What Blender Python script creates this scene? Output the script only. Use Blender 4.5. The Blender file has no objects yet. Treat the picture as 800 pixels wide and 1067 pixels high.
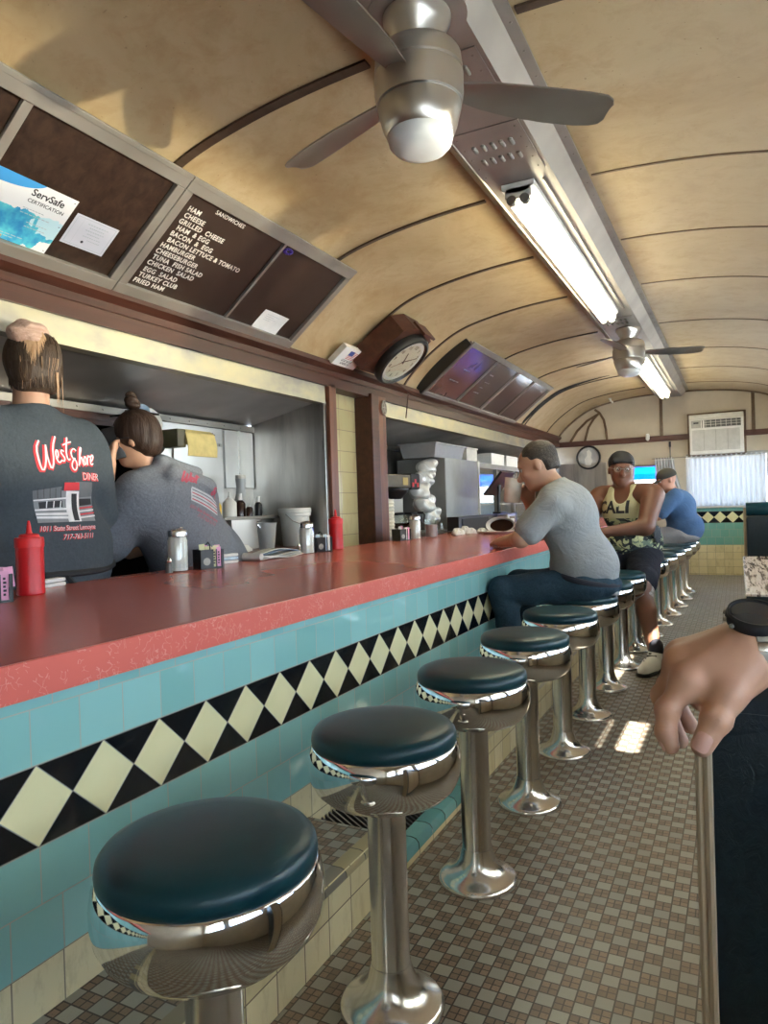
import bpy, bmesh, math, random
import numpy as np
from mathutils import Vector, Matrix
from mathutils.bvhtree import BVHTree
random.seed(7)
C = bpy.context.scene.collection
PI = math.pi
H = 1.13            # eye height, the origin of z is the camera, so the floor is z = -H
ZF = -H

# ------------------------------------------------------------------ node helpers
class X_:
    """tiny expression wrapper for math nodes"""
    def __init__(s, nt, sock): s.nt = nt; s.s = sock
    def _op(s, op, *o):
        n = s.nt.nodes.new('ShaderNodeMath'); n.operation = op
        s.nt.links.new(s.s, n.inputs[0])
        for i, v in enumerate(o):
            if isinstance(v, X_): s.nt.links.new(v.s, n.inputs[i+1])
            else: n.inputs[i+1].default_value = v
        return X_(s.nt, n.outputs[0])
    def __add__(s, o): return s._op('ADD', o)
    def __sub__(s, o): return s._op('SUBTRACT', o)
    def __mul__(s, o): return s._op('MULTIPLY', o)
    def __truediv__(s, o): return s._op('DIVIDE', o)
    def abs(s): return s._op('ABSOLUTE')
    def floor(s): return s._op('FLOOR')
    def fract(s): return s._op('FRACT')
    def lt(s, o): return s._op('LESS_THAN', o)
    def gt(s, o): return s._op('GREATER_THAN', o)
    def mn(s, o): return s._op('MINIMUM', o)
    def mx(s, o): return s._op('MAXIMUM', o)
    def mod(s, o): return s._op('FLOORED_MODULO', o)
    def sin(s): return s._op('SINE')
    def inv(s): return s._op('MULTIPLY', -1.0)._op('ADD', 1.0)

class M_:
    def __init__(s, name, rough=.5, metal=0., col=(.5, .5, .5), spec=.5, **kw):
        s.m = bpy.data.materials.new(name); s.m.use_nodes = True
        s.nt = s.m.node_tree; s.b = s.nt.nodes['Principled BSDF']
        s.b.inputs['Base Color'].default_value = (*col, 1)
        s.b.inputs['Roughness'].default_value = rough
        s.b.inputs['Metallic'].default_value = metal
        s.b.inputs['Specular IOR Level'].default_value = spec
        for k, v in kw.items():
            s.b.inputs[k.replace('_', ' ')].default_value = v
        s.m.diffuse_color = (*col, 1)
    def n(s, t, **kw):
        nd = s.nt.nodes.new(t)
        for k, v in kw.items(): setattr(nd, k, v)
        return nd
    def L(s, a, b): s.nt.links.new(a.s if isinstance(a, X_) else a, b)
    def coords(s, kind='Object'):
        tc = s.n('ShaderNodeTexCoord'); return tc.outputs[kind]
    def xyz(s, kind='Object'):
        sp = s.n('ShaderNodeSeparateXYZ'); s.L(s.coords(kind), sp.inputs[0])
        return [X_(s.nt, o) for o in sp.outputs]
    def geo(s):
        g = s.n('ShaderNodeNewGeometry'); sp = s.n('ShaderNodeSeparateXYZ'); s.L(g.outputs['Position'], sp.inputs[0])
        return [X_(s.nt, o) for o in sp.outputs]
    def noise(s, scale=5, detail=4, rough=.6, vec=None, stretch=None, dist=0.):
        nz = s.n('ShaderNodeTexNoise'); nz.inputs['Scale'].default_value = scale
        nz.inputs['Detail'].default_value = detail; nz.inputs['Roughness'].default_value = rough
        nz.inputs['Distortion'].default_value = dist
        v = vec or s.coords()
        if stretch:
            mp = s.n('ShaderNodeMapping'); mp.inputs['Scale'].default_value = stretch; s.L(v, mp.inputs[0]); v = mp.outputs[0]
        s.L(v, nz.inputs['Vector']); return X_(s.nt, nz.outputs['Fac'])
    def mix(s, f, a, b):
        mx = s.n('ShaderNodeMix', data_type='RGBA'); mx.clamp_factor = True
        if isinstance(f, X_): s.L(f, mx.inputs[0])
        else: mx.inputs[0].default_value = f
        for v, i in ((a, 6), (b, 7)):
            if isinstance(v, tuple): mx.inputs[i].default_value = (*v, 1)
            else: s.L(v, mx.inputs[i])
        return mx.outputs[2]
    def ramp(s, f, *st):
        r = s.n('ShaderNodeValToRGB'); s.L(f, r.inputs[0]); e = r.color_ramp.elements
        while len(e) < len(st): e.new(.5)
        for el, (p, c) in zip(e, st): el.position = p; el.color = (*c, 1)
        return r.outputs[0]
    def col(s, c): s.L(c, s.b.inputs['Base Color']); return s
    def rgh(s, lo, hi, f):
        mr = s.n('ShaderNodeMapRange'); mr.inputs['To Min'].default_value = lo; mr.inputs['To Max'].default_value = hi
        s.L(f, mr.inputs[0]); s.L(mr.outputs[0], s.b.inputs['Roughness']); return s
    def bump(s, f, strength=.3, dist=.01):
        b = s.n('ShaderNodeBump'); b.inputs['Strength'].default_value = strength; b.inputs['Distance'].default_value = dist
        s.L(f, b.inputs['Height']); s.L(b.outputs[0], s.b.inputs['Normal']); return s

def simple(name, col, rough=.5, metal=0., var=.12, scale=20, **kw):
    m = M_(name, rough, metal, col, **kw)
    nz = m.noise(scale)
    a = tuple(c*(1-var) for c in col); b = tuple(min(1, c*(1+var)) for c in col)
    m.col(m.ramp(nz, (.3, a), (.7, b)))
    return m.m

# ------------------------------------------------------------------ materials
MT = {}
def mat_floor():
    m = M_('mosaic floor tile', .38)
    x, y, z = m.geo()
    t = .0412
    u = (x+.5629)/t; v = (y-1.5382)/t
    cu = u.floor(); cv = v.floor(); fu = u-cu; fv = v-cv
    par = (cu+cv).mod(2.0).gt(.5)                      # 1 = plain grey block, 0 = four small browns
    eb = fu.mn(fu.inv()).mn(fv.mn(fv.inv()))           # distance to block edge
    gb = eb.lt(.045)
    fu2 = (fu*2).fract(); fv2 = (fv*2).fract()
    es = fu2.mn(fu2.inv()).mn(fv2.mn(fv2.inv()))
    gs = es.lt(.075)*par.inv()
    g = gb.mx(gs)
    wn = m.n('ShaderNodeTexWhiteNoise', noise_dimensions='2D'); cb = m.n('ShaderNodeCombineXYZ')
    m.L((u*2).floor(), cb.inputs[0]); m.L((v*2).floor(), cb.inputs[1]); m.L(cb.outputs[0], wn.inputs['Vector'])
    wb = m.n('ShaderNodeTexWhiteNoise', noise_dimensions='2D'); cb2 = m.n('ShaderNodeCombineXYZ')
    m.L(cu, cb2.inputs[0]); m.L(cv, cb2.inputs[1]); m.L(cb2.outputs[0], wb.inputs['Vector'])
    fine = m.noise(260, 3, .7); blot = m.noise(1.6, 5, .6)
    brown = m.mix(X_(m.nt, wn.outputs[0]), (.15, .10, .07), (.26, .18, .13))
    brown = m.mix(fine.gt(.58)*.6, brown, (.12, .075, .05))
    grey = m.mix(X_(m.nt, wb.outputs[0]), (.24, .245, .215), (.34, .335, .29))
    grey = m.mix(fine.gt(.56)*.25, grey, (.27, .25, .2))
    c = m.mix(par, brown, grey)
    c = m.mix(g, c, (.032, .022, .016))
    c = m.mix((blot-.42)*1.2, c, (.22, .17, .12))
    m.col(c); m.bump(g.inv(), .35, .002)
    m.rgh(.30, .55, blot)
    return m.m
def tile_nodes(m, u, v, w, h, g):
    """u, v expressions; returns grout mask and a cell id colour noise"""
    a = u/w; b = v/h; ca = a.floor(); cb_ = b.floor(); fa = a-ca; fb = b-cb_
    e1 = fa.mn(fa.inv())*w; e2 = fb.mn(fb.inv())*h
    gr = e1.mn(e2).lt(g)
    wn = m.n('ShaderNodeTexWhiteNoise', noise_dimensions='2D'); c = m.n('ShaderNodeCombineXYZ')
    m.L(ca, c.inputs[0]); m.L(cb_, c.inputs[1]); m.L(c.outputs[0], wn.inputs['Vector'])
    return gr, X_(m.nt, wn.outputs[0])
def mat_counter_tile(name, axis='Y', z_blue=(-.849, -.629, -.472), far=False, teal=((.25, .52, .48), (.32, .61, .57)), u0=.929-.1115/2*0):
    """turquoise wall tile with the black and cream diamond band and cream base rows"""
    m = M_(name, .12, spec=.6)
    x, y, z = m.geo()
    u = y if axis == 'Y' else x
    zb, s0, s1 = z_blue
    tw = .1118
    # rows: cream below zb, blue zb..s0, band s0..s1, blue above
    isband = z.gt(s0)*z.lt(s1)
    cream = z.lt(zb)
    above = z.gt(s1)
    # three tile grids
    g_cr, n_cr = tile_nodes(m, u-.927, z-(zb), tw, .1035, .0016)
    g_lo, n_lo = tile_nodes(m, u-.929-((z-zb)/.11).floor()*.066, z-zb, tw, .11, .0013)
    g_hi, n_hi = tile_nodes(m, u-.983-((z-s1)/.108).floor()*.05, z-s1, tw, .108, .0013)
    wv = m.noise(3, 3, .5)
    teal_lo = m.mix(n_lo, *teal); teal_hi = m.mix(n_hi, *teal)
    ctile = m.mix(n_cr, (.70, .61, .36), (.82, .73, .46))
    ctile = m.mix((m.noise(30, 5, .7, stretch=(1, 1, .35))-.52)*2.2, ctile, (.42, .33, .2))
    # diamonds
    dw = .1590; dh = (s1-s0)
    a = (u-.881+dw/2)/dw; fa = a.fract()-.5
    b = (z-(s0+s1)/2)/dh
    dd = (fa.abs()+b.abs())
    dia = dd.lt(.488); dgr = dd.gt(.488)*dd.lt(.505)
    edge = b.abs().gt(.488)
    n_d = m.noise(8, 3)
    cdia = m.mix(n_d, (.76, .70, .38), (.86, .80, .48))
    band = m.mix(dia, (.006, .008, .010), cdia)
    band = m.mix(dgr.mx(edge), band, (.25, .24, .2))
    blue = m.mix(above, m.mix(g_lo, teal_lo, (.42, .42, .34)), m.mix(g_hi, teal_hi, (.42, .42, .34)))
    low = m.mix(g_cr, ctile, (.25, .21, .14))
    c = m.mix(isband, blue, band)
    c = m.mix(cream, c, low)
    m.col(c)
    gall = (g_lo*above.inv()*isband.inv()*cream.inv()).mx(g_hi*above).mx(g_cr*cream).mx(dgr*isband)
    nz = m.noise(9, 2, .5)
    m.bump(gall.inv()*.5+nz*.55, .35, .004)
    m.rgh(.08, .6, gall)
    return m.m
def mat_cream_tile(name, u='Y', w=.1118, h=.094, z0=ZF, c1=(.64, .55, .32), c2=(.78, .70, .46), u0=.0):
    m = M_(name, .18, spec=.5)
    x, y, z = m.geo(); uu = (y if u == 'Y' else x)-u0
    g, n = tile_nodes(m, uu, z-z0, w, h, .0018)
    c = m.mix(n, c1, c2)
    c = m.mix((m.noise(22, 5, .7, stretch=(1, 1, .3))-.5)*2., c, (.38, .29, .17))
    m.col(m.mix(g, c, (.16, .12, .08))); m.bump(g.inv(), .4, .003)
    m.rgh(.15, .6, g)
    return m.m
def mat_ceiling():
    m = M_('aged cream enamel ceiling', .33, spec=.45)
    x, y, z = m.geo()
    n1 = m.noise(1.3, 6, .62, dist=.6); n2 = m.noise(7, 5, .7, dist=.4); n3 = m.noise(60, 2, .5)
    c = m.ramp(n1, (.25, (.38, .26, .125)), (.48, (.50, .38, .215)), (.75, (.58, .47, .30)))
    c = m.mix((n2-.47)*1.9, c, (.34, .20, .08))
    c = m.mix(((x+.5)*.55)._op('MINIMUM', .6)._op('MAXIMUM', 0.), c, (.62, .53, .43))   # right side coloured paler, standing in for the less yellow light there
    c = m.mix(n3.gt(.74)*.5, c, (.2, .12, .05))
    m.col(c); m.rgh(.28, .5, n2); m.bump(n1, .25, .02)
    return m.m
def mat_wood(name, c1, c2, rough=.35, axis=(1, .06, 1)):
    m = M_(name, rough, spec=.4)
    n = m.noise(22, 6, .65, stretch=axis, dist=.4); n2 = m.noise(3, 3)
    m.col(m.mix(n2*.5, m.ramp(n, (.3, c1), (.62, c2)), c1)); m.bump(n, .15, .003)
    return m.m
def mat_steel(name, col=(.55, .54, .52), rough=.3, brush=(1, .04, 1), amt=.2, bumpy=.0):
    m = M_(name, rough, 1., col)
    n = m.noise(40, 2, .5, stretch=brush); n2 = m.noise(2.2, 3, .5, stretch=(1, 1, .6)); amt *= .5
    m.col(m.ramp(n2, (.3, tuple(c*.72 for c in col)), (.7, tuple(min(1, c*1.12) for c in col))))
    m.rgh(max(.03, rough-amt/4), rough+amt/2, n)
    if bumpy: m.bump(n2, bumpy, .02)
    return m.m
def mat_counter_top(name, edge=False):
    m = M_(name, .17 if not edge else .3, spec=.5)
    # cracked-ice laminate: pale squiggles on coral
    v = m.n('ShaderNodeTexVoronoi', feature='DISTANCE_TO_EDGE'); v.inputs['Scale'].default_value = 62 if edge else 60
    v.inputs['Randomness'].default_value = 1
    nz = m.n('ShaderNodeTexNoise'); nz.inputs['Scale'].default_value = 18
    mp = m.n('ShaderNodeMix', data_type='RGBA'); mp.inputs[0].default_value = .08
    m.L(m.coords(), mp.inputs[6]); m.L(nz.outputs['Color'], mp.inputs[7]); m.L(m.coords(), nz.inputs['Vector'])
    m.L(mp.outputs[2], v.inputs['Vector'])
    d = X_(m.nt, v.outputs['Distance'])
    line = d.lt(.03)*m.noise(30, 2).gt(.50)
    base = m.mix(m.noise(2.2, 3), (.66, .13, .10), (.74, .17, .13)) if edge else m.mix(m.noise(1.2, 2, .5), (.48, .125, .09), (.56, .15, .11))
    m.col(m.mix(line*(.5 if edge else .03), base, (.85, .45, .38)))
    if not edge: m.rgh(.20, .27, m.noise(2, 1, .4))
    return m.m
def mat_cloth(name, col, var=.1, scale=60, wr=.5, rough=.85, spec=.2):
    m = M_(name, rough, 0., col, spec)
    n = m.noise(scale, 3, .7); w = m.noise(9, 4, .6, dist=.8)
    m.col(m.ramp(n, (.3, tuple(c*(1-var) for c in col)), (.7, tuple(c*(1+var) for c in col))))
    m.bump(w, wr, .03)
    return m.m
def mat_skin(name, col, red=(.5, .12, .08), detail=True):
    m = M_(name, .48, 0., col, .4)
    n = m.noise(14, 4, .6); n2 = m.noise(300, 3, .6)
    m.col(m.mix((n-.42)*1.1, col, tuple(c*.5+r*.5*.6 for c, r in zip(col, red))))
    m.b.inputs['Subsurface Weight'].default_value = .08
    m.b.inputs['Subsurface Radius'].default_value = (.012, .005, .003)
    m.b.inputs['Subsurface Scale'].default_value = 1.
    m.bump(n2, .12, .001)
    return m.m
def mat_glass(name, col=(.95, .97, .96), rough=.02):
    m = bpy.data.materials.new(name); m.use_nodes = True; nt = m.node_tree; nt.nodes.clear()
    o = nt.nodes.new('ShaderNodeOutputMaterial'); t = nt.nodes.new('ShaderNodeBsdfTransparent'); g = nt.nodes.new('ShaderNodeBsdfGlossy')
    mx = nt.nodes.new('ShaderNodeMixShader'); f = nt.nodes.new('ShaderNodeLayerWeight'); e = X_(nt, f.outputs['Facing'])._op('POWER', 4.)*.6+.05
    t.inputs[0].default_value = (*col, 1); g.inputs['Roughness'].default_value = rough
    nt.links.new(e.s, mx.inputs[0]); nt.links.new(t.outputs[0], mx.inputs[1]); nt.links.new(g.outputs[0], mx.inputs[2]); nt.links.new(mx.outputs[0], o.inputs[0])
    return m
def mat_emit(name, col, st):
    m = bpy.data.materials.new(name); m.use_nodes = True; b = m.node_tree.nodes['Principled BSDF']
    b.inputs['Base Color'].default_value = (.9, .9, .85, 1); b.inputs['Emission Color'].default_value = (*col, 1); b.inputs['Emission Strength'].default_value = st
    return m
def mat_sheer(name, col=(.50, .51, .53)):
    m = bpy.data.materials.new(name); m.use_nodes = True; nt = m.node_tree; nt.nodes.clear()
    o = nt.nodes.new('ShaderNodeOutputMaterial'); d = nt.nodes.new('ShaderNodeBsdfDiffuse'); t = nt.nodes.new('ShaderNodeBsdfTranslucent'); tr = nt.nodes.new('ShaderNodeBsdfTransparent')
    a = nt.nodes.new('ShaderNodeMixShader'); b = nt.nodes.new('ShaderNodeMixShader'); a.inputs[0].default_value = .38; b.inputs[0].default_value = .02
    d.inputs[0].default_value = (.82, .83, .85, 1); t.inputs[0].default_value = (.20, .205, .215, 1)
    nt.links.new(d.outputs[0], a.inputs[1]); nt.links.new(t.outputs[0], a.inputs[2]); nt.links.new(a.outputs[0], b.inputs[1]); nt.links.new(tr.outputs[0], b.inputs[2]); nt.links.new(b.outputs[0], o.inputs[0])
    return m

MT['floor'] = mat_floor()
MT['front_tile'] = mat_counter_tile('turquoise diamond band counter tile')
MT['end_tile'] = mat_counter_tile('turquoise diamond band end wall tile', 'X', (-.70, -.385, -.22), teal=((.17, .42, .36), (.22, .47, .40)))
MT['curb_tile'] = mat_cream_tile('cream curb tile', 'Y', .1118, .094, ZF, u0=.0365)
MT['pillar_tile'] = mat_cream_tile('yellowed cream pillar tile', 'Y', .24, .155, -.2, (.42, .38, .21), (.50, .45, .26), u0=4.215)
MT['ceiling'] = mat_ceiling()
MT['rib'] = mat_wood('dark brown painted batten', (.055, .035, .022), (.09, .06, .04), .4)
MT['ribthin'] = mat_wood('brown metal seam', (.14, .09, .055), (.2, .14, .09), .4)
MT['redwood'] = mat_wood('reddish brown varnished wood', (.038, .013, .008), (.085, .028, .016), .42)
MT['endband'] = mat_wood('brown painted end wall band', (.085, .04, .032), (.13, .06, .05), .4, (.06, 1, 1))
MT['postwood'] = mat_wood('reddish brown post wood', (.07, .022, .012), (.19, .062, .027), .36, (1, 1, .06))
MT['boardwood'] = mat_wood('dark brown board panel', (.016, .010, .007), (.062, .038, .026), .3, (1, 1, .10))
MT['feltboard'] = simple('dark brown letter board', (.035, .024, .018), .35, scale=6)
MT['steel'] = mat_steel('brushed stainless panel', (.58, .55, .50), .34, (1, .2, 1), .16, .03)
q = M_('streaked stainless', .3, 1., (.5, .5, .5)); ns = q.noise(5, 4, .6, stretch=(1, 1, .12), dist=.4); q.col(q.ramp(ns, (.3, (.30, .29, .28)), (.5, (.56, .54, .51)), (.72, (.74, .72, .68)))); q.rgh(.2, .42, ns); MT['steel_reflect'] = q.m  # vertical reflection streaks painted into the steel colour
MT['steelv'] = mat_steel('vertically streaked stainless', (.60, .58, .55), .28, (1, 1, .2), .14, .0)
q = M_('yellow mottled steel band', .45, .9, (.4, .37, .3)); nb = q.noise(2.2, 4, .6, stretch=(1, 1, 2.)); q.col(q.ramp(nb, (.35, (.30, .29, .27)), (.5, (.44, .41, .31)), (.7, (.56, .50, .30)))); q.rgh(.34, .5, nb); MT['band'] = q.m  # colour varies at random from grey to yellow
MT['soffit'] = mat_steel('hood soffit steel', (.74, .71, .69), .42, (1, .3, 1), .1, .0)
MT['steelv'] = MT['steel_reflect']
MT['nickel'] = mat_steel('brushed nickel', (.62, .60, .57), .28, (1, 1, .05), .16)
MT['blade'] = mat_steel('satin grey fan blade', (.38, .36, .33), .42, (1, 1, 1), .1)
MT['beamsteel'] = mat_steel('satin channel steel', (.40, .36, .32), .45, (1, .03, 1), .15, .05)
MT['beamsteel'].node_tree.nodes['Principled BSDF'].inputs['Metallic'].default_value = .6
MT['alu'] = mat_steel('weathered aluminium frame', (.34, .32, .28), .5, (1, .1, 1), .2)
MT['alu'].node_tree.nodes['Principled BSDF'].inputs['Metallic'].default_value = .55
MT['chrome'] = M_('polished chrome', .05, 1., (.80, .81, .83)); MT['chrome'].rgh(.03, .11, MT['chrome'].noise(7, 4)); MT['chrome'] = MT['chrome'].m
MT['chrome_base'] = M_('worn chrome', .16, 1., (.72, .72, .72)); MT['chrome_base'].rgh(.09, .30, MT['chrome_base'].noise(25, 5, .7)); MT['chrome_base'] = MT['chrome_base'].m
def mat_vinyl():
    m = M_('dark teal vinyl', .32, 0., (.004, .04, .05), .35)
    n = m.noise(6, 3); f = m.noise(240, 3, .6, dist=.6)
    m.col(m.ramp(n, (.3, (.003, .028, .037)), (.7, (.005, .047, .057)))); m.bump(f, .08, .002); m.rgh(.28, .42, n)
    return m.m
MT['vinyl'] = mat_vinyl()
def mat_boothv():
    m = M_('dark grained vinyl', .42, 0., (.008, .018, .026), .4)
    f = m.noise(70, 4, .7, stretch=(1, 1, .6), dist=1.2)
    m.bump(f, .5, .004); m.col(m.ramp(f, (.3, (.006, .013, .019)), (.7, (.012, .024, .034)))); return m.m
MT['boothvinyl'] = mat_boothv()
MT['top'] = mat_counter_top('coral cracked-ice laminate')
MT['edge'] = mat_counter_top('coral laminate edge', True)
MT['black'] = simple('black plastic', (.012, .012, .013), .35)
MT['blackrub'] = simple('matt black rubber', (.015, .015, .017), .7)
MT['white'] = simple('white enamel', (.78, .77, .74), .4, var=.05)
MT['offwhite'] = simple('off white plastic', (.66, .64, .58), .45, var=.08)
MT['paper'] = simple('white paper', (.80, .80, .78), .8, var=.04)
MT['red'] = simple('red squeeze plastic', (.62, .015, .02), .35, var=.06)
MT['sugar'] = simple('white sugar', (.82, .81, .78), .9, var=.05, scale=200)
MT['pinkp'] = simple('pink paper packet', (.85, .42, .62), .7)
MT['yellowp'] = simple('pale yellow paper packet', (.83, .80, .48), .7)
MT['bluep'] = simple('pale blue paper packet', (.55, .68, .80), .7)
MT['ink'] = simple('dark ink', (.02, .02, .03), .7)
MT['letters'] = simple('white plastic letters', (.75, .73, .68), .5)
MT['glass'] = mat_glass('clear glass')
MT['tube'] = mat_emit('lit fluorescent tube', (1., .94, .68), 7.)
MT['dome'] = simple('opal white dome', (.62, .64, .64), .3, var=.02)
MT['sheer'] = mat_sheer('sheer white curtain cloth')
MT['wallcream'] = simple('aged cream wall paint', (.56, .49, .38), .4, var=.1, scale=2.5)
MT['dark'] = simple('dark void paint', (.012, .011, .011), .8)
MT['yellowpaper'] = simple('manila paper', (.70, .56, .22), .8)
MT['grout'] = simple('grey stone edging', (.16, .14, .11), .5)
MT['trimcream'] = mat_wood('yellowed wood trim', (.36, .27, .17), (.52, .42, .30), .4, (1, 1, .05))

# ------------------------------------------------------------------ geometry helpers
def bm_(): return bmesh.new()
def box(bm, x0, x1, y0, y1, z0, z1, bev=0., mt=None):
    v = [bm.verts.new(p) for p in ((x0, y0, z0), (x1, y0, z0), (x1, y1, z0), (x0, y1, z0), (x0, y0, z1), (x1, y0, z1), (x1, y1, z1), (x0, y1, z1))]
    if mt is not None:
        for q in v: q.co = mt @ q.co
    fs = [bm.faces.new([v[i] for i in f]) for f in ((3, 2, 1, 0), (4, 5, 6, 7), (0, 1, 5, 4), (1, 2, 6, 5), (2, 3, 7, 6), (3, 0, 4, 7))]
    if bev > 0:
        es = list({e for f in fs for e in f.edges})
        bmesh.ops.bevel(bm, geom=es, offset=bev, segments=2, affect='EDGES', profile=.6)
    return bm
def lathe(bm, prof, seg=48, c=(0, 0, 0), mt=None, cap=True, flute=0., nfl=0):
    """prof list of (r, z)"""
    rings = []
    for r, z in prof:
        ring = []
        for i in range(seg):
            a = 2*PI*i/seg
            rr = r*(1+(flute*math.cos(nfl*a) if flute else 0))
            p = Vector((c[0]+rr*math.cos(a), c[1]+rr*math.sin(a), c[2]+z))
            ring.append(bm.verts.new(mt @ p if mt is not None else p))
        rings.append(ring)
    for a, b in zip(rings, rings[1:]):
        for i in range(seg):
            j = (i+1) % seg
            bm.faces.new((a[i], a[j], b[j], b[i]))
    if cap:
        if prof[0][0] > 1e-4: bm.faces.new(list(reversed(rings[0])))
        if prof[-1][0] > 1e-4: bm.faces.new(rings[-1])
    return bm
def tube(bm, pts, r, seg=10, caps=True):
    pts = [Vector(p) for p in pts]; n = len(pts); rings = []
    rs = r if isinstance(r, (list, tuple)) else [r]*n
    up = None
    for i, p in enumerate(pts):
        t = (pts[min(i+1, n-1)]-pts[max(i-1, 0)]).normalized()
        if up is None: up = t.orthogonal().normalized()
        else:
            up = (up-t*up.dot(t))
            up = up.normalized() if up.length > 1e-6 else t.orthogonal().normalized()
        s = t.cross(up)
        rings.append([bm.verts.new(p+(up*math.cos(2*PI*k/seg)+s*math.sin(2*PI*k/seg))*rs[i]) for k in range(seg)])
    for a, b in zip(rings, rings[1:]):
        for i in range(seg):
            j = (i+1) % seg; bm.faces.new((a[i], a[j], b[j], b[i]))
    if caps: bm.faces.new(list(reversed(rings[0]))); bm.faces.new(rings[-1])
    return bm
def prism(bm, poly, d0, d1, fn):
    """poly of 2d points, extruded; fn(u, v, d) gives the point"""
    a = [bm.verts.new(fn(u, v, d0)) for u, v in poly]; b = [bm.verts.new(fn(u, v, d1)) for u, v in poly]
    n = len(poly)
    bm.faces.new(list(reversed(a))); bm.faces.new(b)
    for i in range(n):
        j = (i+1) % n; bm.faces.new((a[i], a[j], b[j], b[i]))
    return bm
def link(o, parent=None):
    C.objects.link(o)
    if parent is not None: o.parent = parent
    return o
def obj(name, bm, mat, parent=None, smooth=True, ang=35, loc=None, recalc=True):
    if recalc: bmesh.ops.recalc_face_normals(bm, faces=bm.faces)
    me = bpy.data.meshes.new(name); bm.to_mesh(me); bm.free()
    me.materials.append(MT[mat] if isinstance(mat, str) else mat)
    if smooth:
        me.polygons.foreach_set('use_smooth', [True]*len(me.polygons))
        me.set_sharp_from_angle(angle=math.radians(ang))
    o = bpy.data.objects.new(name, me)
    if loc is not None: o.location = loc
    return link(o, parent)
def mkmesh(name, V, F, mat, parent=None, smooth=True):
    me = bpy.data.meshes.new(name); me.from_pydata([tuple(v) for v in V], [], [tuple(int(i) for i in f) for f in F])
    me.materials.append(MT[mat] if isinstance(mat, str) else mat); me.update()
    if smooth: me.polygons.foreach_set('use_smooth', [True]*len(me.polygons))
    return link(bpy.data.objects.new(name, me), parent)
def tag(o, label, cat, group=None):
    o['label'] = label; o['category'] = cat
    if group: o['group'] = group
    return o
def thing(name, label, cat, loc=(0, 0, 0), rz=0., group=None):
    o = bpy.data.objects.new(name, None); o.location = loc; o.rotation_euler = (0, 0, rz); o.empty_display_size = .05
    link(o); return tag(o, label, cat, group)
def struct(name, bm, mat, smooth=False, parent=None):
    o = obj(name, bm, mat, parent, smooth)
    if parent is None: o['kind'] = 'structure'
    return o
def dup(root, loc, rz=None, label=None):
    r = root.copy(); C.objects.link(r); r.location = loc
    if rz is not None: r.rotation_euler = (0, 0, rz)
    if label: r['label'] = label
    for ch in list(root.children):
        c = ch.copy(); C.objects.link(c); c.parent = r
        for g in list(ch.children):
            d = g.copy(); C.objects.link(d); d.parent = c
    return r
def text_mesh(body, size=.05, extr=.0, shear=0., offset=0., align='LEFT', spacing=1.):
    cu = bpy.data.curves.new('t', 'FONT'); cu.body = body; cu.size = size; cu.extrude = extr; cu.shear = shear; cu.offset = offset
    cu.align_x = align; cu.space_character = spacing; cu.resolution_u = 3
    o = bpy.data.objects.new('t', cu); C.objects.link(o)
    bpy.context.view_layer.update()
    dg = bpy.context.evaluated_depsgraph_get(); me = bpy.data.meshes.new_from_object(o.evaluated_get(dg))
    bpy.data.objects.remove(o); bpy.data.curves.remove(cu)
    bm = bm_(); bm.from_mesh(me); bpy.data.meshes.remove(me); return bm
def text_on(name, body, size, origin, u, v, mat, parent, extr=.0008, **kw):
    """flat raised lettering, u = writing direction, v = up of the letters"""
    bm = text_mesh(body, size, extr, **kw)
    u = Vector(u).normalized(); v = Vector(v).normalized(); n = u.cross(v)
    M = Matrix(((u.x, v.x, n.x, origin[0]), (u.y, v.y, n.y, origin[1]), (u.z, v.z, n.z, origin[2]), (0, 0, 0, 1)))
    bm.transform(M); return obj(name, bm, mat, parent, smooth=False)

# ---- signed distance bodies -> one continuous skin
def g_cap(P, a, b, ra, rb, sq=None):
    """tapered capsule; sq = (direction, factor) makes it thinner along a direction"""
    a = np.array(a, float); b = np.array(b, float)
    if sq is not None:
        d = np.array(sq[0], float); d /= np.linalg.norm(d); k = 1/sq[1]-1
        P = P+np.outer((P-a) @ d, d)*k; b = b+((b-a) @ d)*d*k
    ba = b-a; L2 = max(ba @ ba, 1e-12)
    t = np.clip(((P-a) @ ba)/L2, 0, 1)
    return np.linalg.norm(P-a-np.outer(t, ba), axis=1)-(ra+(rb-ra)*t)
def g_ell(P, c, r, R=None):
    q = P-np.array(c, float)
    if R is not None: q = q @ np.array(R)      # columns = local axes
    r = np.array(r, float)
    k0 = np.linalg.norm(q/r, axis=1); k1 = np.linalg.norm(q/(r*r), axis=1)
    return k0*(k0-1)/np.maximum(k1, 1e-9)
def smin(a, b, k):
    h = np.clip(.5+.5*(b-a)/k, 0, 1); return b*(1-h)+a*h-k*h*(1-h)
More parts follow.
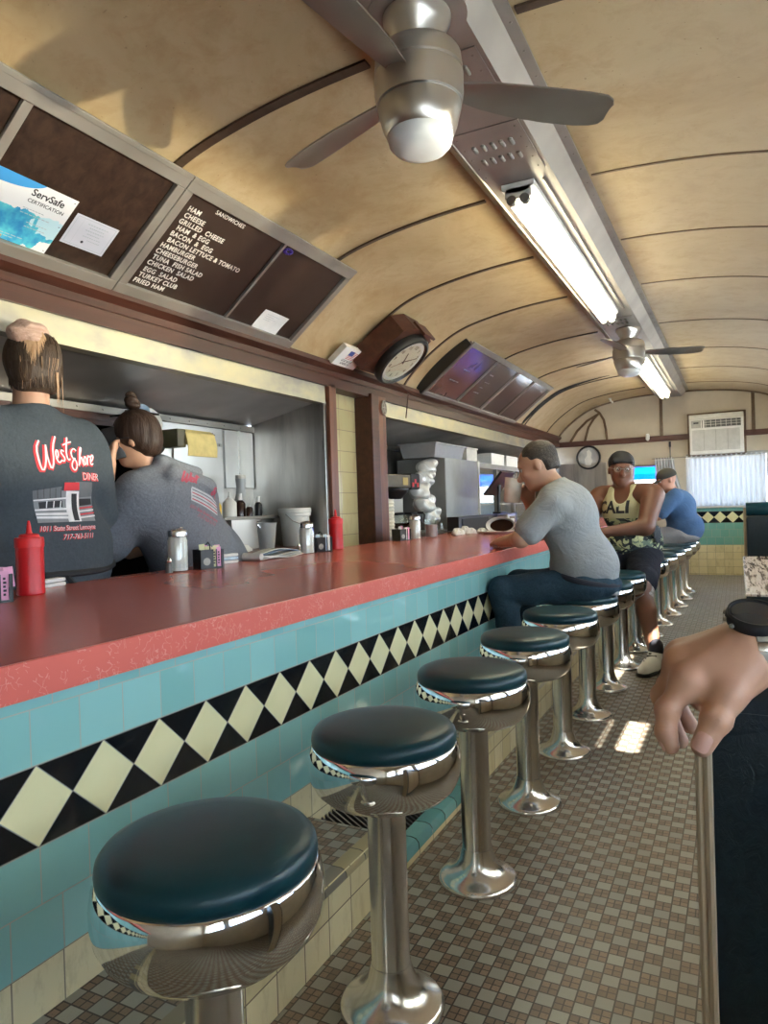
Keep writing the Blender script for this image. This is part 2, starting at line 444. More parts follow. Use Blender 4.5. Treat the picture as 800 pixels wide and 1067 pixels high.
def sdf_mesh(name, prims, k, vox, mat, parent=None, cuts=(), disp=None, subs=(), adapt=0., warp=None):
    """prims: list of ('c',a,b,ra,rb[,sq]) or ('e',c,r[,R]); optional trailing dict {'k':..}. cuts: (point, normal) keep the side the normal points away from"""
    import openvdb
    lo = np.full(3, 1e9); hi = np.full(3, -1e9)
    for p in prims:
        if p[0] == 'c':
            rr = max(p[3], p[4]); pts = [np.array(p[1], float), np.array(p[2], float)]
        else: rr = max(p[2]); pts = [np.array(p[1], float)]
        for q in pts: lo = np.minimum(lo, q-rr); hi = np.maximum(hi, q+rr)
    lo -= 4*vox+k; hi += 4*vox+k
    n = np.ceil((hi-lo)/vox).astype(int)
    ax = [lo[i]+vox*np.arange(n[i]) for i in range(3)]
    G = np.stack(np.meshgrid(*ax, indexing='ij'), -1).reshape(-1, 3)
    if warp is not None: G = warp(G)
    D = None
    def ev(p):
        p = [q for q in p if not isinstance(q, dict)]
        return g_cap(G, *p[1:]) if p[0] == 'c' else g_ell(G, *p[1:])
    for p in prims:
        kk = k
        if isinstance(p[-1], dict): kk = p[-1].get('k', k)
        d = ev(p); D = d if D is None else smin(D, d, kk)
    for p in subs:
        kk = p[-1].get('k', k) if isinstance(p[-1], dict) else k
        D = -smin(-D, ev(p), kk)
    if disp is not None: D = D+disp(G)
    for pt, nn in cuts:
        nn = np.array(nn, float); nn /= np.linalg.norm(nn)
        D = np.maximum(D, (G-np.array(pt, float)) @ nn)
    D = np.clip(D.reshape(n), -4*vox, 4*vox)
    g = openvdb.FloatGrid(4*vox); g.copyFromArray(D.astype(np.float32))
    g.transform = openvdb.createLinearTransform(voxelSize=vox)
    pts, tris, quads = g.convertToPolygons(isovalue=0.0, adaptivity=adapt)
    V = np.array(pts)+lo
    F = [tuple(reversed(f)) for f in list(map(tuple, quads))+list(map(tuple, tris))]
    o = mkmesh(name, V, F, mat, parent)
    return o
def wrinkle(amp, freq, seed=0, stretch=(1, 1, 1)):
    rs = np.random.RandomState(seed); K = rs.randn(7, 3)*freq*np.array(stretch); ph = rs.rand(7)*6.28
    def f(G):
        d = np.zeros(len(G))
        for i in range(7): d += np.sin(G @ K[i]+ph[i]+.8*np.sin(G @ K[(i+1) % 7]*.7))
        return d*amp/7*1.6
    return f
_BV = {}
def project_mesh(bm, target, origin, u, v, off=.0015, mat='letters', parent=None, name='print', extra_sub=0):
    """lay a flat mesh (in local xy) on a body surface by dropping it along the plane normal"""
    if extra_sub:
        bmesh.ops.triangulate(bm, faces=bm.faces)
        for _ in range(extra_sub):
            es = [e for e in bm.edges if e.calc_length() > .012]
            if es: bmesh.ops.subdivide_edges(bm, edges=es, cuts=1); bmesh.ops.triangulate(bm, faces=bm.faces)
    u = Vector(u).normalized(); v = (Vector(v)-u*Vector(v).dot(u)).normalized(); n = u.cross(v)
    me = target.data
    if me.name not in _BV: _BV[me.name] = BVHTree.FromPolygons([q.co[:] for q in me.vertices], [p.vertices[:] for p in me.polygons])
    bv = _BV[me.name]
    o = Vector(origin)
    bad = []
    for q in bm.verts:
        p = o+u*q.co.x+v*q.co.y+n*.6
        hit = bv.ray_cast(p, -n)
        if hit[0] is None: bad.append(q); q.co = p-n*.6
        else: q.co = hit[0]+n*(off+q.co.z)
    if bad: bmesh.ops.delete(bm, geom=bad, context='VERTS')
    return obj(name, bm, mat, parent, smooth=False, recalc=False)
WORLD = []
def wthing(name, label, cat, loc=(0, 0, 0), group=None):
    t = thing(name, label, cat, loc, 0, group); WORLD.append(t); return t
XW = -2.5; XR = .9; YN = -1.6; YE = 11.1; XB = -3.13; XC = -1.205
# ------------------------------------------------------------------ the shell
bm = bm_(); box(bm, -3.2, 1.2, YN-.1, YE+.15, ZF-.06, ZF); struct('floor', bm, 'floor')
PROF = [(-2.5, 1.0), (-2.42, 1.10), (-2.28, 1.225), (-2.12, 1.335), (-1.98, 1.408), (-1.80, 1.460), (-1.5, 1.512), (-1.15, 1.540), (-.80, 1.545)]
PROF = PROF+[(-1.6-x, z) for x, z in reversed(PROF[:-1])]
def prof_smooth(P, it=2):
    for _ in range(it):
        Q = [P[0]]
        for a, b in zip(P, P[1:]): Q += [(a[0]*.75+b[0]*.25, a[1]*.75+b[1]*.25), (a[0]*.25+b[0]*.75, a[1]*.25+b[1]*.75)]
        Q.append(P[-1]); P = Q
    return P
PS = prof_smooth(PROF)
def prof_off(P, d):
    out = []
    for i, p in enumerate(P):
        a = P[max(i-1, 0)]; b = P[min(i+1, len(P)-1)]
        t = Vector((b[0]-a[0], b[1]-a[1])).normalized(); out.append((p[0]-t.y*d, p[1]+t.x*d))
    return out
def barrel(bm, P, t0, t1, y0, y1):
    a = prof_off(P, t0); b = prof_off(P, t1); poly = a+list(reversed(b))
    n = len(a)
    A0 = [bm.verts.new((x, y0, z)) for x, z in a]; A1 = [bm.verts.new((x, y1, z)) for x, z in a]
    B0 = [bm.verts.new((x, y0, z)) for x, z in b]; B1 = [bm.verts.new((x, y1, z)) for x, z in b]
    for i in range(n-1):
        bm.faces.new((A0[i], A0[i+1], A1[i+1], A1[i])); bm.faces.new((B0[i], B1[i], B1[i+1], B0[i+1]))
        bm.faces.new((A0[i], B0[i], B0[i+1], A0[i+1])); bm.faces.new((A1[i], A1[i+1], B1[i+1], B1[i]))
    bm.faces.new((A0[0], A1[0], B1[0], B0[0])); bm.faces.new((A0[-1], B0[-1], B1[-1], A1[-1]))
bm = bm_(); barrel(bm, PS, 0, .04, YN, YE+.1); struct('ceiling', bm, 'ceiling', True)
RIBS = [-.3, 1.0, 2.17, 3.44, 4.38, 5.36, 6.64, 7.91, 9.1, 10.3]
for i, y in enumerate(RIBS):
    w = .021 if y < 3 else .012
    bm = bm_(); L = [p for p in PS if p[0] < -1.02]; barrel(bm, L, -.009, 0.002, y-w, y+w)
    if y < 3: R = [p for p in PS if p[0] > -.62]; barrel(bm, R, -.009, 0.002, y-w*.8, y+w*.8)
    struct('trim_%d' % (i+1), bm, 'rib')
    if y > 3:
        bm = bm_(); R = [p for p in PS if p[0] > -.62]; barrel(bm, R, -.005, 0.002, y-.007, y+.007); struct('trim_%d' % (i+21), bm, 'ribthin')
# black sheet laid at the ninth ceiling seam, standing in for a gap's shade
bm = bm_()
L = [p for p in PS if p[0] < -1.35]; n = len(L)
for i in range(n):
    pass
A = prof_off(L, -.004); Bq = prof_off(L, -.012)
va = []; vb = []
for i, (x, z) in enumerate(A):
    s = math.sin(PI*i/(n-1))
    va.append(bm.verts.new((x, 8.93, z))); vb.append(bm.verts.new((x+.0*s, 8.93+.17*s+.004, z-.0*s)))
for i in range(n-1): bm.faces.new((va[i], va[i+1], vb[i+1], vb[i]))
r = bmesh.ops.extrude_face_region(bm, geom=bm.faces[:]); bmesh.ops.translate(bm, vec=(0.003, 0, -.003), verts=[v for v in r['geom'] if isinstance(v, bmesh.types.BMVert)])
struct('trim_40', bm, 'dark')
# far wall (arched top, a window opening on the left of the curtains and a wide one behind them)
def strip(bm, x0, x1, z0, z1, y0=YE, y1=YE+.1): box(bm, x0, x1, y0, y1, z0, z1)
WA = (-1.70, -1.05, -.02, .50); WB = (-.66, .40, -.15, .62)
bm = bm_()
strip(bm, -3.2, WA[0], ZF, .92); strip(bm, WA[0], WA[1], ZF, WA[2]); strip(bm, WA[0], WA[1], WA[3], .92)
strip(bm, WA[1], WB[0], ZF, .92); strip(bm, WB[0], WB[1], ZF, WB[2]); strip(bm, WB[0], WB[1], WB[3], .92); strip(bm, WB[1], 1.2, ZF, .92)
up = [p for p in PS]
prism(bm, [(-2.52, .9)]+[(x, z+.02) for x, z in up]+[(.92, .9)], YE, YE+.1, lambda u, v, d: (u, d, v))
struct('wall_far', bm, 'wallcream')
bm = bm_(); box(bm, -2.5, .9, YE-.022, YE+.002, .835, .915); struct('trim_50', bm, 'endband')
bm = bm_(); box(bm, -.70, .10, YE-.02, YE+.001, ZF, -.165); struct('wall_far_tile', bm, 'end_tile')
bpy.data.objects['wall_far_tile'].name = 'baseboard_far'
bm = bm_(); box(bm, -2.5, -1.78, YE-.02, YE+.001, -.3, .57); struct('trim_51', bm, 'steelv')      # stainless splash panel
bm = bm_(); box(bm, -1.15, .9, YE-.05, YE+.001, -.17, -.145, .004); struct('trim_52', bm, 'wallcream')
# arch battens on the end wall
bm = bm_(); barrel(bm, [p for p in PS], -.02, .0, YE-.04, YE); struct('trim_53', bm, 'ribthin')
def zarch(x):
    for a, b in zip(PS, PS[1:]):
        if a[0] <= x <= b[0]: return a[1]+(b[1]-a[1])*(x-a[0])/(b[0]-a[0])
    return 1.0
k = 54
for x in (-.98, .22):
    bm = bm_(); box(bm, x-.022, x+.022, YE-.014, YE+.001, .91, zarch(x)-.01); struct('trim_%d' % k, bm, 'ribthin'); k += 1
def curved_strip(pts, w=.02):
    bm = bm_(); n = len(pts); vs = []
    for i, (x, z) in enumerate(pts):
        a = pts[max(i-1, 0)]; b = pts[min(i+1, n-1)]; t = Vector((b[0]-a[0], b[1]-a[1])).normalized(); nx, nz = -t.y*w, t.x*w
        vs.append([bm.verts.new(q) for q in ((x+nx, YE-.016, z+nz), (x-nx, YE-.016, z-nz), (x-nx, YE, z-nz), (x+nx, YE, z+nz))])
    for a, b in zip(vs, vs[1:]):
        for i in range(4): bm.faces.new((a[i], a[(i+1) % 4], b[(i+1) % 4], b[i]))
    bm.faces.new(vs[0]); bm.faces.new(list(reversed(vs[-1]))); return bm
for pts in ([(-1.93, 1.385), (-1.86, 1.33), (-1.80, 1.22), (-1.77, 1.07), (-1.76, .91)],
            [(-1.87, 1.32), (-1.95, 1.24), (-2.03, 1.12), (-2.09, .91)],
            [(-1.88, 1.31), (-2.05, 1.22), (-2.2, 1.08), (-2.31, .91)]):
    struct('trim_%d' % k, curved_strip(pts, .017), 'ribthin'); k += 1
# near wall behind the camera
bm = bm_(); box(bm, -3.2, 1.2, YN-.1, YN, ZF, 1.6); struct('wall_near', bm, 'wallcream')
# right wall: sill wall, piers and head, with wide windows
bm = bm_(); box(bm, XR, XR+.12, YN, YE, ZF, -.15)
box(bm, XR, XR+.12, YN, YE, .66, 1.06)
WINY = []
y = YN+.1
while y+1.12 < YE: WINY.append((y, y+1.06)); y += 1.2
prev = YN
for a, b in WINY: box(bm, XR, XR+.12, prev, a, -.15, .66); prev = b
box(bm, XR, XR+.12, prev, YE, -.15, .66)
struct('wall_right', bm, 'wallcream')
for i, (a, b) in enumerate(WINY):
    bm = bm_()
    for q in ((a, a+.035, -.15, .66), (b-.035, b, -.15, .66), (a+.035, b-.035, -.15, -.115), (a+.035, b-.035, .625, .66), (a+.035, b-.035, .36, .385)): box(bm, XR+.02, XR+.07, *q)
    w = struct('window_%d' % (i+1), bm, 'alu')
    bm = bm_(); box(bm, XR+.042, XR+.046, a+.03, b-.03, -.12, .63); obj('pane', bm, 'glass', w, False)
for i, q in enumerate((WA, WB)):
    bm = bm_()
    for r in ((q[0], q[0]+.03, q[2], q[3]), (q[1]-.03, q[1], q[2], q[3]), (q[0]+.03, q[1]-.03, q[2], q[2]+.03), (q[0]+.03, q[1]-.03, q[3]-.03, q[3])): box(bm, r[0], r[1], YE+.03, YE+.08, r[2], r[3])
    w = struct('window_%d' % (20+i), bm, 'alu')
    bm = bm_(); box(bm, q[0]+.02, q[1]-.02, YE+.052, YE+.056, q[2]+.02, q[3]-.02); obj('pane', bm, 'glass', w, False)
# ground outside
bm = bm_(); box(bm, 1.3, 30, -20, 40, ZF-.7, ZF-.6); struct('ground_right', bm, simple('pale car park concrete', (.5, .5, .48), .9)); bpy.data.objects['ground_right'].name = 'ground'
bm = bm_(); box(bm, -10, 1.25, YE+.3, 40, ZF-.7, ZF-.6); struct('ground', bm, simple('asphalt', (.25, .25, .25), .9))
# unseen sheet added over the right windows; its holes shape the sun patches
bm = bm_()
AX0, AX1, AZ = XR+.12, 2.35, .72
HX0, HX1, HY0, HY1 = 1.25, 1.44, 2.14, 2.60
G2 = (1.05, 1.17, 3.19, 4.19)
box(bm, AX0, AX1, YN-1, HY0, AZ, AZ+.02); box(bm, AX0, HX0, HY0, HY1, AZ, AZ+.02); box(bm, HX1, AX1, HY0, HY1, AZ, AZ+.02)
box(bm, AX0, AX1, HY1, G2[2], AZ, AZ+.02); box(bm, G2[1], AX1, G2[2], G2[3], AZ, AZ+.02); box(bm, AX0, AX1, G2[3], YE+2, AZ, AZ+.02)
struct('trim_70', bm, 'offwhite')

# ---- header, recesses and posts of the kitchen side
bm = bm_()
prism(bm, [(-2.62, .836), (-2.475, .836), (-2.475, .905), (-2.487, .915), (-2.487, .950), (-2.45, .975), (-2.45, 1.004), (-2.62, 1.012)], YN, YE-.001, lambda u, v, d: (u, d, v))
struct('trim_80', bm, 'redwood')
for j, (a, b) in enumerate(((YN, 4.10), (4.98, 10.6))):
    bm = bm_(); box(bm, -2.53, -2.495, a, b, .722, .838); box(bm, -2.56, -2.49, a, b, .716, .724); struct('trim_%d' % (81+j), bm, 'band')
for j, (a, b) in enumerate(((YN, 4.10), (4.98, 10.6))):
    bm = bm_()   # sloping hood soffit
    prism(bm, [(-2.53, .74), (-2.53, .80), (XB-.05, .72), (XB-.05, .60)], a, b, lambda u, v, d: (u, d, v)); struct('ceiling_recess_%d' % (j+1), bm, 'soffit')
    bpy.data.objects['ceiling_recess_%d' % (j+1)].name = 'trim_%d' % (84+j)
    bm = bm_(); box(bm, XB, XB+.03, a, b, .562, .603, .003)
    for yy in np.arange(a+.1, b-.05, .17): lathe(bm, [(.006, 0), (.005, .004), (0, .005)], 8, mt=Matrix.Translation((XB+.03, yy, .583)) @ Matrix.Rotation(PI/2, 4, 'Y'))
    struct('trim_%d' % (86+j), bm, 'alu')
DY0, DY1 = 1.2, 3.12     # pass-through opening in the back wall
bm = bm_(); box(bm, XB-.05, XB, YN, DY0, ZF, .6); box(bm, XB-.05, XB, DY1, 4.10, ZF, .6); box(bm, XB-.05, XB, DY0, DY1, ZF, -.35)
struct('wall_kitchen', bm, 'steelv'); bpy.data.objects['wall_kitchen'].name = 'wall_back'
bm = bm_(); box(bm, XB-.05, XB, 4.98, YE, ZF, .66); struct('wall_back_far', bm, 'steelv')
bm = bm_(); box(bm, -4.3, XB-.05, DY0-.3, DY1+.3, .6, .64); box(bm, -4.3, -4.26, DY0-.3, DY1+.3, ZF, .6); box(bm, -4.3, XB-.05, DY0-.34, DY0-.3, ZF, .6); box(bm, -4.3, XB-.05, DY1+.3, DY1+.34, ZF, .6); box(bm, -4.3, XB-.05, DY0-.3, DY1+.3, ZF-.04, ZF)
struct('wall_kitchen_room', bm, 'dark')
bm = bm_(); box(bm, XB-.01, XB+.02, DY0, DY1, .525, .565); box(bm, XB-.01, XB+.015, DY0, DY1, .497, .528); struct('trim_88', bm, 'redwood')
# side walls of the recesses
bm = bm_(); box(bm, XB, -2.53, 4.10, 4.13, ZF, .80); struct('wall_recess_right', bm, 'steelv')
bm = bm_(); box(bm, -2.535, -2.50, 4.085, 4.118, ZF, .73, .004); struct('trim_89', bm, 'steelv')
bm = bm_(); box(bm, -2.58, -2.475, 4.12, 4.215, ZF, .862, .006); struct('trim_90', bm, 'postwood')
bm = bm_(); box(bm, XB, -2.60, 4.13, 4.98, ZF, .90); struct('wall_pillar', bm, 'pillar_tile')
bm = bm_(); box(bm, -2.62, -2.452, 4.70, 4.82, ZF, .862, .008); struct('trim_91', bm, 'redwood')
bm = bm_(); box(bm, -2.60, -2.47, 4.82, 4.975, ZF, .862, .008); struct('trim_92', bm, 'postwood')
bm = bm_(); box(bm, -2.505, -2.49, 4.975, 4.995, ZF, .862, .004); struct('trim_93', bm, 'steelv')
bm = bm_(); box(bm, XB, -2.53, 4.955, 4.985, ZF, .8); struct('wall_recess_left', bm, 'steelv')
bm = bm_(); box(bm, -2.56, -2.47, 10.45, 10.62, ZF, .862, .006); box(bm, XB, -2.5, 10.6, 10.65, ZF, .9); struct('trim_94', bm, 'ribthin')

# ---- ceiling channel
t = wthing('ceiling_channel', 'long satin steel channel running down the middle of the arched ceiling', 'ceiling channel', (-.83, 5, 1.5))
bm = bm_(); prism(bm, [(-1.00, 1.452), (-.695, 1.452), (-.695, 1.46), (-.64, 1.528), (-1.06, 1.528)], YN, 10.95, lambda u, v, d: (u, d, v)); obj('bottom_panel', bm, 'beamsteel', t, False)
bm = bm_(); prism(bm, [(-.700, 1.449), (-.690, 1.449), (-.628, 1.522), (-.590, 1.528), (-.590, 1.536), (-.64, 1.536)], YN, 10.95, lambda u, v, d: (u, d, v))
for yy in np.arange(.6, 10.9, .16): lathe(bm, [(.006, 0), (.0045, -.003), (0, -.004)], 8, c=(-.607, yy, 1.526))
obj('side_strip', bm, 'beamsteel', t, False)
bm = bm_(); prism(bm, [(-1.075, 1.53), (-1.0, 1.451), (-.99, 1.447), (-.985, 1.452), (-1.05, 1.538)], YN, 10.95, lambda u, v, d: (u, d, v)); obj('side_strip', bm, 'beamsteel', t, False)
def louvre_panel(y0, y1, rows):
    bm = bm_(); box(bm, -.985, -.708, y0, y1, 1.448, 1.452)
    for x in (-.965, -.73):
        for yy in np.arange(y0+.04, y1, .09): lathe(bm, [(.004, 0), (.003, -.003), (0, -.0035)], 8, c=(x, yy, 1.448))
    p = obj('vent_panel', bm, 'beamsteel', t, False)
    for yr in rows:
        for j in range(5):
            bm = bm_(); x = -.925+j*.038
            lathe(bm, [(.001, -.03), (.009, -.024), (.010, -.018), (.010, .018), (.009, .024), (.001, .03)], 12, mt=Matrix.Translation((x, yr, 1.446)) @ Matrix.Scale(.7, 4, (0, 0, 1)) @ Matrix.Rotation(PI/2, 4, 'X'))
            obj('louvre', bm, 'alu', p)
louvre_panel(2.62, 3.05, (2.76, 2.88)); louvre_panel(1.42, 1.72, (1.50, 1.61)); louvre_panel(2.14, 2.52, (2.24, 2.36)); louvre_panel(5.86, 6.22, (5.95, 6.07))
# ---- fluorescent fixtures
def fixture(y0, y1, label):
    t = wthing('fluorescent_light', label, 'ceiling light', (-.855, (y0+y1)/2, 1.42), 'twin tube fluorescent fixtures')
    bm = bm_(); prism(bm, [(-.93, 1.449), (-.93, 1.425), (-.895, 1.405), (-.815, 1.405), (-.78, 1.425), (-.78, 1.449)], y0, y1, lambda u, v, d: (u, d, v)); obj('housing', bm, 'white', t, False)
    for x in (-.885, -.825):
        bm = bm_(); lathe(bm, [(.0, 0), (.017, .0), (.019, .02), (.019, y1-y0-.08), (.017, y1-y0-.06), (0, y1-y0-.06)], 16, mt=Matrix.Translation((x, y0+.03, 1.372)) @ Matrix.Rotation(-PI/2, 4, 'X')); obj('tube', bm, 'tube', t)
    for yy in (y0+.0, y1-.03):
        bm = bm_(); box(bm, -.915, -.795, yy, yy+.022, 1.38, 1.43, .004); p = obj('end_socket', bm, 'offwhite', t)
        for x in (-.885, -.825):
            bm = bm_(); lathe(bm, [(.022, 0), (.022, .03)], 14, mt=Matrix.Translation((x, yy-.002, 1.372)) @ Matrix.Rotation(-PI/2, 4, 'X')); obj('lamp_holder', bm, 'alu', p)
    bm = bm_(); box(bm, -.745, -.738, y0+.02, y1-.05, 1.44, 1.452); obj('reflector_flange', bm, 'steel', t)
fixture(3.13, 5.62, 'near twin tube fluorescent light glowing on the ceiling channel between the two fans')
fixture(7.5, 10.3, 'far twin tube fluorescent light glowing beyond the second fan, towards the end wall')

# ---- ceiling fans
def make_fan(label):
    t = thing('ceiling_fan', label, 'ceiling fan', (0, 0, 0), 0, 'brushed nickel ceiling fans')
    bm = bm_(); lathe(bm, [(.0, -.0), (.098, 0), (.102, -.006), (.10, -.022), (.088, -.04), (.07, -.075), (.062, -.10), (.0, -.10)], 48); obj('canopy', bm, 'nickel', t)
    bm = bm_(); lathe(bm, [(.0, -.09), (.06, -.09), (.085, -.096), (.118, -.112), (.127, -.125), (.131, -.160), (.1315, -.17), (.124, -.173), (.124, -.178), (.1325, -.181), (.132, -.235), (.127, -.262), (.119, -.264), (.119, -.27), (.0, -.27)], 56); obj('motor_housing', bm, 'nickel', t)
    bm = bm_(); lathe(bm, [(0, -.268), (.1235, -.268), (.125, -.273), (.112, -.325), (.104, -.345), (.099, -.352), (.098, -.352), (0, -.35)], 56); obj('light_ring', bm, 'nickel', t)
    bm = bm_(); lathe(bm, [(0, -.345), (.0975, -.35), (.098, -.358), (.093, -.378), (.078, -.395), (.055, -.404), (.025, -.408), (0, -.409)], 48); obj('light_dome', bm, 'dome', t)
    return t
def blade(t, ang, L=.60):
    bm = bm_(); out = []
    st = [(.085, .030, .030), (.13, .036, .036), (.20, .052, .046), (.30, .066, .052), (.42, .072, .058), (.52, .068, .060), (.57, .060, .058), (.595, .050, .045), (.605, .030, .030)]
    sc = L/.605; pitch = math.radians(13)
    rows = []
    for x, a, b in st:
        rows.append((x*sc, a, -b))
    top = []; bot = []
    for x, a, b in rows:
        rt = []; rb = []
        for k in range(7):
            w = b+(a-b)*k/6
            z = -w*math.tan(pitch)*min(1, x/.2)+.006*(1-(2*k/6-1)**2)
            rt.append(bm.verts.new((x, w, z+.003))); rb.append(bm.verts.new((x, w, z-.003)))
        top.append(rt); bot.append(rb)
    for R, fl in ((top, 0), (bot, 1)):
        for r0, r1 in zip(R, R[1:]):
            for k in range(6):
                f = (r0[k], r1[k], r1[k+1], r0[k+1]); bm.faces.new(f if not fl else tuple(reversed(f)))
    for i in range(len(rows)-1):
        bm.faces.new((top[i][0], bot[i][0], bot[i+1][0], top[i+1][0])); bm.faces.new((top[i][6], top[i+1][6], bot[i+1][6], bot[i][6]))
    bm.faces.new([q for q in top[0]]+[q for q in reversed(bot[0])]); bm.faces.new([q for q in reversed(top[-1])]+[q for q in bot[-1]])
    bm.transform(Matrix.Translation((0, 0, -.205)) @ Matrix.Rotation(ang, 4, 'Z'))
    return obj('blade', bm, 'blade', t)
f1 = make_fan('large brushed nickel ceiling fan nearest the camera with white light dome')
for a in (42, 159, 263): blade(f1, math.radians(a), .64)
f1.location = (-.815, 1.93, 1.45)
f2 = make_fan('smaller looking brushed nickel ceiling fan hanging between the two fluorescent lights')
for a in (22, 142, 262): blade(f2, math.radians(a), .62)
f2.location = (-.80, 6.30, 1.45)
bm = bm_(); lathe(bm, [(.15, 0), (.15, .004)], 40, c=(-.815, 1.93, 1.446)); obj('mounting_plate', bm, 'beamsteel', f1, loc=None).location = (.815, -1.93, -1.45)

# ------------------------------------------------------------------ counter
ct = wthing('lunch_counter', 'long coral red laminate lunch counter with turquoise tiled front and diamond band', 'counter', (-1.7, 4, ZF))
YC0, YC1 = YN+.3, 10.2
bm = bm_(); box(bm, -2.28, -1.124, YC0, YC1, -.316, -.252, 0); obj('countertop', bm, 'top', ct, False)
bm = bm_(); prism(bm, [(-1.126, -.2515), (-1.119, -.2515), (-1.117, -.2535), (-1.117, -.319), (-1.126, -.319)], YC0, YC1, lambda u, v, d: (u, d, v)); obj('edge_band', bm, 'edge', ct, False)
bm = bm_(); box(bm, -1.30, XC, YC0+.05, YC1-.05, ZF, -.316); obj('tile_front', bm, 'front_tile', ct, False)
bm = bm_(); box(bm, -2.22, -2.18, YC0+.05, YC1-.05, ZF, -.316); obj('back_panel', bm, 'steel', ct, False)
for j, (a, b) in enumerate(((YC0, 1.80), (2.66, YC1-.1))):
    bm = bm_(); box(bm, -1.21, -.945, a, b, ZF, -.951); p = obj('foot_ledge', bm, 'curb_tile', ct, False)
    bm = bm_(); box(bm, -1.205, -.985, a, b, -.951, -.9485); obj('ledge_mosaic', bm, 'floor', p, False)
    m = MT.get('stonetrim')
    if not m:
        q = M_('stone bullnose', .35); x, y, z = q.geo(); g, n = tile_nodes(q, y, x, .105, 3., .002)
        q.col(q.mix(g, q.ramp(n, (.1, (.12, .11, .10)), (.55, (.19, .17, .13)), (.9, (.34, .28, .15))), (.05, .04, .03))); q.bump(g.inv(), .4, .002); m = MT['stonetrim'] = q.m
    bm = bm_(); prism(bm, [(-.987, -.951), (-.987, -.9475), (-.958, -.9475), (-.947, -.951), (-.941, -.960), (-.940, -.972), (-.946, -.972)], a, b, lambda u, v, d: (u, d, v)); obj('bullnose', bm, m, p, True)
# low bay with a dark floor grille and turquoise bullnose
q = M_('turquoise bullnose tile', .12); x, y, z = q.geo(); g, n = tile_nodes(q, y-.015, x, .1118, 3., .0022)
q.col(q.mix(g, q.mix(n, (.10, .26, .27), (.15, .34, .34)), (.03, .03, .03))); q.bump(g.inv(), .5, .003); MT['bluenose'] = q.m
bm = bm_(); box(bm, -.985, -.945, 1.80, 2.66, ZF, -1.098); p = obj('low_curb', bm, 'curb_tile', ct, False)
bm = bm_(); prism(bm, [(-1.0, -1.098), (-1.0, -1.066), (-.965, -1.064), (-.948, -1.068), (-.939, -1.079), (-.937, -1.10), (-.945, -1.10)], 1.80, 2.66, lambda u, v, d: (u, d, v)); obj('bullnose', bm, 'bluenose', p)
gr = wthing('floor_grille', 'dark metal heater grille set behind turquoise bullnose under the counter', 'grille', (-1.1, 2.23, ZF))
bm = bm_(); prism(bm, [(-1.2, -.99), (-1.0, -1.105), (-1.0, -1.115), (-1.2, -1.0)], 1.82, 2.64, lambda u, v, d: (u, d, v)); obj('backing', bm, 'dark', gr, False)
bm = bm_()
for yy in np.arange(1.84, 2.63, .022): prism(bm, [(-1.198, -.975), (-1.003, -1.088), (-1.003, -1.103), (-1.198, -.99)], yy, yy+.007, lambda u, v, d: (u, d, v))
o = obj('grille_bars', bm, 'black', gr, False)

# ------------------------------------------------------------------ stools
def make_stool(label):
    t = thing('counter_stool', label, 'stool', (0, 0, 0), 0, 'round chrome counter stools with dark teal seats')
    bm = bm_(); lathe(bm, [(0, .648), (.06, .6475), (.11, .645), (.14, .641), (.155, .635), (.162, .626), (.1640, .614), (.163, .604), (.158, .600), (0, .599)], 64); c = obj('cushion', bm, 'vinyl', t, ang=60)
    bm = bm_(); lathe(bm, [(0, .597), (.150, .597), (.158, .603), (.162, .602), (.164, .599), (.169, .588), (.1725, .567), (.172, .547), (.168, .525), (.158, .505), (.140, .488), (.112, .478), (.075, .474), (.046, .473), (0, .473)], 72); obj('seat_bowl', bm, 'chrome', t, ang=60)
    bm = bm_(); lathe(bm, [(.045, .475), (.0435, .46), (.0435, .108), (.0455, .104), (.0455, .098)], 40); obj('post', bm, 'chrome_base', t, ang=50)
    bm = bm_(); lathe(bm, [(.0455, .100), (.0465, .096), (.049, .088), (.054, .070), (.063, .050), (.078, .034), (.096, .024), (.110, .018), (.117, .013), (.1195, .007), (.1195, 0)], 56); obj('base', bm, 'chrome_base', t, ang=60)
    return t
SY = [.8164+.5853*k for k in range(15)]
def sx(y):
    u = max(0, min(1, (y-4.4)/4.6)); return -.7275+.15*u*u*(3-2*u)
ORD = ['nearest teal-topped chrome stool, cut off at the bottom left of the photo', 'second teal-topped chrome stool from the camera, beside the mosaic foot ledge', 'third teal-topped chrome stool from the camera, beside the floor grille',
       'fourth teal-topped chrome stool from the camera, an empty one', 'fifth chrome stool from the camera, the empty one right before the person in grey', 'chrome stool under the person in the grey T-shirt',
       'empty chrome stool just past the person in the grey T-shirt', 'empty chrome stool right before the person in the tank top', 'chrome stool under the person in the tank top',
       'empty chrome stool just past the person in the tank top', 'second empty chrome stool past the person in the tank top', 'third empty chrome stool past the person in the tank top', 'empty chrome stool just before the person in the cap', 'chrome stool under the person in the cap', 'farthest chrome stool, past the person in the cap']
st0 = make_stool(ORD[0]); st0.location = (sx(SY[0]), SY[0], ZF)
for k in range(1, 15): dup(st0, (sx(SY[k]), SY[k], ZF), k*.7, ORD[k])
